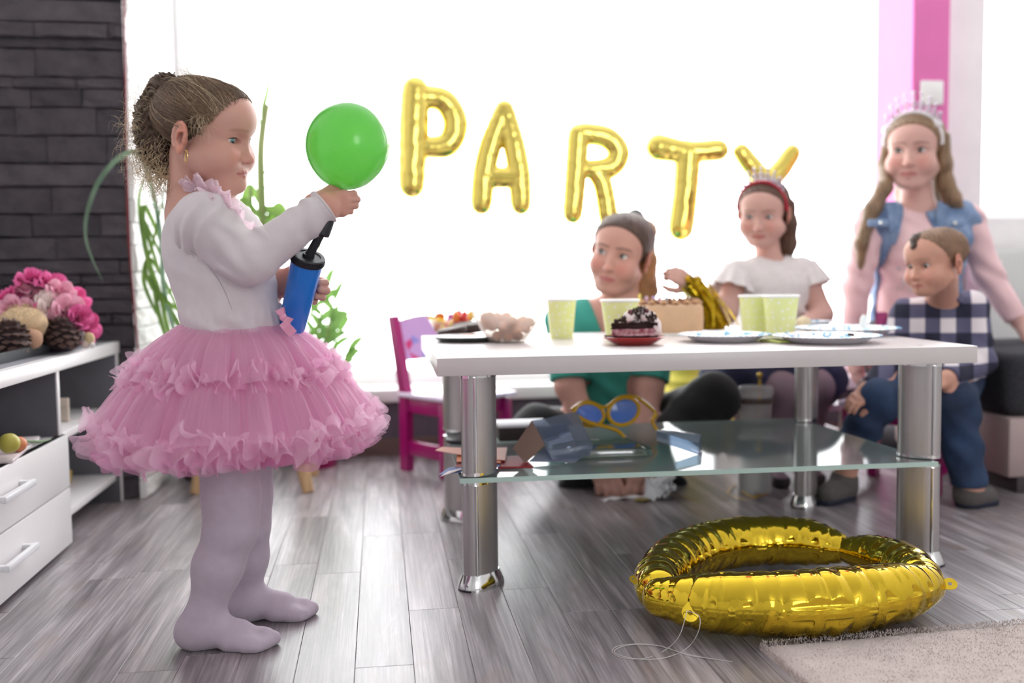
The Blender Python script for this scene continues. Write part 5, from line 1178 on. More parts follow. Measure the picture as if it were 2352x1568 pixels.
ribbon('lace_tail', [q+np.array([0.01, 0.0, 0.010]), q+np.array([-0.03, 0.03, 0.006]), q+np.array([-0.085, 0.035, 0.003]), q+np.array([-0.12, 0.02, 0.002])], 0.013, M_lace, bow, 0.002, 20)
obj('clip', rough_blob(MB(), q+np.array([-0.018, -0.014, 0.007]), (0.022, 0.010, 0.006), 2, 0.2), mat('dull_gold_clip', '8d7a4a', 0.4, metal=0.6), bow, world=True)
M_gr = mat('gold_ribbon', 'c9a54a', 0.3, metal=0.6)
gb_ = MB(); gb_.tube(spline([onz(x, y, 0.004+0.006*(i % 2)) for i, (x, y) in enumerate(((1690, 1112), (1672, 1128), (1690, 1142), (1725, 1146), (1745, 1136), (1722, 1124), (1705, 1128), (1730, 1140), (1764, 1133)))], 8), 0.0022, 6, flat=0.4)
tag(obj('gold_ribbon', gb_, M_gr, loc=onz(1715, 1135), world=True), 'curled gold gift ribbon on the floor near the back table leg', 'ribbon')
gb_ = MB(); gb_.tube(spline([onz(x, y, 0.003) for x, y in ((1520, 1130), (1560, 1138), (1600, 1150))], 6), 0.002, 6, flat=0.4)
tag(obj('gold_ribbon', gb_, M_gr, loc=onz(1560, 1138), world=True), 'short straight gold ribbon piece on the floor beside the lace bow', 'ribbon')
# yellow pouf, clear tumbler, white chair, bag
yp = at(1600, 900, 3.25); M_yp = mat('pale_yellow_fabric', 'f2dc66', 0.8, var=0.04); pf = thing('pouf', 'pale yellow ribbed pouf standing behind the seated woman', 'pouf', (yp[0], 3.25, 0))
prof = [(0.001, 0.0), (0.110, 0.0)]
for k in range(7): z = 0.01+0.045*k; prof += [(0.116, z), (0.124, z+0.02), (0.116, z+0.042)]
prof += [(0.112, 0.335), (0.001, 0.34)]; obj('cover', MB().lathe(prof, (yp[0], 3.25, 0), 48), M_yp, pf, world=True)
tq = at(1735, 940, 2.657); tm_ = thing('clear_tumbler', 'clear lidded tumbler with a gold straw on a white tub behind the table', 'tumbler', (tq[0], 2.657, 0)); M_ac = film('clear_acrylic', 'f4f4f4', 0.08, 0.05, alpha=0.30, col='f2eeee')
c_ = (tq[0], 2.657, 0)
obj('tub', MB().lathe([(0.001, 0), (0.045, 0), (0.049, 0.16), (0.001, 0.16)], c_, 36), mat('white_plastic', 'f0f0ee', 0.35), tm_, world=True)
obj('tumbler', MB().lathe([(0.001, 0.162), (0.040, 0.162), (0.047, 0.262), (0.045, 0.262), (0.038, 0.166), (0.001, 0.166)], c_, 36), M_ac, tm_, world=True)
obj('lid', MB().lathe([(0.001, 0.268), (0.046, 0.268), (0.049, 0.276), (0.049, 0.292), (0.046, 0.296), (0.001, 0.298)], c_, 36), M_ac, tm_, world=True)
obj('band', MB().lathe([(0.0475, 0.250), (0.049, 0.250), (0.049, 0.262), (0.0475, 0.262)], c_, 36, closed=True), mat('brown_band', '6b5a55', 0.5), tm_, world=True)
sq = at(1745, 870, 2.657); obj('straw', MB().tube([np.array([sq[0], 2.657, 0.18]), sq], 0.0042, 10), M_gr, tm_, world=True); obj('straw_ball', MB().ell(at(1745, 861, 2.657), 0.008, 12, 8), M_gr, tm_, world=True)
wx = at(1800, 860, 2.96)[0]; wc = thing('white_chair', 'white wooden chair under the girl in the frilled dress', 'chair', (wx, 2.99, 0)); M_wc = mat('white_chair_paint', 'e9e4e6', 0.4)
for sx_ in (-1, 1):
    obj('leg', MB().box((wx+sx_*0.155, 2.86, 0.105), (0.03, 0.03, 0.21), bev=0.004), M_wc, wc, world=True); obj('back_post', MB().box((wx+sx_*0.155, 3.125, 0.262), (0.026, 0.03, 0.524), bev=0.004), M_wc, wc, world=True)
obj('seat', MB().box((wx, 2.99, 0.200), (0.34, 0.30, 0.02), bev=0.006), M_wc, wc, world=True); obj('back_rail', MB().box((wx, 3.125, 0.47), (0.29, 0.018, 0.07), bev=0.005), M_wc, wc, world=True); obj('side_rail', MB().box((wx+0.155, 2.99, 0.11), (0.018, 0.24, 0.03), bev=0.004), M_wc, wc, world=True)
bq_ = onz(2258, 1008); mbb = MB(); rough_blob(mbb, (bq_[0], bq_[1]+0.05, 0.068), (0.055, 0.05, 0.066), 6, 0.28, 26, 18, fr=5)
tag(obj('plastic_bag', mbb, mat('white_bag_film', 'eceaea', 0.4), loc=(bq_[0], bq_[1]+0.05, 0), world=True), 'crumpled white plastic bag on the floor by the radiator', 'bag')
# ================================================================== people behind the table
def view_axes(x, y):
    w = ray(x, y); w = w/np.linalg.norm(w); u = CU-w*(CU@w); u /= np.linalg.norm(u); return np.cross(w, u), u, w
def facing(x, y, yaw, pitch, roll=0.0):
    """head axes for a head at pixel x,y: yaw 0 looks to the image right, 90 at the camera, 180 to the left; pitch down positive; roll leans the crown to the image right"""
    r, u, w = view_axes(x, y); a, p = R(yaw), R(pitch)
    f = math.cos(p)*(math.cos(a)*r-math.sin(a)*w)-math.sin(p)*u
    return head_axes(f, u*math.cos(R(roll))+(r*math.sin(a)+w*math.cos(a))*math.sin(R(roll)))
def infl(ops, e):
    out = []
    for p in ops:
        q = dict(p)
        if q['t'] == 'cap': q['ra'] = q['ra']+e; q['rb'] = q['rb']+e
        elif q['t'] == 'ell': q['r'] = q['r']+e
        out.append(q)
    return out
def seg_d(P, a, b):
    ab = b-a; return np.linalg.norm(P-a-np.outer(np.clip(((P-a)@ab)/(ab@ab), 0, 1), ab), axis=1)
class Head:
    def __init__(s, ex, ey, Y, yaw, pitch, roll, sc, child, **k):
        """ex,ey: pixel midway between the eyes"""
        s.A = facing(ex, ey, yaw, pitch, roll); s.s = sc; s.O = at(ex, ey, Y)-sc*(s.A@np.array([0, 0.071, 0.0085])); s.child = child; s.k = k
        s.g = group(head_ops(child, **k), s.O, s.A, sc, k=0.012, rad=0.16)
    def W(s, q): return s.O+s.s*(s.A@np.asarray(q, float))
    def col(s, V, skin, **kw):
        L = ((V-s.O)@s.A)/s.s; C = face_color(L, skin, child=s.child, ext=s.k.get('ext', 0.0), **kw); far = np.linalg.norm(L, axis=1) > 0.15; C[far] = rgb(skin)[:3]; return C
    def hair_cut(s, fy=0.030, fz=0.035, low=0.0):
        def f(P):
            L = ((P-s.O)@s.A)/s.s
            return np.maximum(0.80*(L[:, 1]-fy)-0.60*(L[:, 2]-fz), 0.62*(L[:, 1]-0.028)-0.78*(L[:, 2]-0.002+low))*s.s
        return f
    def cap(s, t=0.005): return group([ell(CRAN_C+np.array([0, -0.002, 0.001]), CRAN_R+t, k=0.02), ell((0, 0.026+0.012*s.child, 0.043), (0.0605+t*0.3, 0.054, 0.0545+t*0.4), k=0.03)], s.O, s.A, s.s, k=0.012)
    def eyes(s, par, **k): eyes(par, s.O, s.A, s.s, **k)
def groove(P): return 0.0012*np.sin(P[:, 0]*520+2*np.sin(P[:, 2]*60))+0.0008*np.sin(P[:, 0]*900+P[:, 2]*80)
def wrinkle(a=0.003, f=70, sd=0.0):
    return lambda P: a*(np.sin(P[:, 0]*f+P[:, 2]*f*0.8+1.8*np.sin(P[:, 2]*f*0.5+sd)+sd)*0.6+np.sin(P[:, 1]*f*1.1-P[:, 2]*f*1.3+2*np.sin(P[:, 0]*f*0.4)+sd*2)*0.4)
def hair_strands(par, n, fn, m, rad=0.0006, name='hair_strands'):
    rg_ = np.random.default_rng(n); strands(name, [fn(rg_) for _ in range(n)], rad, m, par)
HG = 0.0036
# ------------------------------------------------------------------ woman in teal
wm = thing('person', 'woman in a teal shirt sitting cross-legged on the floor behind the table', 'person', (onz(1430, 1130)[0], 2.82, 0))
hd = Head(1407, 584, 2.745, 108, 4, 13, 1.10, 0.0, smile=1.2); SKW = 'd2a293'
nk_b = at(1432, 742, 2.86); shL, shR = at(1298, 742, 2.86), at(1512, 742, 2.84); elL, elR = at(1308, 885, 2.80), at(1492, 885, 2.78); wrL, wrR = at(1374, 1042, 2.72), at(1470, 1042, 2.71)
hpL, hpR = at(1370, 1000, 2.98), at(1480, 1000, 2.98); knL, knR = at(1232, 985, 2.74), at(1640, 915, 2.66); ftL, ftR = at(1470, 1112, 2.80), at(1385, 1112, 2.80)
torso_w = [cap(at(1405, 760, 2.86)+CR*0.04, at(1405, 760, 2.86)-CR*0.03, 0.10, k=0.03), cap(at(1405, 800, 2.87), at(1420, 950, 2.95), 0.115, 0.125, k=0.04), cap(shL+CR*0.02, shR-CR*0.02, 0.052, k=0.04), cap(hpL, hpR, 0.12, k=0.04)]
arm_w = [cap(shL, elL, 0.048, 0.041, k=0.02), cap(elL, wrL, 0.040, 0.028, k=0.02), cap(shR, elR, 0.048, 0.041, k=0.02), cap(elR, wrR, 0.040, 0.028, k=0.02)]
leg_w = [cap(hpL, knL, 0.085, 0.058, k=0.03), cap(knL, ftL, 0.056, 0.036, k=0.03), cap(hpR, knR, 0.088, 0.062, k=0.03), cap(knR, ftR, 0.060, 0.036, k=0.03)]
foot_w = [cap(ftL, ftL+CR*0.11-CU*0.002, 0.034, 0.026, k=0.02), cap(ftR, ftR-CR*0.10-CU*0.002, 0.034, 0.026, k=0.02)]
hnL = group(hand_ops(curl=(0.35, 0.38, 0.4, 0.42), spread=0.12, thumb=(0.6, 0.2), L=0.165, mirror=-1), wrL+CU*0.01, hand_axes(0.22*CR-0.85*CU-0.40*CW, -0.75*CW+0.5*CU-0.1*CR), 1.0, k=0.012)
hnR = group(hand_ops(curl=(0.35, 0.38, 0.4, 0.42), spread=0.12, thumb=(0.6, 0.2), L=0.165, mirror=1), wrR+CU*0.01, hand_axes(-0.05*CR-0.88*CU-0.40*CW, -0.75*CW+0.5*CU), 1.0, k=0.012)
bw_ = [hd.g, cap(hd.W((0, -0.022, -0.045)), nk_b, 0.052, 0.056, k=0.03)]+torso_w+arm_w+leg_w+foot_w+[hnL, hnR]
sdf_obj('body', bw_, HG, M_skin, wm, color=lambda V: hd.col(V, SKW, lip='bb5f64', brow='5a4034', brow_w=0.75, blush=0.5))
hd.eyes(wm, iris='5b6e6c', look=(0.30, 0.0), lash=0.0010)
M_hw = mat('brown_hair', '513d33', 0.45, var=0.35, vscale=30, bump=0.3, bscale=120); M_hwt = mat('honey_hair', '9c7146', 0.45, var=0.3, vscale=25, bump=0.3, bscale=120)
sdf_obj('hair', [hd.cap(0.007)], HG, M_hw, wm, cut=hd.hair_cut(0.040, 0.040), disp=groove)
sdf_obj('ponytail', chain([hd.W((0.01, -0.10, 0.085)), hd.W((-0.015, -0.14, 0.06)), at(1478, 600, 2.86), at(1480, 665, 2.86), at(1472, 730, 2.84), at(1468, 765, 2.83)], [0.024, 0.03, 0.036, 0.036, 0.026, 0.010], k=0.02), HG, M_hwt, wm, disp=groove)
sdf_obj('hair_tie', [cap(hd.W((0.008, -0.094, 0.094)), hd.W((0.0, -0.105, 0.082)), 0.027, k=0.01)], HG, M_black, wm)
M_teal = mat('teal_cotton', '3f9c8d', 0.85, var=0.12, vscale=12, bump=0.15, bscale=500)
def cut_teal(P):
    q = P-at(1400, 760, 2.76); x = q@CR; z = q@CU
    vneck = np.where(P[:, 1] < 2.90, 0.036+0.34*(z-0.02)-np.abs(x-0.004), -1); vneck = np.where(z < -0.09, -1, vneck)
    tl, _ = P@CU, 0; low = (at(1400, 965, 2.9)[2])-P[:, 2]
    dl = (elL-shL)/np.linalg.norm(elL-shL); dr_ = (elR-shR)/np.linalg.norm(elR-shR); near = lambda a, b: (np.linalg.norm(P-a, axis=1) < 0.10) & (seg_d(P, a, b) < 0.068)
    sl = np.where(near(elL, shL), (P-elL)@dl+0.015, -1); sr = np.where(near(elR, shR), (P-elR)@dr_+0.015, -1); up = P[:, 2]-(nk_b[2]+0.075)
    nb = 0.058-np.linalg.norm(P-nk_b-CU*0.03, axis=1)
    return np.maximum.reduce([vneck, low, sl, sr, up, nb])
sdf_obj('shirt', infl(torso_w[:3], 0.010)+infl(arm_w[0::2], 0.014), HG, M_teal, wm, cut=cut_teal, disp=wrinkle(0.004, 60))
M_blk2 = mat('black_leggings', '17171a', 0.75, sheen=0.1)
sdf_obj('trousers', infl(leg_w, 0.006)+infl([torso_w[3]], 0.008), HG, M_blk2, wm, disp=wrinkle(0.003, 45, 1.0))
sdf_obj('socks', infl(foot_w, 0.004), HG, M_blk2, wm)
# ------------------------------------------------------------------ girl in the white frilled dress
g2 = thing('person', 'girl in a white frilled top and red tiara holding a gold tinsel pompom', 'person', (onz(1790, 1100)[0], 2.84, 0))
hd2 = Head(1744, 498, 2.835, 101, 9, 2, 0.98, 0.75, smile=0.5, ext=0.3); SK2 = 'd6aa9d'
nk2 = at(1768, 618, 2.90); s2L, s2R = at(1690, 632, 2.88), at(1846, 624, 2.90); e2L, e2R = at(1668, 718, 2.84), at(1886, 722, 2.86); w2L, w2R = at(1592, 655, 2.76), at(1838, 752, 2.74)
t2 = [cap(at(1768, 660, 2.90)-CR*0.03, at(1768, 660, 2.90)+CR*0.03, 0.075, k=0.03), cap(at(1770, 680, 2.90), at(1775, 800, 2.91), 0.085, 0.09, k=0.04), cap(s2L+CR*0.01, s2R-CR*0.01, 0.040, k=0.03), cap(at(1730, 860, 2.92), at(1830, 860, 2.92), 0.085, k=0.04)]
a2 = [cap(s2L, e2L, 0.036, 0.031, k=0.02), cap(e2L, w2L, 0.031, 0.022, k=0.02), cap(s2R, e2R, 0.038, 0.034, k=0.02), cap(e2R, w2R, 0.033, 0.023, k=0.02)]
k2a, k2b = at(1800, 900, 2.72), at(1872, 890, 2.74); n2a, n2b = at(1772, 1060, 2.78), at(1850, 1055, 2.80)
l2 = [cap(at(1745, 868, 2.90), k2a, 0.062, 0.050, k=0.03), cap(k2a, n2a, 0.046, 0.028, k=0.02), cap(at(1825, 868, 2.90), k2b, 0.062, 0.050, k=0.03), cap(k2b, n2b, 0.046, 0.028, k=0.02)]
def shoe_pts(n, d=(-0.1, -0.99)): p = np.array([n[0], n[1], 0.022]); q = p+np.array([d[0], d[1], 0])*0.10; q[2] = 0.018; return p, q
f2 = [cap(*shoe_pts(n2a), 0.026, 0.020, k=0.02), cap(*shoe_pts(n2b), 0.026, 0.020, k=0.02), cap(n2a, shoe_pts(n2a)[0], 0.027, 0.026, k=0.02), cap(n2b, shoe_pts(n2b)[0], 0.027, 0.026, k=0.02)]
h2L = group(hand_ops(curl=(0.9, 0.92, 0.94, 0.96), spread=0.05, thumb=(0.7, 0.3), L=0.115, mirror=-1), w2L, hand_axes(-0.80*CR+0.45*CU-0.35*CW, -0.6*CW-0.5*CR+0.4*CU), 1.0, k=0.01)
h2R = group(hand_ops(curl=0.5, spread=0.08, thumb=(0.7, 0.3), L=0.115, mirror=1), w2R, hand_axes(-0.85*CR-0.15*CU-0.45*CW, 0.8*CU-0.5*CW), 1.0, k=0.01)
sdf_obj('body', [hd2.g, cap(hd2.W((0, -0.022, -0.04)), nk2, 0.036, 0.040, k=0.02)]+t2+a2+l2+f2+[h2L, h2R], HG, M_skin, g2, color=lambda V: hd2.col(V, SK2, lip='b8605f', brow='7a5a48', brow_w=0.5, blush=0.45))
hd2.eyes(g2, iris='5a6068', look=(0.1, -0.25), lash=0.0009)
M_h2 = mat('chestnut_hair', '5e4436', 0.45, var=0.35, vscale=30, bump=0.3, bscale=120)
sdf_obj('hair', [hd2.cap(0.006)], HG, M_h2, g2, cut=hd2.hair_cut(0.040, 0.040, 0.02), disp=groove)
sdf_obj('loose_hair', chain([hd2.W((-0.066, -0.03, 0.03)), hd2.W((-0.074, -0.03, -0.03)), at(1815, 560, 2.90), at(1812, 590, 2.90)], [0.022, 0.02, 0.018, 0.010], k=0.02)+chain([hd2.W((0, -0.09, 0.04)), at(1790, 560, 2.95), at(1790, 620, 2.97)], [0.035, 0.04, 0.03], k=0.03), HG, M_h2, g2, disp=groove)
M_wk = mat('white_knit', 'e6e0de', 0.9, var=0.04, vscale=60, bump=0.4, bscale=260)
def cut_w2(P):
    q = np.linalg.norm(P-nk2-CU*0.02, axis=1); return np.maximum.reduce([0.050-q, at(1770, 840, 2.9)[2]-P[:, 2], P[:, 2]-(nk2[2]+0.05)])
sdf_obj('dress_top', infl(t2[:3], 0.009), HG, M_wk, g2, cut=cut_w2, disp=wrinkle(0.003, 70, 2.0))
for sd, s_, e_ in ((-1, s2L, e2L), (1, s2R, e2R)):
    G = []; dn = (e_-s_)/np.linalg.norm(e_-s_); u_, w_, _ = frame(dn)
    for v in np.linspace(0, 1, 7):
        G.append([s_-dn*0.02+dn*0.075*v+(0.046+0.018*v+0.006*v*math.sin(9*a))*(math.cos(a)*u_+math.sin(a)*w_) for a in np.linspace(0, 2*PI, 48, endpoint=False)])
    obj('flutter_sleeve', MB().grid(np.array(G), closev=True), M_wk, g2, world=True)
M_navy = mat('navy_cotton', '2b2c48', 0.85, var=0.15, vscale=20)
sdf_obj('skirt', [cap(at(1700, 868, 2.88), at(1850, 866, 2.88), 0.10, k=0.04), cap(at(1690, 872, 2.80), at(1880, 868, 2.80), 0.070, k=0.05), cap(at(1650, 876, 2.84), at(1905, 870, 2.84), 0.055, k=0.04)], HG, M_navy, g2, disp=wrinkle(0.006, 50, 3.0), cut=lambda P: 0.21-P[:, 2])
sdf_obj('tights', infl(l2, 0.004)+infl(f2, 0.003), HG, mat('mauve_tights', '8a727c', 0.8), g2, cut=lambda P: P[:, 2]-0.33)
for n_ in (n2a, n2b):
    a_, b_ = shoe_pts(n_); sdf_obj('slipper', infl([cap(a_, b_, 0.026, 0.020)], 0.006), HG, mat('dark_slipper', '3a3134', 0.7), g2, cut=lambda P: np.maximum(P[:, 2]-0.030, 0.001-P[:, 2]))
def tiara(par, H, m_band, m_gem, n, hgt, name):
    band = [H.W((0.073*math.cos(a), 0.030+0.012*math.sin(a), 0.030+0.080*math.sin(a))) for a in np.linspace(R(-5), R(185), 40)]
    obj(name+'_band', MB().tube(band, 0.0055*H.s, 8), m_band, par, world=True)
    for k in range(n):
        a = R(35+110*k/(n-1)); hh = hgt*(0.55+0.45*math.sin(PI*k/(n-1))); p = np.array([0.073*math.cos(a), 0.030+0.012*math.sin(a), 0.030+0.080*math.sin(a)]); d = np.array([0.35*math.cos(a), 0.10, 1.0]); mb = MB()
        mb.tube([H.W(p), H.W(p+d*hh)], [0.0042*H.s, 0.0015*H.s], 6); mb.ell(H.W(p+d*hh), 0.0052*H.s, 8, 6); mb.tube([H.W(p+np.array([0.008*math.cos(t), 0, 0.010+0.008*math.sin(t)])+d*hh*0.2) for t in np.linspace(0, 2*PI, 12, endpoint=False)], 0.0018*H.s, 5, closed=True)
        obj('tiara_point', mb, m_gem, par, world=True)
M_silv = mat('silver_glitter', 'cfc6d2', 0.25, metal=0.9, bump=0.6, bscale=400); M_redg = mat('red_sequin_band', 'c0203c', 0.3, metal=0.3, bump=0.5, bscale=500)
tiara(g2, hd2, M_redg, M_silv, 9, 0.042, 'tiara')
# gold tinsel pompom
pq = at(1592, 650, 2.74); pom = thing('pompom', 'gold tinsel pompom hanging from the hand of the girl in white', 'pompom', pq); M_tin = mat('gold_tinsel', 'd9b82c', 0.22, metal=0.85, objrand=0.1)
rgp = np.random.default_rng(8); tb_ = MB()
for k in range(620):
    t = rgp.random(); L_ = 0.10+0.055*rgp.random(); d = CR*(0.42+0.20*rgp.normal())-CU*(0.95)+CW*0.22*rgp.normal(); d /= np.linalg.norm(d); p = pq+CR*0.012*rgp.normal()+CW*0.010*rgp.normal()+CU*0.010*rgp.normal(); u_, w_, _ = frame(d); a0 = rgp.random()*6.28; pts = []
    for v in np.linspace(0, 1, 6): pts.append(p+d*L_*v-CU*0.02*v*v+0.006*math.sin(v*7+a0)*u_+CR*0.012*math.sin(PI*v))
    sd = (u_*math.cos(a0)+w_*math.sin(a0))*0.0016; G = [[q-sd, q+sd] for q in pts]; tb_.grid(np.array(G))
obj('tinsel', tb_, M_tin, pom, world=True, smooth=0, kind='stuff')
obj('grip', MB().tube([pq+CR*0.004-CU*0.006, pq-CR*0.022+CU*0.016], 0.011, 14), M_tin, pom, world=True)
# ------------------------------------------------------------------ girl in the denim vest
g3 = thing('person', 'older girl in a denim vest and pink top with a silver crown', 'person', (onz(2100, 1060)[0], 2.98, 0))
hd3 = Head(2090, 345, 2.885, 99, -1, 2, 1.14, 0.35, smile=0.9, ext=0.3); SK3 = 'daaea2'
nk3 = at(2108, 472, 2.97); s3L, s3R = at(2000, 510, 2.97), at(2222, 506, 2.97); e3L, e3R = at(1968, 660, 2.97), at(2268, 628, 2.95); w3L, w3R = at(1958, 800, 2.92), at(2338, 735, 2.88)
t3 = [cap(at(2110, 560, 2.98)-CR*0.045, at(2110, 560, 2.98)+CR*0.045, 0.095, k=0.03), cap(at(2108, 600, 2.98), at(2100, 760, 2.99), 0.115, 0.12, k=0.04), cap(s3L+CR*0.02, s3R-CR*0.02, 0.046, k=0.04), cap(at(2060, 800, 3.0), at(2140, 800, 3.0), 0.11, k=0.04)]
a3 = [cap(s3L, e3L, 0.043, 0.036, k=0.02), cap(e3L, w3L, 0.035, 0.026, k=0.02), cap(s3R, e3R, 0.046, 0.038, k=0.02), cap(e3R, w3R, 0.037, 0.026, k=0.02)]
l3 = []
for x_, kx in ((2060, 2075), (2140, 2150)):
    hp = at(x_, 830, 3.0); kn_ = onz(kx, 1020); kn_ = np.array([kn_[0], 2.93, 0.062]); an_ = np.array([hp[0], 3.27, 0.045]); l3 += [cap(hp, kn_, 0.078, 0.056, k=0.03), cap(kn_, an_, 0.052, 0.034, k=0.03), cap(an_, an_+np.array([0, 0.06, -0.008]), 0.032, 0.026, k=0.02)]
h3R = group(hand_ops(curl=0.35, spread=0.1, thumb=(0.6, 0.3), L=0.14, mirror=1), w3R, hand_axes(0.75*CR-0.62*CU-0.1*CW, 0.6*CU-0.6*CW+0.5*CR), 1.0, k=0.01)
h3L = group(hand_ops(curl=0.4, spread=0.08, thumb=(0.5, 0.3), L=0.14, mirror=-1), w3L, hand_axes(0.1*CR-0.95*CU-0.2*CW, -0.9*CR-0.3*CW), 1.0, k=0.01)
sdf_obj('body', [hd3.g, cap(hd3.W((0, -0.022, -0.045)), nk3, 0.048, 0.052, k=0.03)]+t3+a3+l3+[h3L, h3R], HG, M_skin, g3, color=lambda V: hd3.col(V, SK3, lip='b96468', brow='6b4e3e', brow_w=0.55, blush=0.5))
hd3.eyes(g3, iris='5a5a58', look=(0.15, -0.05), lash=0.0009)
M_h3 = mat('dark_blonde_hair', '8a6f54', 0.4, var=0.35, vscale=25, stretch=(3, 3, 0.6), bump=0.3, bscale=120)
lock = lambda pts, r: chain(pts, r, k=0.02)
sdf_obj('hair', [hd3.cap(0.008)], HG, M_h3, g3, cut=hd3.hair_cut(0.046, 0.040, 0.02), disp=groove)
sdf_obj('long_locks', lock([hd3.W((-0.068, -0.01, 0.04)), hd3.W((-0.076, -0.012, -0.03)), at(2172, 420, 2.92), at(2188, 455, 2.92), at(2212, 490, 2.94)], [0.024, 0.022, 0.024, 0.024, 0.010])+lock([hd3.W((0.068, -0.01, 0.04)), hd3.W((0.078, -0.012, -0.03)), at(2032, 430, 2.93), at(2005, 480, 2.93), at(1978, 560, 2.93), at(1976, 640, 2.94)], [0.022, 0.020, 0.022, 0.024, 0.018, 0.008])+lock([hd3.W((0, -0.10, 0.03)), at(2110, 440, 3.07), at(2110, 560, 3.09)], [0.05, 0.07, 0.05]), HG, M_h3, g3, disp=lambda P: 0.0006*np.sin(P[:, 0]*600+P[:, 1]*300))
M_pt = mat('pale_pink_jersey', 'eec9cb', 0.85, var=0.04, vscale=15, bump=0.12, bscale=400)
def cut_p3(P):
    q = np.linalg.norm(P-nk3-CU*0.02, axis=1); d_ = (w3R-e3R)/np.linalg.norm(w3R-e3R); c1 = np.where(np.linalg.norm(P-w3R, axis=1) < 0.11, (P-w3R)@d_+0.005, -1); c2 = np.where(np.linalg.norm(P-w3L, axis=1) < 0.11, w3L[2]-P[:, 2], -1)
    return np.maximum.reduce([0.066-q, at(2100, 745, 2.98)[2]-P[:, 2], c1, c2, P[:, 2]-(nk3[2]+0.05)]) if True else None
def cut_p3b(P):
    base = cut_p3(P); low = at(2100, 745, 2.98)[2]-P[:, 2]; arm_ = np.minimum(seg_d(P, e3L, w3L), seg_d(P, e3R, w3R)) < 0.06
    q = np.linalg.norm(P-nk3-CU*0.02, axis=1); d_ = (w3R-e3R)/np.linalg.norm(w3R-e3R); c1 = np.where(np.linalg.norm(P-w3R, axis=1) < 0.11, (P-w3R)@d_+0.005, -1); c2 = np.where(np.linalg.norm(P-w3L, axis=1) < 0.11, w3L[2]-P[:, 2], -1)
    return np.maximum.reduce([0.066-q, np.where(arm_, -1, low), c1, c2, P[:, 2]-(nk3[2]+0.05)])
sdf_obj('pink_top', infl(t3[:3], 0.006)+infl(a3, 0.007), HG, M_pt, g3, cut=cut_p3b, disp=wrinkle(0.0035, 70, 4.0))
rgq = np.random.default_rng(3); M_prt = mat('silver_print', 'cfc4c4', 0.4, metal=0.2)     # faded silver print on the chest
for x_, y_, w_, h_ in ((2052, 622, 16, 9), (2040, 662, 12, 10), (2064, 652, 6, 26), (2076, 640, 5, 30), (2052, 694, 20, 5), (2090, 660, 6, 24)):
    o_ops = infl(t3[:3], 0.0075); n_ = 5; Pp = np.array([at(x_+w_*(a/(n_-1)-0.5), y_+h_*(b/(n_-1)-0.5), 2.88) for a in range(n_) for b in range(n_)]); Pp = project(o_ops, Pp, 0.0008, 8).reshape(n_, n_, 3); obj('print', MB().grid(Pp), M_prt, g3, world=True)
M_den = mat('blue_denim', '587399', 0.85, var=0.0, col2='93a9c8', vscale=16, bump=0.2, bscale=700)
cx3 = at(2108, 560, 2.88)
def cut_v3(P):
    q = P-cx3; x = q@CR; z = q@CU; gap = np.where(P[:, 1] < 2.985, (0.062+0.05*np.clip(-z/0.2, -1, 1))-np.abs(x+0.010*(z<0)), -1)
    nb = 0.074-np.linalg.norm(P-nk3-CU*0.02, axis=1); low = at(2100, 770, 2.98)[2]-P[:, 2]
    sl = np.where(np.linalg.norm(P-s3L, axis=1) < 0.12, -(P-s3L)@CR-0.030, -1); sr = np.where(np.linalg.norm(P-s3R, axis=1) < 0.12, (P-s3R)@CR-0.030, -1)
    return np.maximum.reduce([gap, nb, low, sl, sr, P[:, 2]-(nk3[2]+0.045)])
sdf_obj('denim_vest', infl(t3[:3], 0.016), HG, M_den, g3, cut=cut_v3, disp=wrinkle(0.004, 55, 5.0))
for (x_, y_, sx_) in ((2020, 512, -1), (2190, 512, 1)):
    p_ = at(x_, y_, 2.872); obj('chest_pocket', MB().box(p_, (0.075, 0.010, 0.022), rot=rotm(0.1, 0, 0.0), bev=0.004), mat('light_denim', '8aa1c2', 0.85), g3, world=True); obj('button', MB().lathe([(0.001, 0), (0.006, 0), (0.006, 0.004), (0.001, 0.005)], p_+np.array([0, -0.006, 0]), 14, rot=rotm(R(90), 0, 0)), M_chrome, g3, world=True)
for sx_, px_ in ((-1, 2062), (1, 2152)):
    G = [[at(px_+sx_*(4+22*b)*1.0-sx_*8*a, 462+62*a+10*b, 2.875-0.01*b) for b in (0, 0.5, 1)] for a in np.linspace(0, 1, 6)]
    P_ = np.array(G); mbc = MB().grid(P_); mbc.grid((P_+np.array([0, 0.006, 0]))[:, ::-1]); obj('collar', mbc, M_den, g3, world=True)
sdf_obj('trousers', infl(l3, 0.006)+infl([t3[3]], 0.010), HG, mat('dark_grey_trousers', '3b3a40', 0.85), g3, disp=wrinkle(0.003, 50, 1.5), cut=lambda P: 0.001-P[:, 2])
tiara(g3, hd3, mat('white_satin_band', 'ece8ea', 0.3), M_silv, 9, 0.050, 'crown')
for k, (x_, y_, z_) in enumerate(((-0.060, 0.036, 0.075), (0.066, 0.034, 0.064))): obj('white_flower', rough_blob(MB(), hd3.W((x_, y_, z_)), 0.014, k, 0.25), mat('white_satin_band', 'ece8ea', 0.3), g3, world=True)
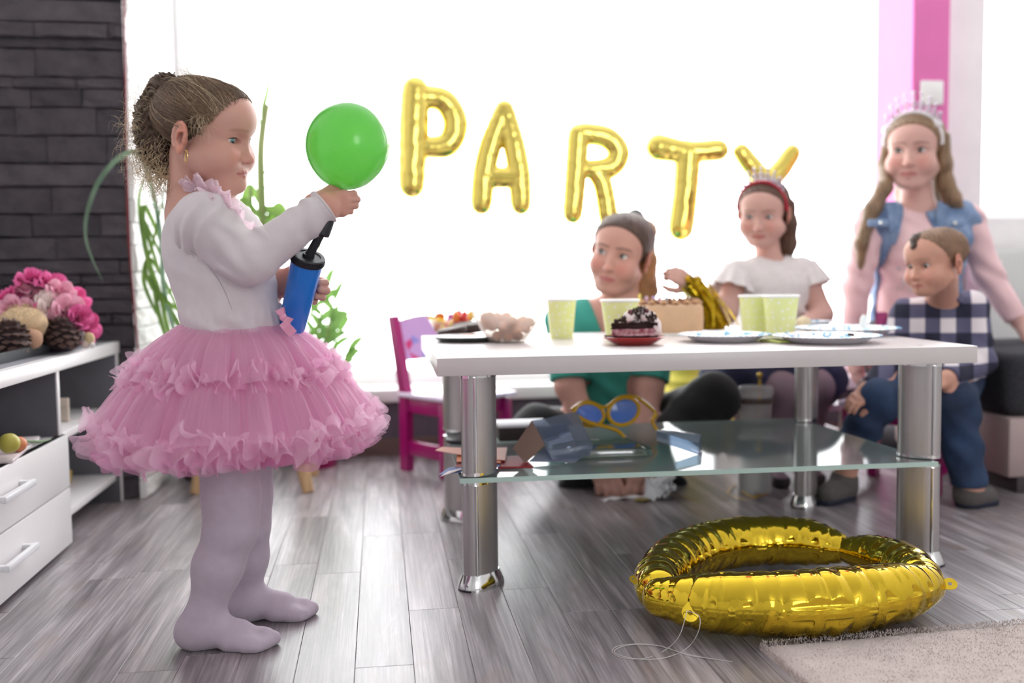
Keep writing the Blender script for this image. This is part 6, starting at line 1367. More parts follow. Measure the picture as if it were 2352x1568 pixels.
# ------------------------------------------------------------------ boy in the checked shirt
g4 = thing('person', 'small boy in a checked shirt and jeans sitting on the magenta chair', 'person', (1.45, 2.56, 0))
hd4 = Head(2108, 611, 2.465, 134, 7, -2, 0.90, 1.0, smile=-0.3, ext=0.4, es=1.1); SK4 = 'cf9c88'
nk4 = at(2164, 690, 2.575); s4L, s4R = at(2084, 726, 2.60), at(2230, 712, 2.56); e4L, e4R = at(2050, 838, 2.56), at(2246, 828, 2.50); w4L, w4R = at(1994, 900, 2.47), at(2172, 872, 2.39)
t4 = [cap(at(2160, 770, 2.60)-CR*0.03, at(2160, 770, 2.60)+CR*0.03, 0.075, k=0.03), cap(at(2160, 790, 2.60), at(2160, 860, 2.63), 0.085, 0.092, k=0.04), cap(s4L+CR*0.01, s4R-CR*0.01, 0.040, k=0.03)]
hip4 = cap(at(2120, 856, 2.62), at(2190, 856, 2.60), 0.074, k=0.04)
a4 = [cap(s4L, e4L, 0.038, 0.033, k=0.02), cap(e4L, w4L, 0.032, 0.024, k=0.02), cap(s4R, e4R, 0.038, 0.034, k=0.02), cap(e4R, w4R, 0.033, 0.024, k=0.02)]
k4R, n4R, k4L, n4L = at(2192, 930, 2.40), at(2226, 1105, 2.375), at(2012, 925, 2.46), at(1950, 1040, 2.50)
l4 = [cap(at(2190, 866, 2.59), k4R, 0.060, 0.052, k=0.03), cap(k4R, n4R, 0.050, 0.036, k=0.02), cap(at(2120, 866, 2.62), k4L, 0.060, 0.050, k=0.03), cap(k4L, n4L, 0.048, 0.036, k=0.02)]
fR = (np.array([n4R[0]-0.002, n4R[1], 0.030]), onz(2262, 1158)); fR = (fR[0], np.array([fR[1][0], fR[1][1], 0.022])); fL = (np.array([n4L[0]-0.008, n4L[1]+0.01, 0.034]), np.array([n4L[0]-0.075, n4L[1]-0.03, 0.024]))
f4 = [cap(fR[0], fR[1], 0.029, 0.024, k=0.02), cap(n4R, fR[0], 0.03, 0.029, k=0.02), cap(fL[0], fL[1], 0.029, 0.024, k=0.02), cap(n4L, fL[0], 0.03, 0.029, k=0.02)]
h4R = group(hand_ops(curl=0.35, spread=0.06, thumb=(0.6, 0.3), L=0.10, mirror=1), w4R, hand_axes(-0.80*CR-0.15*CU-0.45*CW, 0.65*CU-0.75*CW), 1.0, k=0.01)
h4L = group(hand_ops(curl=0.4, spread=0.06, thumb=(0.6, 0.3), L=0.10, mirror=-1), w4L, hand_axes(-0.75*CR-0.35*CU-0.5*CW, 0.8*CU-0.5*CW), 1.0, k=0.01)
sdf_obj('body', [hd4.g, cap(hd4.W((0, -0.022, -0.04)), nk4, 0.038, 0.042, k=0.02)]+t4+[hip4]+a4+l4+f4+[h4L, h4R], HG, M_skin, g4, color=lambda V: hd4.col(V, SK4, lip='a8605c', brow='8a6a54', brow_w=0.4, blush=0.4))
hd4.eyes(g4, iris='4a4844', look=(-0.1, -0.2), lash=0.0008, es=1.1)
M_h4 = mat('short_brown_hair', '8a6c55', 0.6, var=0.25, vscale=40, bump=0.5, bscale=300); M_h4b = mat('dark_brown_tuft', '4c382c', 0.55, var=0.3, vscale=40, bump=0.5, bscale=300)
sdf_obj('hair', [hd4.cap(0.003)], HG, M_h4, g4, cut=hd4.hair_cut(0.030, 0.040), disp=groove)
sdf_obj('fringe', [cap(hd4.W((0.006, 0.058, 0.084)), hd4.W((-0.008, 0.082, 0.066)), 0.015, 0.010, k=0.012), cap(hd4.W((0.006, 0.020, 0.098)), hd4.W((0.0, 0.060, 0.084)), 0.010, 0.014, k=0.012)], HG, M_h4b, g4, disp=groove, label='darker tuft of hair over the forehead')
def plaid():
    m = bpy.data.materials.new('navy_white_plaid'); m.use_nodes = True; nt = m.node_tree; N = nt.nodes; L = nt.links; b = N['Principled BSDF']; b.inputs['Roughness'].default_value = 0.9
    tc = N.new('ShaderNodeTexCoord'); mp = N.new('ShaderNodeMapping'); mp.inputs['Rotation'].default_value = (0, 0, R(28)); L.new(tc.outputs['Object'], mp.inputs[0]); sp_ = N.new('ShaderNodeSeparateXYZ'); L.new(mp.outputs[0], sp_.inputs[0])
    def band(o, per, ph):
        a = N.new('ShaderNodeMath'); a.operation = 'MULTIPLY_ADD'; a.inputs[1].default_value = 1/per; a.inputs[2].default_value = ph; L.new(o, a.inputs[0]); f = N.new('ShaderNodeMath'); f.operation = 'FRACT'; L.new(a.outputs[0], f.inputs[0])
        g = N.new('ShaderNodeMath'); g.operation = 'GREATER_THAN'; g.inputs[1].default_value = 0.5; L.new(f.outputs[0], g.inputs[0]); return g.outputs[0]
    bx_, bz_ = band(sp_.outputs[0], 0.078, 0.1), band(sp_.outputs[2], 0.078, 0.3); s_ = N.new('ShaderNodeMath'); s_.operation = 'ADD'; L.new(bx_, s_.inputs[0]); L.new(bz_, s_.inputs[1]); h_ = N.new('ShaderNodeMath'); h_.operation = 'MULTIPLY'; h_.inputs[1].default_value = 0.5; L.new(s_.outputs[0], h_.inputs[0])
    cr = N.new('ShaderNodeValToRGB'); cr.color_ramp.interpolation = 'CONSTANT'; e = cr.color_ramp.elements; e[0].position = 0; e[0].color = rgb('e4dcdf'); e[1].position = 0.4; e[1].color = rgb('5d5c77'); k = cr.color_ramp.elements.new(0.8); k.color = rgb('25263a'); L.new(h_.outputs[0], cr.inputs[0]); L.new(cr.outputs[0], b.inputs['Base Color']); return m
M_pl = plaid()
def cut_s4(P):
    q = np.linalg.norm(P-nk4-CU*0.015, axis=1); cs = [0.043-q, P[:, 2]-(nk4[2]+0.045), at(2150, 885, 2.6)[2]-P[:, 2]]
    arm_ = np.minimum(seg_d(P, e4L, w4L), seg_d(P, e4R, w4R)) < 0.05; cs[2] = np.where(arm_, -1, cs[2])
    for e_, w_ in ((e4L, w4L), (e4R, w4R)):
        d_ = (w_-e_)/np.linalg.norm(w_-e_); cs.append(np.where(np.linalg.norm(P-w_, axis=1) < 0.075, (P-w_)@d_+0.012, -1))
    return np.maximum.reduce(cs)
sdf_obj('checked_shirt', infl(t4, 0.009)+infl(a4, 0.009), HG, M_pl, g4, cut=cut_s4, disp=wrinkle(0.003, 80, 2.5))
for sx_ in (-1, 1):
    c_ = nk4+CR*sx_*0.022-CW*0.046+CU*0.012; obj('collar', MB().box(c_, (0.048, 0.006, 0.030), rot=rotm(R(-25), R(sx_*38), R(-10+sx_*15)), bev=0.003), M_pl, g4, world=True)
M_jean = mat('dark_jeans', '1f2a40', 0.85, col2='33496a', vscale=9, bump=0.2, bscale=500)
sdf_obj('jeans', infl(l4, 0.007)+infl([hip4], 0.010), HG, M_jean, g4, disp=wrinkle(0.005, 60, 0.5), cut=lambda P: 0.055-P[:, 2])
M_slip = mat('grey_felt_slipper', '5f5a58', 0.9, var=0.1, vscale=60); M_sole = mat('dark_blue_sole', '23283a', 0.7)
for nn, F_ in ((n4R, fR), (n4L, fL)):
    sdf_obj('slipper', infl([cap(F_[0], F_[1], 0.029, 0.024, k=0.02), cap(F_[0]+CU*0.02, F_[0], 0.031, 0.029)], 0.006), HG, M_slip, g4, cut=lambda P: np.maximum(P[:, 2]-0.075, 0.006-P[:, 2]))
    d_ = F_[1]-F_[0]; a_, b_ = F_[0].copy(), F_[1]+d_/np.linalg.norm(d_)*0.006; a_[2] = b_[2] = 0.012
    sdf_obj('slipper_sole', [cap(a_, b_, 0.033, 0.030)], HG, M_sole, g4, cut=lambda P: np.maximum(P[:, 2]-0.014, 0.0008-P[:, 2]))
    q_ = F_[1]+CU*0.016-d_/np.linalg.norm(d_)*0.012; obj('slipper_patch', rough_blob(MB(), q_, (0.024, 0.022, 0.014), 2, 0.15), mat('orange_print', 'b8702a', 0.8, col2='7a3a26', vscale=80), g4, world=True, label='orange and brown patch on the toe')
# ================================================================== the girl in the pink tutu
gY = 1.745
g0 = onz(560, 1460); girl = thing('person', 'small girl in white top and pink tutu holding a green balloon and blue pump', 'person', (g0[0], gY, 0))
SK = 'cf9f90'
def view_axes(x, y):
    w = ray(x, y); w = w/np.linalg.norm(w); u = CU-w*(CU@w); u /= np.linalg.norm(u); return np.cross(w, u), u, w
def facing(x, y, yaw, pitch, roll=0.0):
    """head axes for a head at pixel x,y: yaw 0 looks to the image right, 90 at the camera; pitch down positive"""
    r, u, w = view_axes(x, y); a, p = R(yaw), R(pitch)
    f = math.cos(p)*(math.cos(a)*r-math.sin(a)*w)-math.sin(p)*u; side = math.sin(a)*r+math.cos(a)*w
    return head_axes(f, u+math.tan(R(roll))*side)
hA = facing(450, 320, 29, 6, 0)
hs = 0.865; ear = at(416, 314, 1.66); hO = ear-hs*(hA@np.array([0.069, -0.013, 0.0]))
GH = lambda q: hO+hs*(hA@np.asarray(q, float))
LID = 0.42
headg = group(head_ops(1.0, lid=LID, smile=0.9, ext=1.0, es=1.25), hO, hA, hs, k=0.012, rad=0.16)
nk0 = GH((0, -0.026, -0.035)); nk1 = at(436, 480, gY)
sh_r, el_r, wr_r = at(462, 506, 1.655), at(578, 598, 1.635), at(748, 474, 1.655)
sh_l, el_l, wr_l = at(500, 520, 1.835), at(560, 655, 1.865), at(634, 652, 1.785)
chest = at(486, 562, gY); belly = at(531, 660, gY); waist = at(545, 742, gY); hips = at(545, 820, gY)
BX = np.stack([CR*1.0, CW*1.0, CU*1.0], 1)
hand_r = group(hand_ops(curl=(1.12, 1.14, 1.16, 1.18), spread=0.0, thumb=(0.50, 0.70), L=0.094, mirror=-1), at(724, 472, 1.660), hand_axes(0.93*CR+0.10*CU+0.25*CW, -0.86*CW+0.40*CR-0.15*CU), 1.0, k=0.008)
hand_l = group(hand_ops(curl=(0.80, 0.84, 0.86, 0.9), spread=0.03, thumb=(0.75, 0.35), L=0.112, mirror=1), at(640, 648, 1.745), hand_axes(0.95*CR-0.22*CU-0.05*CW, 0.05*CR+0.1*CU+0.99*CW), 1.0, k=0.008)
kn_r, an_r = at(531, 1185, 1.69), at(470, 1415, 1.690)
kn_l, an_l = at(562, 1180, 1.80), at(563, 1372, 1.815)
hip_r, hip_l = at(520, 930, 1.70), at(560, 930, 1.79)
def foot_ops(heel, toe, r=0.030):
    h = np.array(heel, float); t = np.array(toe, float); d = (t-h)/np.linalg.norm(t-h); w = np.array([-d[1], d[0], 0]); z = np.array([0, 0, 1.0]); L = np.linalg.norm(t-h); b = lambda a, c, e: h+d*L*a+w*c+z*e
    return [ell(b(0.13, 0, 0.025), (0.027, 0.025, 0.025), k=0.015), cap(b(0.2, 0, 0.032), b(0.62, 0.002, 0.023), 0.030, 0.022, k=0.02), cap(b(0.55, 0.012, 0.017), b(0.86, 0.014, 0.0135), 0.017, 0.0135, k=0.012), cap(b(0.55, -0.014, 0.016), b(0.78, -0.018, 0.012), 0.016, 0.012, k=0.012),
            cap(b(0.84, 0.014, 0.0125), b(0.965, 0.012, 0.0115), 0.0125, 0.0105, k=0.008), cap(b(0.80, 0.002, 0.012), b(0.93, -0.001, 0.010), 0.0105, 0.009, k=0.008), cap(b(0.78, -0.010, 0.011), b(0.89, -0.012, 0.009), 0.010, 0.0085, k=0.008), cap(b(0.74, -0.020, 0.010), b(0.84, -0.021, 0.009), 0.0095, 0.0085, k=0.008)]
f_r = (onz(424, 1468), onz(634, 1478)); f_l = (onz(530, 1420), onz(722, 1416))
f_r = (np.array([f_r[0][0], 1.695, 0]), np.array([f_r[1][0], 1.668, 0])); f_l = (np.array([f_l[0][0], 1.818, 0]), np.array([f_l[1][0], 1.810, 0]))
def leg_ops(hip, kn, an, foot, e=0.0):
    mid = kn*0.5+an*0.5+CR*0.006
    return [cap(hip, kn+CU*0.03, 0.058+e, 0.044+e, k=0.02), cap(kn+CU*0.03, kn-CU*0.02, 0.043+e, 0.040+e, k=0.02), cap(kn-CU*0.02, mid-CR*0.006, 0.040+e, 0.0375+e, k=0.02), cap(mid-CR*0.006, an, 0.0375+e, 0.0265+e, k=0.02), cap(an, np.array([an[0]-0.006, an[1], 0.034]), 0.0265+e, 0.027+e, k=0.02)]+foot_ops(*foot)
torso = [ell(chest, (0.074, 0.092, 0.085), rot=BX, k=0.03), ell(belly, (0.083, 0.098, 0.112), rot=BX, k=0.04), ell(hips, (0.080, 0.098, 0.09), rot=BX, k=0.03), cap(sh_r+CR*0.012, sh_l, 0.040, 0.040, k=0.03)]
legs = leg_ops(hip_r, kn_r, an_r, f_r)+leg_ops(hip_l, kn_l, an_l, f_l)
arm = lambda s_, e_, w_, x=0.0: [cap(s_, e_, 0.036+x, 0.030+x, k=0.015), cap(e_, w_, 0.030+x, 0.0215+x, k=0.015)]
body = [headg, cap(nk0, nk1, 0.036, 0.038, k=0.012)]+torso+arm(sh_r, el_r, wr_r)+arm(sh_l, el_l, wr_l)+legs+[cap(wr_r, hand_r['o'], 0.0215, 0.021, k=0.01), hand_r, cap(wr_l, hand_l['o'], 0.0215, 0.021, k=0.01), hand_l]
def girl_col(V):
    L = ((V-hO)@hA)/hs; C = face_color(L, SK, lip='c87f7c', brow='a07a60', brow_w=0.45, blush=0.42, ext=1.0)
    far = np.linalg.norm(L-np.array([0, 0.01, 0]), axis=1) > 0.14; C[far] = rgb(SK)[:3]
    for o_ in (hand_r['o'], hand_l['o']):
        w = 0.35*np.exp(-(np.linalg.norm(V-o_, axis=1)/0.07)**4)[:, None]; C = C*(1-w)+np.array(rgb('cf8a74')[:3])*w
    return C
gb = sdf_obj('body', body, 0.0019, M_skin, girl, color=girl_col)
eyes(girl, hO, hA, hs, iris='7d97a0', look=(0.22, -0.34), lid=LID, lash=0.0008, es=1.25)

# ---- hair
M_hair = mat('light_brown_hair', '4f3d31', 0.5, var=0.35, vscale=30, stretch=(3, 3, 1), bump=0.3, bscale=120)
M_hairs = mat('blonde_hair_strand', '7d6551', 0.38, var=0.25, vscale=15)
def hair_cut(P):
    L = ((P-hO)@hA)/hs
    front = 0.80*(L[:, 1]-0.028)-0.60*(L[:, 2]-0.030); side = 0.62*(L[:, 1]-0.030)-0.78*(L[:, 2]-0.002)
    return np.maximum(front, side)*hs
def hair_groove(P):
    L = ((P-hO)@hA)/hs; a = np.arctan2(L[:, 0], L[:, 2]-0.02+0.4*L[:, 1]); return 0.0011*noise1(a*26, 1.0)+0.0006*noise1(a*70, 2.0)
ops = [group([ell(CRAN_C+np.array([0, -0.002, 0.001]), CRAN_R+0.0042, k=0.02), ell((0, 0.038, 0.044), (0.0615, 0.0535, 0.0545), k=0.03)], hO, hA, hs, k=0.01)]
sdf_obj('hair', ops, 0.0022, M_hair, girl, cut=hair_cut, disp=hair_groove)
bun = at(392, 200, 1.735)
pt = [at(404, 200, 1.735), at(376, 204, 1.735), at(352, 262, 1.735), at(352, 305, 1.735), at(362, 345, 1.74), at(382, 375, 1.74), at(400, 396, 1.74)]
pr_ = [0.014, 0.020, 0.025, 0.026, 0.024, 0.019, 0.012]
def curl_disp(P): return 0.0035*np.sin(P[:, 2]*420+3*np.sin(P[:, 0]*160))*np.sin(P[:, 0]*300+P[:, 1]*260)+0.0015*np.sin(P[:, 2]*900+P[:, 0]*700)
sdf_obj('ponytail', chain(pt, pr_, k=0.02)+[ell(bun, 0.020, k=0.01)], 0.0026, M_hair, girl, disp=curl_disp)
rg = np.random.default_rng(5); HC = [group([ell(CRAN_C+np.array([0, -0.002, 0.001]), CRAN_R+0.0042, k=0.02), ell((0, 0.038, 0.044), (0.0615, 0.0535, 0.0545), k=0.03)], hO, hA, hs, k=0.01)]
paths = []; rads = []
bl = (bun-hO)@hA/hs; bd = bl-CRAN_C
for i in range(1500):   # combed back from the hairline to the bun
    t = rg.random(); z0 = 0.005+0.088*t; y0 = 0.036+0.75*(z0-0.030) if z0 > 0.03 else 0.030+1.2*(z0-0.002)*0.9
    x0 = 0.066*math.sqrt(max(0.0, 1-(max(0, z0-0.03)/0.068)**1.6))*(1 if rg.random() < 0.62 else -1)*(1 if rg.random() < 0.8 else rg.random())
    d0 = np.array([x0, y0+rg.normal()*0.006+(0.010*rg.random() if rg.random() < 0.3 else 0), z0])-CRAN_C; d0 /= np.linalg.norm(d0); d1 = bd/np.linalg.norm(bd)+rg.normal(size=3)*0.10; n = 14
    u = np.linspace(0, 1, n)[:, None]; dd = d0*(1-u)+d1*u; dd = dd+0.10*np.sin(PI*u)*rg.normal(size=3)*0.6; dd[:, 2] += 0.10*np.sin(PI*u[:, 0])*(-1 if z0 < 0.05 else 0.3)
    q = scalp(dd, 0.0045)+ (dd/np.linalg.norm(dd, axis=1)[:, None])*(abs(rg.normal())*0.0022*np.sin(PI*u)); paths.append(hO+hs*(q@hA.T)); rads.append(0.00026+0.0002*rg.random())
for i in range(260):   # back of the head and nape, swept up
    d0 = np.array([rg.uniform(-0.05, 0.068), -0.03-0.05*rg.random(), -0.035+0.05*rg.random()])-CRAN_C; d0 /= np.linalg.norm(d0); u = np.linspace(0, 1, 12)[:, None]; dd = d0*(1-u)+bd/np.linalg.norm(bd)*u
    q = scalp(dd, 0.0045+0.002*rg.random()); paths.append(hO+hs*(q@hA.T)); rads.append(0.00035)
ns = [len(p) for p in paths]; allp = project(HC, np.concatenate(paths), 0.0)
ok = [hair_cut(q)[:].max() < 0.010*hs and hair_cut(q)[3:].max() < 0.0005 for q in np.split(allp, np.cumsum(ns)[:-1])]
paths = [q for q, k in zip(np.split(allp, np.cumsum(ns)[:-1]), ok) if k]; rads = [q for q, k in zip(rads, ok) if k]; ns = [len(q) for q in paths]; allp = np.concatenate(paths)
gr_ = grad(lambda q, b=0.03: fdist(HC, q, 0.03), allp); lift = np.concatenate([0.0003+abs(rg.normal())*0.0016*np.sin(np.linspace(0, PI, n)) for n in ns]); allp = allp+gr_*lift[:, None]; paths = np.split(allp, np.cumsum(ns)[:-1])
M_curl = mat('backlit_hair_tone', 'd3bd9c', 0.35, var=0.2, vscale=15)  # backlight and highlights put into the colour of the paler hairs
kk_ = [i % 8 == 0 for i in range(len(paths))]
strands('hair_strands', [p for p, k in zip(paths, kk_) if not k], [r for r, k in zip(rads, kk_) if not k], M_hairs, girl)
strands('highlight_strands', [p for p, k in zip(paths, kk_) if k], [r*0.9 for r, k in zip(rads, kk_) if k], M_curl, girl)
paths = []; rads = []
def curl_path(p, d, L, r, turns, sag, n=34):
    u_, w_, d = frame(d); t = np.linspace(0, 1, n); ph = rg.random()*6.28
    P = p+np.outer(t*L, d)+np.outer(r*t**0.6*np.cos(turns*2*PI*t+ph), u_)+np.outer(r*t**0.6*np.sin(turns*2*PI*t+ph), w_); P[:, 2] -= sag*t**2; return P
PT = np.array(pt)
for i in range(300):
    k = rg.random()*(len(pt)-1.001); j = int(k); c = PT[j]+(PT[j+1]-PT[j])*(k-j); r0 = pr_[j]; a = rg.random()*6.28
    d = -CR*(0.5+0.5*rg.random())+CU*rg.normal()*0.6+CW*rg.normal()*0.7; d /= np.linalg.norm(d)
    paths.append(curl_path(c+d*r0*0.75, d*0.7-CU*0.5, 0.028+0.030*rg.random(), 0.006+0.007*rg.random(), 1.2+1.8*rg.random(), 0.015)); rads.append(0.00022+0.00028*rg.random())
for i in range(190):    # ringlets lying on the ponytail
    k = rg.random()*(len(pt)-1.3); j = int(k); c = PT[j]+(PT[j+1]-PT[j])*(k-j); d = -CW*(0.9)+CR*rg.normal()*0.7+CU*rg.normal()*0.2; d /= np.linalg.norm(d)
    paths.append(curl_path(c+d*pr_[j]*0.95, -CU+CR*rg.normal()*0.3, 0.05+0.03*rg.random(), 0.004+0.003*rg.random(), 2+1.5*rg.random(), 0.0)); rads.append(0.0006)
for i in range(60):     # loose wisps at the nape and round the ear
    p = GH((0.066+0.004*rg.random(), 0.004+0.03*rg.random(), 0.03+0.02*rg.random())) if i % 2 else at(392+10*rg.random(), 392+12*rg.random(), 1.72)
    paths.append(curl_path(p, (-CR*0.5-CU*0.6-CW*0.3 if i % 2 == 0 else CR*0.2-CU+(-0.4)*CW)+0.4*rg.normal(size=3), 0.03+0.02*rg.random(), 0.004, 0.8, 0.0, 20)); rads.append(0.0003)
for i in range(130):    # fly-away hairs over the crown
    z0 = 0.06+0.035*rg.random(); d0 = np.array([rg.uniform(-0.04, 0.06), rg.uniform(-0.03, 0.05), 0.07])
    q = scalp(np.array([d0]), 0.004)[0]; p = hO+hs*(hA@q); nrm = hA@(d0/np.linalg.norm(d0)); paths.append(curl_path(p, nrm*0.35-hA[:, 1]*0.9+0.35*rg.normal(size=3), 0.025+0.02*rg.random(), 0.005, 0.5, 0.004, 16)); rads.append(0.00026)
strands('curls', paths, rads, M_curl, girl)
ep = GH((0.0735, -0.0085, -0.030)); er_ = MB(); hc = at(428, 359, 1.655)
er_.tube([hc+0.0075*math.cos(a)*(0.55*CR-0.83*CW)*0.9+0.0105*math.sin(a)*CU for a in np.linspace(0, 2*PI, 28, endpoint=False)], 0.0008, 8, closed=True); er_.ell(at(428, 346, 1.655), 0.0018, 10, 7)
obj('earring', er_, mat('gold_earring', 'e3c07a', 0.2, metal=1.0), girl, world=True, label='small gold hoop earring')
# ---- white long sleeved top
M_top = mat('white_cotton_jersey', 'd2c9cc', 0.85, var=0.03, vscale=40, bump=0.12, bscale=900, sheen=0.2)
wz = waist[2]
def top_cut(P):
    L = P-nk0; ax = nk1-nk0; ax = ax/np.linalg.norm(ax); t = L@ax; rr = np.linalg.norm(L-np.outer(t, ax), axis=1)
    neck = np.where(t < 0.115, 0.0445-rr, -1.0)
    low = (wz-0.012)-P[:, 2]; up = P[:, 2]-(nk1[2]+0.055)
    dr = (wr_r-el_r)/np.linalg.norm(wr_r-el_r); cu1 = (P-(wr_r-dr*0.0))@dr; cu1 = np.where(np.linalg.norm(P-wr_r, axis=1) < 0.10, cu1, -1.0)
    dl = (wr_l-el_l)/np.linalg.norm(wr_l-el_l); cu2 = np.where(np.linalg.norm(P-wr_l, axis=1) < 0.07, (P-wr_l+dl*0.016)@dl, -1.0)
    return np.maximum.reduce([neck, np.where(np.abs(low) < 9, low, low), cu1, cu2, up])
def seg_t(P, a, b):
    ab = b-a; return ((P-a)@ab)/(ab@ab), np.linalg.norm(P-a-np.outer(np.clip(((P-a)@ab)/(ab@ab), 0, 1), ab), axis=1)
def top_wrinkle(P):
    d = np.zeros(len(P))
    t, r = seg_t(P, sh_r, el_r); w = np.exp(-((t-0.12)/0.22)**2)*(r < 0.055); q = (P-sh_r)
    d += 0.0036*w*np.sin(q@CR*190-q@CU*70+1.6*np.sin(q@CW*60+q@CU*40))
    w = np.exp(-((t-0.75)/0.30)**2)*(r < 0.055); d += 0.0026*w*np.sin((P@CR)*150+(P@CU)*170+1.2*np.sin(P@CU*70))
    t, r = seg_t(P, el_r, wr_r); w = np.clip((t-0.45)/0.3, 0, 1)*(r < 0.045); d += 0.0022*w*np.sin(t*30+2.2*np.sin(P@CU*55+P@CW*30)); d += 0.0014*np.exp(-((t-0.96)/0.035)**2)*(r < 0.045)*-1
    tz = np.clip((belly[2]+0.06-P[:, 2])/0.12, 0, 1)*(P[:, 2] < belly[2]+0.06)
    d += 0.0018*tz*np.sin((P@CR)*95+(P@CU)*120+1.5*np.sin((P@CU)*60)+P@CW*40)
    d += 0.0009*np.exp(-((P[:, 2]-wz-0.012)/0.012)**2)*np.sin(np.arctan2(P[:, 1]-gY, P[:, 0]-waist[0])*34)
    return d
topo = [ell(chest, (0.079, 0.097, 0.089), rot=BX, k=0.03), ell(belly, (0.0855, 0.101, 0.116), rot=BX, k=0.045), cap(sh_r+CR*0.010, sh_l, 0.044, 0.044, k=0.03)]
topo += [cap(sh_r, el_r, 0.0415, 0.0365, k=0.018), cap(el_r, wr_r, 0.0365, 0.0285, k=0.016), ell(waist-CU*0.004, (0.0835, 0.099, 0.060), rot=BX, k=0.03), cap(sh_l, el_l, 0.0435, 0.0385, k=0.018), cap(el_l, wr_l, 0.0385, 0.029, k=0.016)]
sdf_obj('top', topo, 0.0022, M_top, girl, cut=top_cut, disp=top_wrinkle)
cf = MB(); dr = (wr_r-el_r)/np.linalg.norm(wr_r-el_r); u_, w_, _ = frame(dr)
cf.tube([wr_r-dr*0.002+0.0275*(math.cos(a)*u_+math.sin(a)*w_) for a in np.linspace(0, 2*PI, 40, endpoint=False)], 0.0021, 8, closed=True); obj('cuff', cf, M_top, girl, world=True)
# side seam from the armhole down to the waist
sm = [at(452, 560, 1.645), at(475, 600, 1.645), at(502, 640, 1.647), at(525, 690, 1.646), at(541, 738, 1.644)]
sm = project(topo, spline(sm, 8), 0.0002); obj('seam', MB().tube(sm, 0.0007, 6), mat('seam_thread', 'a89fa2', 0.9), girl, world=True)
# ---- pink petals round the neckline
M_pet = sheer('pink_organza', 'fae6ef', 0.85, 0.45, 0.2)
nl = spline([at(440, 440, 1.688), at(462, 436, 1.668), at(486, 446, 1.655), at(512, 468, 1.650), at(536, 496, 1.655), at(556, 528, 1.665), at(572, 560, 1.685)], 8)
rg2 = np.random.default_rng(2)
nP = 26
for i in range(nP):
    k = int((len(nl)-1)*i/(nP-1)); p = nl[k]; tn = nl[min(k+1, len(nl)-1)]-nl[max(k-1, 0)]; tn /= np.linalg.norm(tn)
    out = -0.50*CW+0.62*CU+0.42*CR*(i/nP)-0.30*CR*(1-i/nP)+0.35*rg2.normal(size=3); out -= tn*(out@tn); out /= np.linalg.norm(out); sd = np.cross(tn, out); ln = 0.022+0.008*rg2.random(); wd = 0.011+0.003*rg2.random(); G = []; curl = 0.5+0.5*rg2.random()
    for a in np.linspace(0, 1, 8):
        row = []
        for b in np.linspace(-1, 1, 7):
            wv = wd*math.sin(PI*min(1, a*0.86+0.10))**0.6*b; row.append(p+out*ln*(a-0.10*a*b*b)+tn*wv+sd*(0.010*curl*a*a*(1 if i % 2 else -1)+0.005*b*b*a-0.0015*math.sin(a*9+b*4+i)))
        G.append(row)
    obj('petal', MB().grid(np.array(G)), M_pet, girl, world=True)
# ---- tutu
M_tul = sheer('pink_tulle', 'f5bfde', 0.42, 0.55, 0.35); M_tul2 = sheer('deep_pink_tulle', 'eda6cf', 0.66, 0.5, 0.2); M_tul3 = sheer('pale_pink_tulle', 'f8d5e8', 0.34, 0.55, 0.45)
tc = np.array([waist[0]-0.004, gY, wz])
def ringpt(a, r, z): return np.stack([tc[0]+r*np.cos(a), tc[1]+r*np.sin(a), tc[2]+z+0*a], -1)
def skirt_layer(name, prof, nu, folds, m, seed, sx=1.0):
    """prof: (r, z, fold amplitude); folds: frequencies"""
    pf = spline([(p[0], p[1], p[2]) for p in prof], 5); a = np.linspace(0, 2*PI, nu, endpoint=False); rows = []
    ns = sum(np.sin(f*a+2.2*np.sin(a*(3+i)+seed+i)+seed*i)*w for i, (f, w) in enumerate(folds)); n2 = noise1(a*5, seed+4)
    nA = noise1(a*62, seed+8, 2)
    for i, (r, z, am) in enumerate(pf):
        v = i/(len(pf)-1); rows.append(ringpt(a+0.012*v*noise1(a*9, seed), r+am*((1-v)*0.9*nA*0.5+v*ns+0.35*n2*v), z+0.25*am*ns*v+0.006*n2*v))
    obj(name, MB().grid(np.array(rows), closev=True), m, girl, world=True, smooth=180)
FO = [(19, 0.5), (31, 0.45), (47, 0.3)]
skirt_layer('underskirt', [(0.080, -0.005, 0.002), (0.115, -0.06, 0.006), (0.165, -0.13, 0.010), (0.190, -0.185, 0.012), (0.200, -0.212, 0.016)], 720, FO, M_tul2, 1.0)
skirt_layer('lining', [(0.078, -0.004, 0.002), (0.105, -0.06, 0.004), (0.15, -0.14, 0.006), (0.17, -0.20, 0.010)], 480, FO, M_tul2, 5.0)
skirt_layer('middle_skirt', [(0.0815, -0.003, 0.002), (0.130, -0.045, 0.006), (0.180, -0.098, 0.010), (0.214, -0.150, 0.013), (0.230, -0.180, 0.014)], 900, FO, M_tul, 2.0)
skirt_layer('overskirt', [(0.083, 0.002, 0.0028), (0.100, -0.010, 0.004), (0.136, -0.038, 0.007), (0.168, -0.075, 0.010), (0.184, -0.098, 0.012)], 900, FO, M_tul, 3.0)
skirt_layer('overskirt', [(0.084, 0.003, 0.0028), (0.104, -0.008, 0.005), (0.142, -0.036, 0.009), (0.172, -0.070, 0.014), (0.180, -0.085, 0.018)], 900, [(23, 0.6), (41, 0.5)], M_tul3, 7.0)
skirt_layer('outer_skirt', [(0.150, -0.075, 0.008), (0.186, -0.100, 0.012), (0.216, -0.140, 0.014), (0.236, -0.172, 0.013)], 900, [(17, 0.6), (29, 0.5)], M_tul3, 9.0)
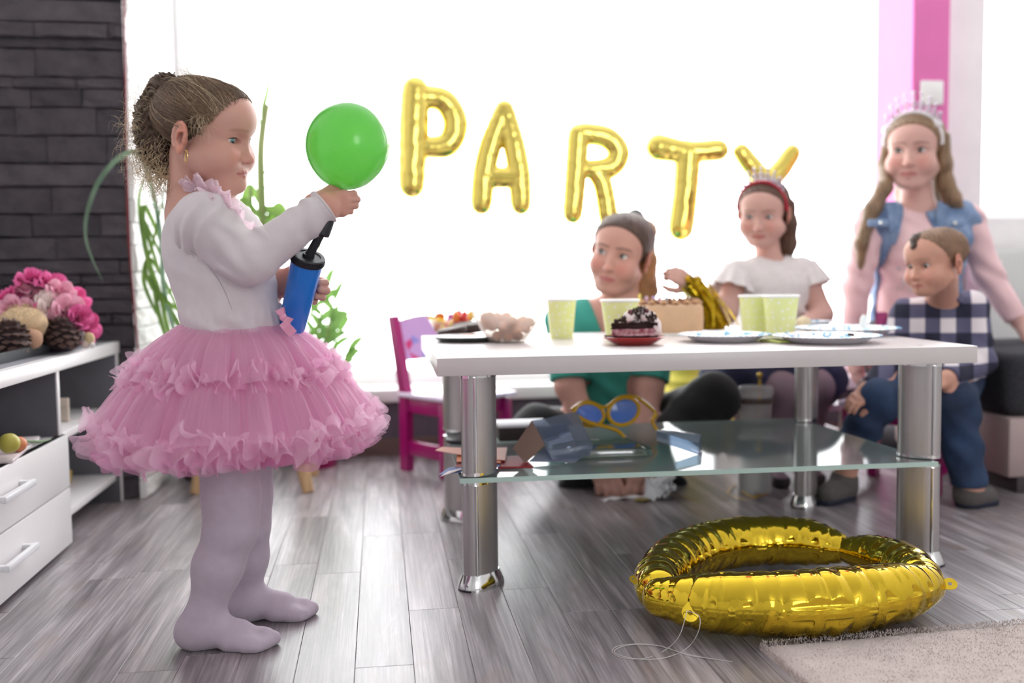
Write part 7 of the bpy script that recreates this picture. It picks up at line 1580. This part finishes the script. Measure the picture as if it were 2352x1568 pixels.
def frill(r0, z0, width, lean, amp, freq, seed, m, nu=1500, droop=0.0, name='ruffle'):
    """a gathered strip: the attached edge follows the ring, the free edge meanders"""
    a = np.linspace(0, 2*PI, nu, endpoint=False); rows = []
    s1 = np.sin(freq*a+2.0*np.sin(7*a+seed)+1.2*np.sin(13*a+2*seed)); s2 = np.sin(freq*0.63*a+1.7*seed+1.5*np.sin(5*a)); s3 = noise1(a*6, seed+2); s4 = np.sin(freq*1.9*a+3*np.sin(11*a+seed))
    for v in np.linspace(0, 1, 9):
        wd = width*(1+0.35*s3); th = lean+0.55*s3+0.5*s2*v
        rr = r0+wd*v*np.cos(th)+amp*v**1.2*(0.65*s1+0.35*s4)+0.006*s3; zz = z0+wd*v*np.sin(th)+amp*0.55*v*s2+0.010*s3-droop*v*v
        rows.append(ringpt(a+0.030*v**1.3*np.cos(freq*a+2.0*np.sin(7*a+seed))*amp/0.012, rr, zz))
    obj(name, MB().grid(np.array(rows), closev=True), m, girl, world=True, smooth=180)
frill(0.160, -0.080, 0.022, R(35), 0.010, 56, 1.0, M_tul3); frill(0.165, -0.088, 0.026, R(-35), 0.011, 47, 2.3, M_tul3); frill(0.162, -0.084, 0.022, R(75), 0.010, 63, 3.1, M_tul); frill(0.168, -0.094, 0.026, R(-75), 0.011, 52, 4.7, M_tul); frill(0.166, -0.090, 0.018, R(5), 0.010, 71, 5.9, M_tul3)
frill(0.222, -0.165, 0.026, R(-50), 0.011, 72, 5.0, M_tul3); frill(0.220, -0.172, 0.036, R(-68), 0.012, 61, 6.2, M_tul3); frill(0.212, -0.178, 0.038, R(-82), 0.012, 55, 7.7, M_tul); frill(0.198, -0.182, 0.040, R(-88), 0.011, 49, 8.4, M_tul); frill(0.224, -0.162, 0.018, R(10), 0.010, 77, 9.9, M_tul3); frill(0.180, -0.176, 0.044, R(-92), 0.010, 43, 3.4, M_tul)
wb = MB(); a = np.linspace(0, 2*PI, 96, endpoint=False); wb.grid(np.array([ringpt(a, 0.0865+0.0012*np.sin(a*30), z) for z in (-0.006, 0.0, 0.006)]), closev=True); obj('waistband', wb, M_tul2, girl, world=True)
bc = at(652, 728, 1.660); M_sat = mat('pink_satin', 'e39cb9', 0.35, sheen=0.3)
for sd, (dx, dz) in ((1, (0.020, -0.016)), (-1, (-0.008, 0.017))):
    e = bc+CR*dx+CU*dz; mid = (bc+e)/2; nrm = -CW; ax = (e-bc)/np.linalg.norm(e-bc); pp = np.cross(ax, nrm); G = []
    for t in np.linspace(0, 2*PI, 18, endpoint=False): G.append([bc+ax*0.0075*(1-math.cos(t))+nrm*(0.006*math.sin(t)+0.003)+pp*b*(0.003+0.005*(1-math.cos(t))/2) for b in (-1, -0.5, 0, 0.5, 1)])
    obj('bow_loop', MB().grid(np.array(G), closeu=True), M_sat, girl, world=True)
obj('bow_knot', MB().ell(bc-CW*0.006, (0.006, 0.005, 0.007)), M_sat, girl, world=True)
G = [[bc+CR*0.016*a+CU*(-0.008-0.020*a)+CR*b*0.006+CU*b*0.005-CW*(0.006+0.003*math.sin(a*5)) for b in (-1, 0, 1)] for a in np.linspace(0, 1.0, 8)]
obj('bow_tail', MB().grid(np.array(G)), M_sat, girl, world=True)
# ---- white tights
M_ti = mat('white_knit_tights', 'bfb2c0', 0.85, var=0.04, vscale=60, bump=0.15, bscale=1500, sheen=0.25)
def ti_wr(P):
    d = np.zeros(len(P))
    for an, ft in ((an_r, f_r), (an_l, f_l)):
        q = P-an; w = np.exp(-(np.linalg.norm(q+np.array([-0.004, 0, 0.018]), axis=1)/0.026)**2); d += 0.0010*w*np.sin(q[:, 2]*520-q[:, 0]*300)
    return d
def infl(ops, e):
    out = []
    for p in ops:
        q = dict(p)
        if q['t'] == 'cap': q['ra'] += e; q['rb'] += e
        elif q['t'] == 'ell': q['r'] = q['r']+e
        out.append(q)
    return out
ti = infl(leg_ops(hip_r, kn_r, an_r, f_r), 0.0016)+infl(leg_ops(hip_l, kn_l, an_l, f_l), 0.0016)
sdf_obj('tights', ti, 0.0022, M_ti, girl, disp=ti_wr, cut=lambda P: np.maximum(P[:, 2]-0.45, 0.0006-P[:, 2]))
# ---- hand pump
pa, pb = at(670, 752, 1.715), at(708, 590, 1.662); pd = (pb-pa)/np.linalg.norm(pb-pa); u_, w_, _ = frame(pd); pr3 = np.stack([u_, w_, pd], 1)
pump = thing('balloon_pump', 'blue plastic hand pump with black cap and plunger held against the tutu', 'pump', pa); pl_ = np.linalg.norm(pb-pa)
M_blue = mat('blue_plastic', '1f78d8', 0.25, coat=0.3); M_blk = mat('matt_black_plastic', '202026', 0.45)
obj('barrel', MB().lathe([(0.001, 0), (0.0215, 0), (0.0225, 0.003), (0.0262, pl_-0.014), (0.0262, pl_-0.006), (0.001, pl_-0.006)], pa, 48, rot=pr3), M_blue, pump, world=True)
obj('cap', MB().lathe([(0.001, pl_-0.008), (0.0275, pl_-0.010), (0.0280, pl_-0.008), (0.0280, pl_+0.001), (0.0265, pl_+0.003), (0.0205, pl_+0.003), (0.0200, pl_+0.0016), (0.0100, pl_+0.0016), (0.0095, pl_+0.006), (0.001, pl_+0.006)], pa, 48, rot=pr3), M_blk, pump, world=True, smooth=30)
rb = MB()
for k in range(40):
    a = 2*PI*k/40; q = pa+pr3@np.array([0.0282*math.cos(a), 0.0282*math.sin(a), pl_-0.004]); rb.box(q, (0.0012, 0.0016, 0.009), rot=pr3@rotm(0, 0, a))
obj('cap_ridges', rb, M_blk, pump, world=True, smooth=0, kind='stuff')
tip = at(739, 534, 1.650); pd2 = (tip-pb)/np.linalg.norm(tip-pb)
obj('plunger_rod', MB().tube([pb, tip], [0.0078, 0.0068], 16), M_blk, pump, world=True)
hb = MB().tube([at(738, 543, 1.650), at(739, 539, 1.650), at(748, 512, 1.650), at(756, 485, 1.652)], [0.010, 0.0128, 0.0132, 0.0125], 24); obj('handle', hb, M_blk, pump, world=True)
nz = MB().tube(spline([at(757, 470, 1.70), at(768, 448, 1.70), at(775, 436, 1.70)], 4), [0.006]*4+[0.004]*5, 12); obj('nozzle', nz, M_blk, pump, world=True)
# ---- green balloon
bcn = at(799, 334, 1.70); rB = 92*1.76/F*1.0
bal = thing('balloon', 'round translucent green balloon held up by the girl in the tutu', 'balloon', bcn)
def balloon_mat():
    m = bpy.data.materials.new('green_latex'); m.use_nodes = True; nt = m.node_tree; N = nt.nodes; L = nt.links; N.clear(); out = N.new('ShaderNodeOutputMaterial')
    t = N.new('ShaderNodeBsdfTranslucent'); t.inputs[0].default_value = rgb('b0ec90'); d = N.new('ShaderNodeBsdfDiffuse'); d.inputs[0].default_value = rgb('62bd55'); tr = N.new('ShaderNodeBsdfTransparent'); tr.inputs[0].default_value = rgb('9fe58c'); g = N.new('ShaderNodeBsdfGlossy'); g.inputs['Roughness'].default_value = 0.16
    a = N.new('ShaderNodeMixShader'); a.inputs[0].default_value = 0.5; L.new(t.outputs[0], a.inputs[1]); L.new(d.outputs[0], a.inputs[2]); b = N.new('ShaderNodeMixShader'); b.inputs[0].default_value = 0.14; L.new(a.outputs[0], b.inputs[1]); L.new(tr.outputs[0], b.inputs[2])
    lw = N.new('ShaderNodeLayerWeight'); lw.inputs[0].default_value = 0.5; fr = N.new('ShaderNodeMath'); fr.operation = 'POWER'; fr.inputs[1].default_value = 4; L.new(lw.outputs['Facing'], fr.inputs[0]); fa = N.new('ShaderNodeMath'); fa.operation = 'MULTIPLY_ADD'; fa.inputs[1].default_value = 0.7; fa.inputs[2].default_value = 0.04; L.new(fr.outputs[0], fa.inputs[0]); c = N.new('ShaderNodeMixShader'); L.new(fa.outputs[0], c.inputs[0]); L.new(b.outputs[0], c.inputs[1]); L.new(g.outputs[0], c.inputs[2]); L.new(c.outputs[0], out.inputs[0]); return m
M_bal = balloon_mat(); ax = (at(778, 432, 1.70)-bcn); ax = ax/np.linalg.norm(ax); u_, w_, _ = frame(-ax); prof = []
for k in range(33):
    th = PI*k/32; r = math.sin(th); z = -math.cos(th)
    if z < 0: z *= 1+0.05*(1-r)
    prof.append((max(1e-4, r*rB*0.985), z*rB*1.01))
obj('skin', MB().lathe(prof, bcn, 64, rot=np.stack([u_, w_, -ax], 1)), M_bal, bal, world=True)
obj('neck', MB().tube([bcn+ax*rB*1.02, bcn+ax*rB*1.16, bcn+ax*rB*1.30], [0.010, 0.006, 0.0075], 16), M_bal, bal, world=True)
# ================================================================== plants behind the girl
def leafmat(name, c1, c2):
    if name in _M: return _M[name]
    m = mat(name, c1, 0.4, col2=c2, vscale=14, stretch=(3, 3, 0.6)); b = m.node_tree.nodes['Principled BSDF']; nt = m.node_tree
    t = nt.nodes.new('ShaderNodeBsdfTranslucent'); t.inputs[0].default_value = rgb(c2); mx = nt.nodes.new('ShaderNodeMixShader'); mx.inputs[0].default_value = 0.25
    o = [n for n in nt.nodes if n.type == 'OUTPUT_MATERIAL'][0]; nt.links.new(b.outputs[0], mx.inputs[1]); nt.links.new(t.outputs[0], mx.inputs[2]); nt.links.new(mx.outputs[0], o.inputs[0]); return m
M_lf = leafmat('strap_leaf', '4d7434', '86a854'); M_lf2 = leafmat('grey_green_leaf', '5f7d66', '7f9a80'); M_lf3 = leafmat('broad_leaf', '44703a', '86b05c')
def leaf(par, pts, w, m=None, pw=0.7, tw=0.0, name='leaf', fold=0.25, n=7):
    """pts in world; width profile rises then tapers to the tip"""
    P = spline(pts, n); T = np.gradient(P, axis=0); T /= np.linalg.norm(T, axis=1)[:, None]+1e-9; G = []; N_ = len(P); view = -CW
    for i, p in enumerate(P):
        v = i/(N_-1); ww = w*max(0.04, math.sin(PI*min(1, 0.12+0.88*v))**pw) if pw > 0 else w*(1-v**3)+0.0004; sd = np.cross(T[i], view); sd /= np.linalg.norm(sd)+1e-9; nn = np.cross(sd, T[i]); a = tw*v+0.3; s2 = sd*math.cos(a)+nn*math.sin(a); n2 = np.cross(s2, T[i])
        G.append([p-s2*ww+n2*ww*fold, p, p+s2*ww+n2*ww*fold])
    return obj(name, MB().grid(np.array(G)), m or M_lf, par, world=True, smooth=180)
def pot(par, c, r, h, m):
    obj('pot', MB().lathe([(0.001, 0), (r*0.74, 0), (r*0.76, 0.004), (r, h-0.02), (r*1.05, h-0.02), (r*1.05, h), (r*0.96, h), (r*0.92, h-0.02), (0.001, h-0.022)], c, 40), m, par, world=True)
    obj('soil', MB().lathe([(0.001, h-0.018), (r*0.92, h-0.018)], c, 30), mat('potting_soil', '3a2c24', 0.95, bump=0.5), par, world=True)
c1 = np.array([-0.545, 3.16, 0.0]); plA = thing('potted_plant', 'plant with long arching strap leaves in a dark pot beside the stone pillar', 'plant', c1)
pot(plA, c1, 0.085, 0.17, mat('dark_pot', '3d3438', 0.5)); b0 = c1+np.array([0, 0, 0.16]); YA = 2.80
def A_(x, y, dy=0.0): return at(x, y, YA+dy)
for pts, w, m, pw in ((((385, 700), (372, 560), (350, 430), (318, 352), (270, 365), (225, 420), (200, 490), (197, 545), (212, 595), (236, 645)), 0.0075, M_lf2, 0),
                      (((378, 760), (352, 640), (332, 560), (320, 470), (328, 420), (338, 395)), 0.0075, M_lf, 0), (((392, 770), (372, 690), (345, 620), (330, 540), (325, 470)), 0.007, M_lf, 0),
                      (((340, 640), (352, 560), (368, 490), (376, 440)), 0.007, M_lf, 0.5), (((338, 480), (330, 540), (345, 610), (366, 670), (380, 740)), 0.007, M_lf, 0.5), (((330, 500), (345, 560), (358, 600), (368, 625)), 0.006, M_lf, 0.5),
                      (((345, 640), (372, 680), (400, 705), (420, 720)), 0.007, M_lf, 0.5), (((352, 600), (330, 640), (350, 700), (376, 745)), 0.006, M_lf, 0.5), (((375, 470), (400, 430), (420, 410)), 0.004, M_lf2, 0.5)):
    dy = random.uniform(-0.03, 0.02); P = [b0]+[A_(x, y, dy) for x, y in pts] if pts[0][1] > 690 else [A_(x, y, dy) for x, y in pts]
    if pts[0][1] <= 690: P = [b0+np.array([random.uniform(-0.03, 0.03), 0, 0]), (b0+P[0])/2+np.array([0.02, 0, 0.05])]+P
    leaf(plA, P, w, m, pw, tw=random.uniform(-0.6, 0.6))
for k in range(8):
    a = random.uniform(-0.5, 0.5); P = [b0, b0+np.array([0.05*a, 0, 0.25]), b0+np.array([0.20*a+0.02, random.uniform(-0.05, 0.1), 0.42]), b0+np.array([0.34*a+0.02, random.uniform(-0.05, 0.12), 0.36+0.1*random.random()])]; leaf(plA, P, 0.008, M_lf, 0.4)
c2 = onz(716, 1085)+np.array([0.005, 0.11, 0]); c2[2] = 0; YB = c2[1]; plB = thing('potted_plant', 'tall leafy plant in a magenta pot behind the girl near the window', 'plant', c2)
pot(plB, c2, 0.088, 0.16, mat('magenta_pot', '9c1560', 0.4)); b1 = c2+np.array([0, 0, 0.15])
def B2(x, y, dy=0.0): return at(x, y, YB+dy)
M_cane = mat('green_cane', '6f8a44', 0.5, col2='a3ab72', vscale=18, stretch=(2, 2, 0.4))
obj('cane', MB().tube(spline([b1, B2(650, 800), B2(610, 600), B2(600, 430), B2(600, 330), B2(612, 240)], 6), np.linspace(0.018, 0.011, 31), 10), M_cane, plB, world=True)
obj('cane', MB().tube(spline([b1+np.array([0.02, 0, 0]), B2(690, 860), B2(640, 700), B2(585, 520), B2(575, 430)], 6), np.linspace(0.012, 0.006, 25), 10), M_cane, plB, world=True)
for pts, w, dy in ((((605, 300), (606, 250), (616, 205), (626, 130)), 0.010, 0), (((602, 400), (622, 388), (640, 365)), 0.005, 0), (((600, 430), (640, 360), (690, 325), (742, 300)), 0.0015, 0.02), (((604, 360), (590, 260), (520, 165), (514, 210)), 0.003, 0.02), (((530, 165), (540, 190), (548, 225)), 0.003, 0.02),
                   (((600, 470), (575, 430), (560, 470), (555, 520)), 0.014, 0.03), (((598, 500), (560, 460), (540, 500), (535, 545)), 0.013, -0.02), (((605, 480), (640, 490), (655, 530), (650, 575)), 0.018, 0), (((605, 520), (640, 470), (668, 520), (690, 600)), 0.010, 0.03), (((600, 430), (645, 440), (690, 500), (705, 560)), 0.004, 0.02),
                   (((600, 380), (660, 400), (680, 470), (690, 530)), 0.003, 0.04), (((690, 640), (693, 560), (692, 480), (687, 420)), 0.005, 0.02), (((600, 560), (620, 500), (650, 545), (640, 600)), 0.016, 0.02), (((740, 640), (735, 580), (728, 545), (722, 520)), 0.007, 0.0), (((600, 610), (570, 560), (560, 600), (570, 650)), 0.014, 0.0)):
    leaf(plB, [B2(x, y, dy) for x, y in pts], w, M_lf, 0.6, tw=random.uniform(-0.5, 0.5))
# bushy lower shoots with pointed leaves
random.seed(31)
for (sx_, sy_), (ex_, ey_), nl in (((712, 920), (760, 740), 11), ((708, 930), (730, 790), 10), ((722, 930), (780, 850), 9), ((705, 900), (745, 672), 11), ((715, 900), (768, 690), 10), ((720, 930), (800, 810), 9), ((690, 900), (715, 700), 9), ((715, 910), (780, 760), 8), ((700, 930), (690, 740), 8)):
    dy = random.uniform(-0.05, 0.05); S0 = b1; S1 = B2(sx_, sy_, dy); S2 = B2(ex_, ey_, dy); st = spline([S0, S1, (S1+S2)/2, S2], 8); obj('stem', MB().tube(st, np.linspace(0.006, 0.002, len(st)), 7), M_cane, plB, world=True)
    for k in range(nl):
        v = 0.35+0.65*k/(nl-1); p = st[min(len(st)-1, int(v*(len(st)-1)))]; sg = 1 if k % 2 else -1; d = (S2-S1)/np.linalg.norm(S2-S1); o_ = CR*sg*random.uniform(0.5, 1.0)+d*random.uniform(0.5, 1.0)-CW*random.uniform(-0.6, 0.6)
        if k == nl-1: o_ = d+CR*0.2
        o_ /= np.linalg.norm(o_); l_ = random.uniform(0.055, 0.095); leaf(plB, [p, p+o_*l_*0.5+CU*0.006, p+o_*l_-CU*0.004], random.uniform(0.010, 0.015), M_lf3, 0.9, n=4)
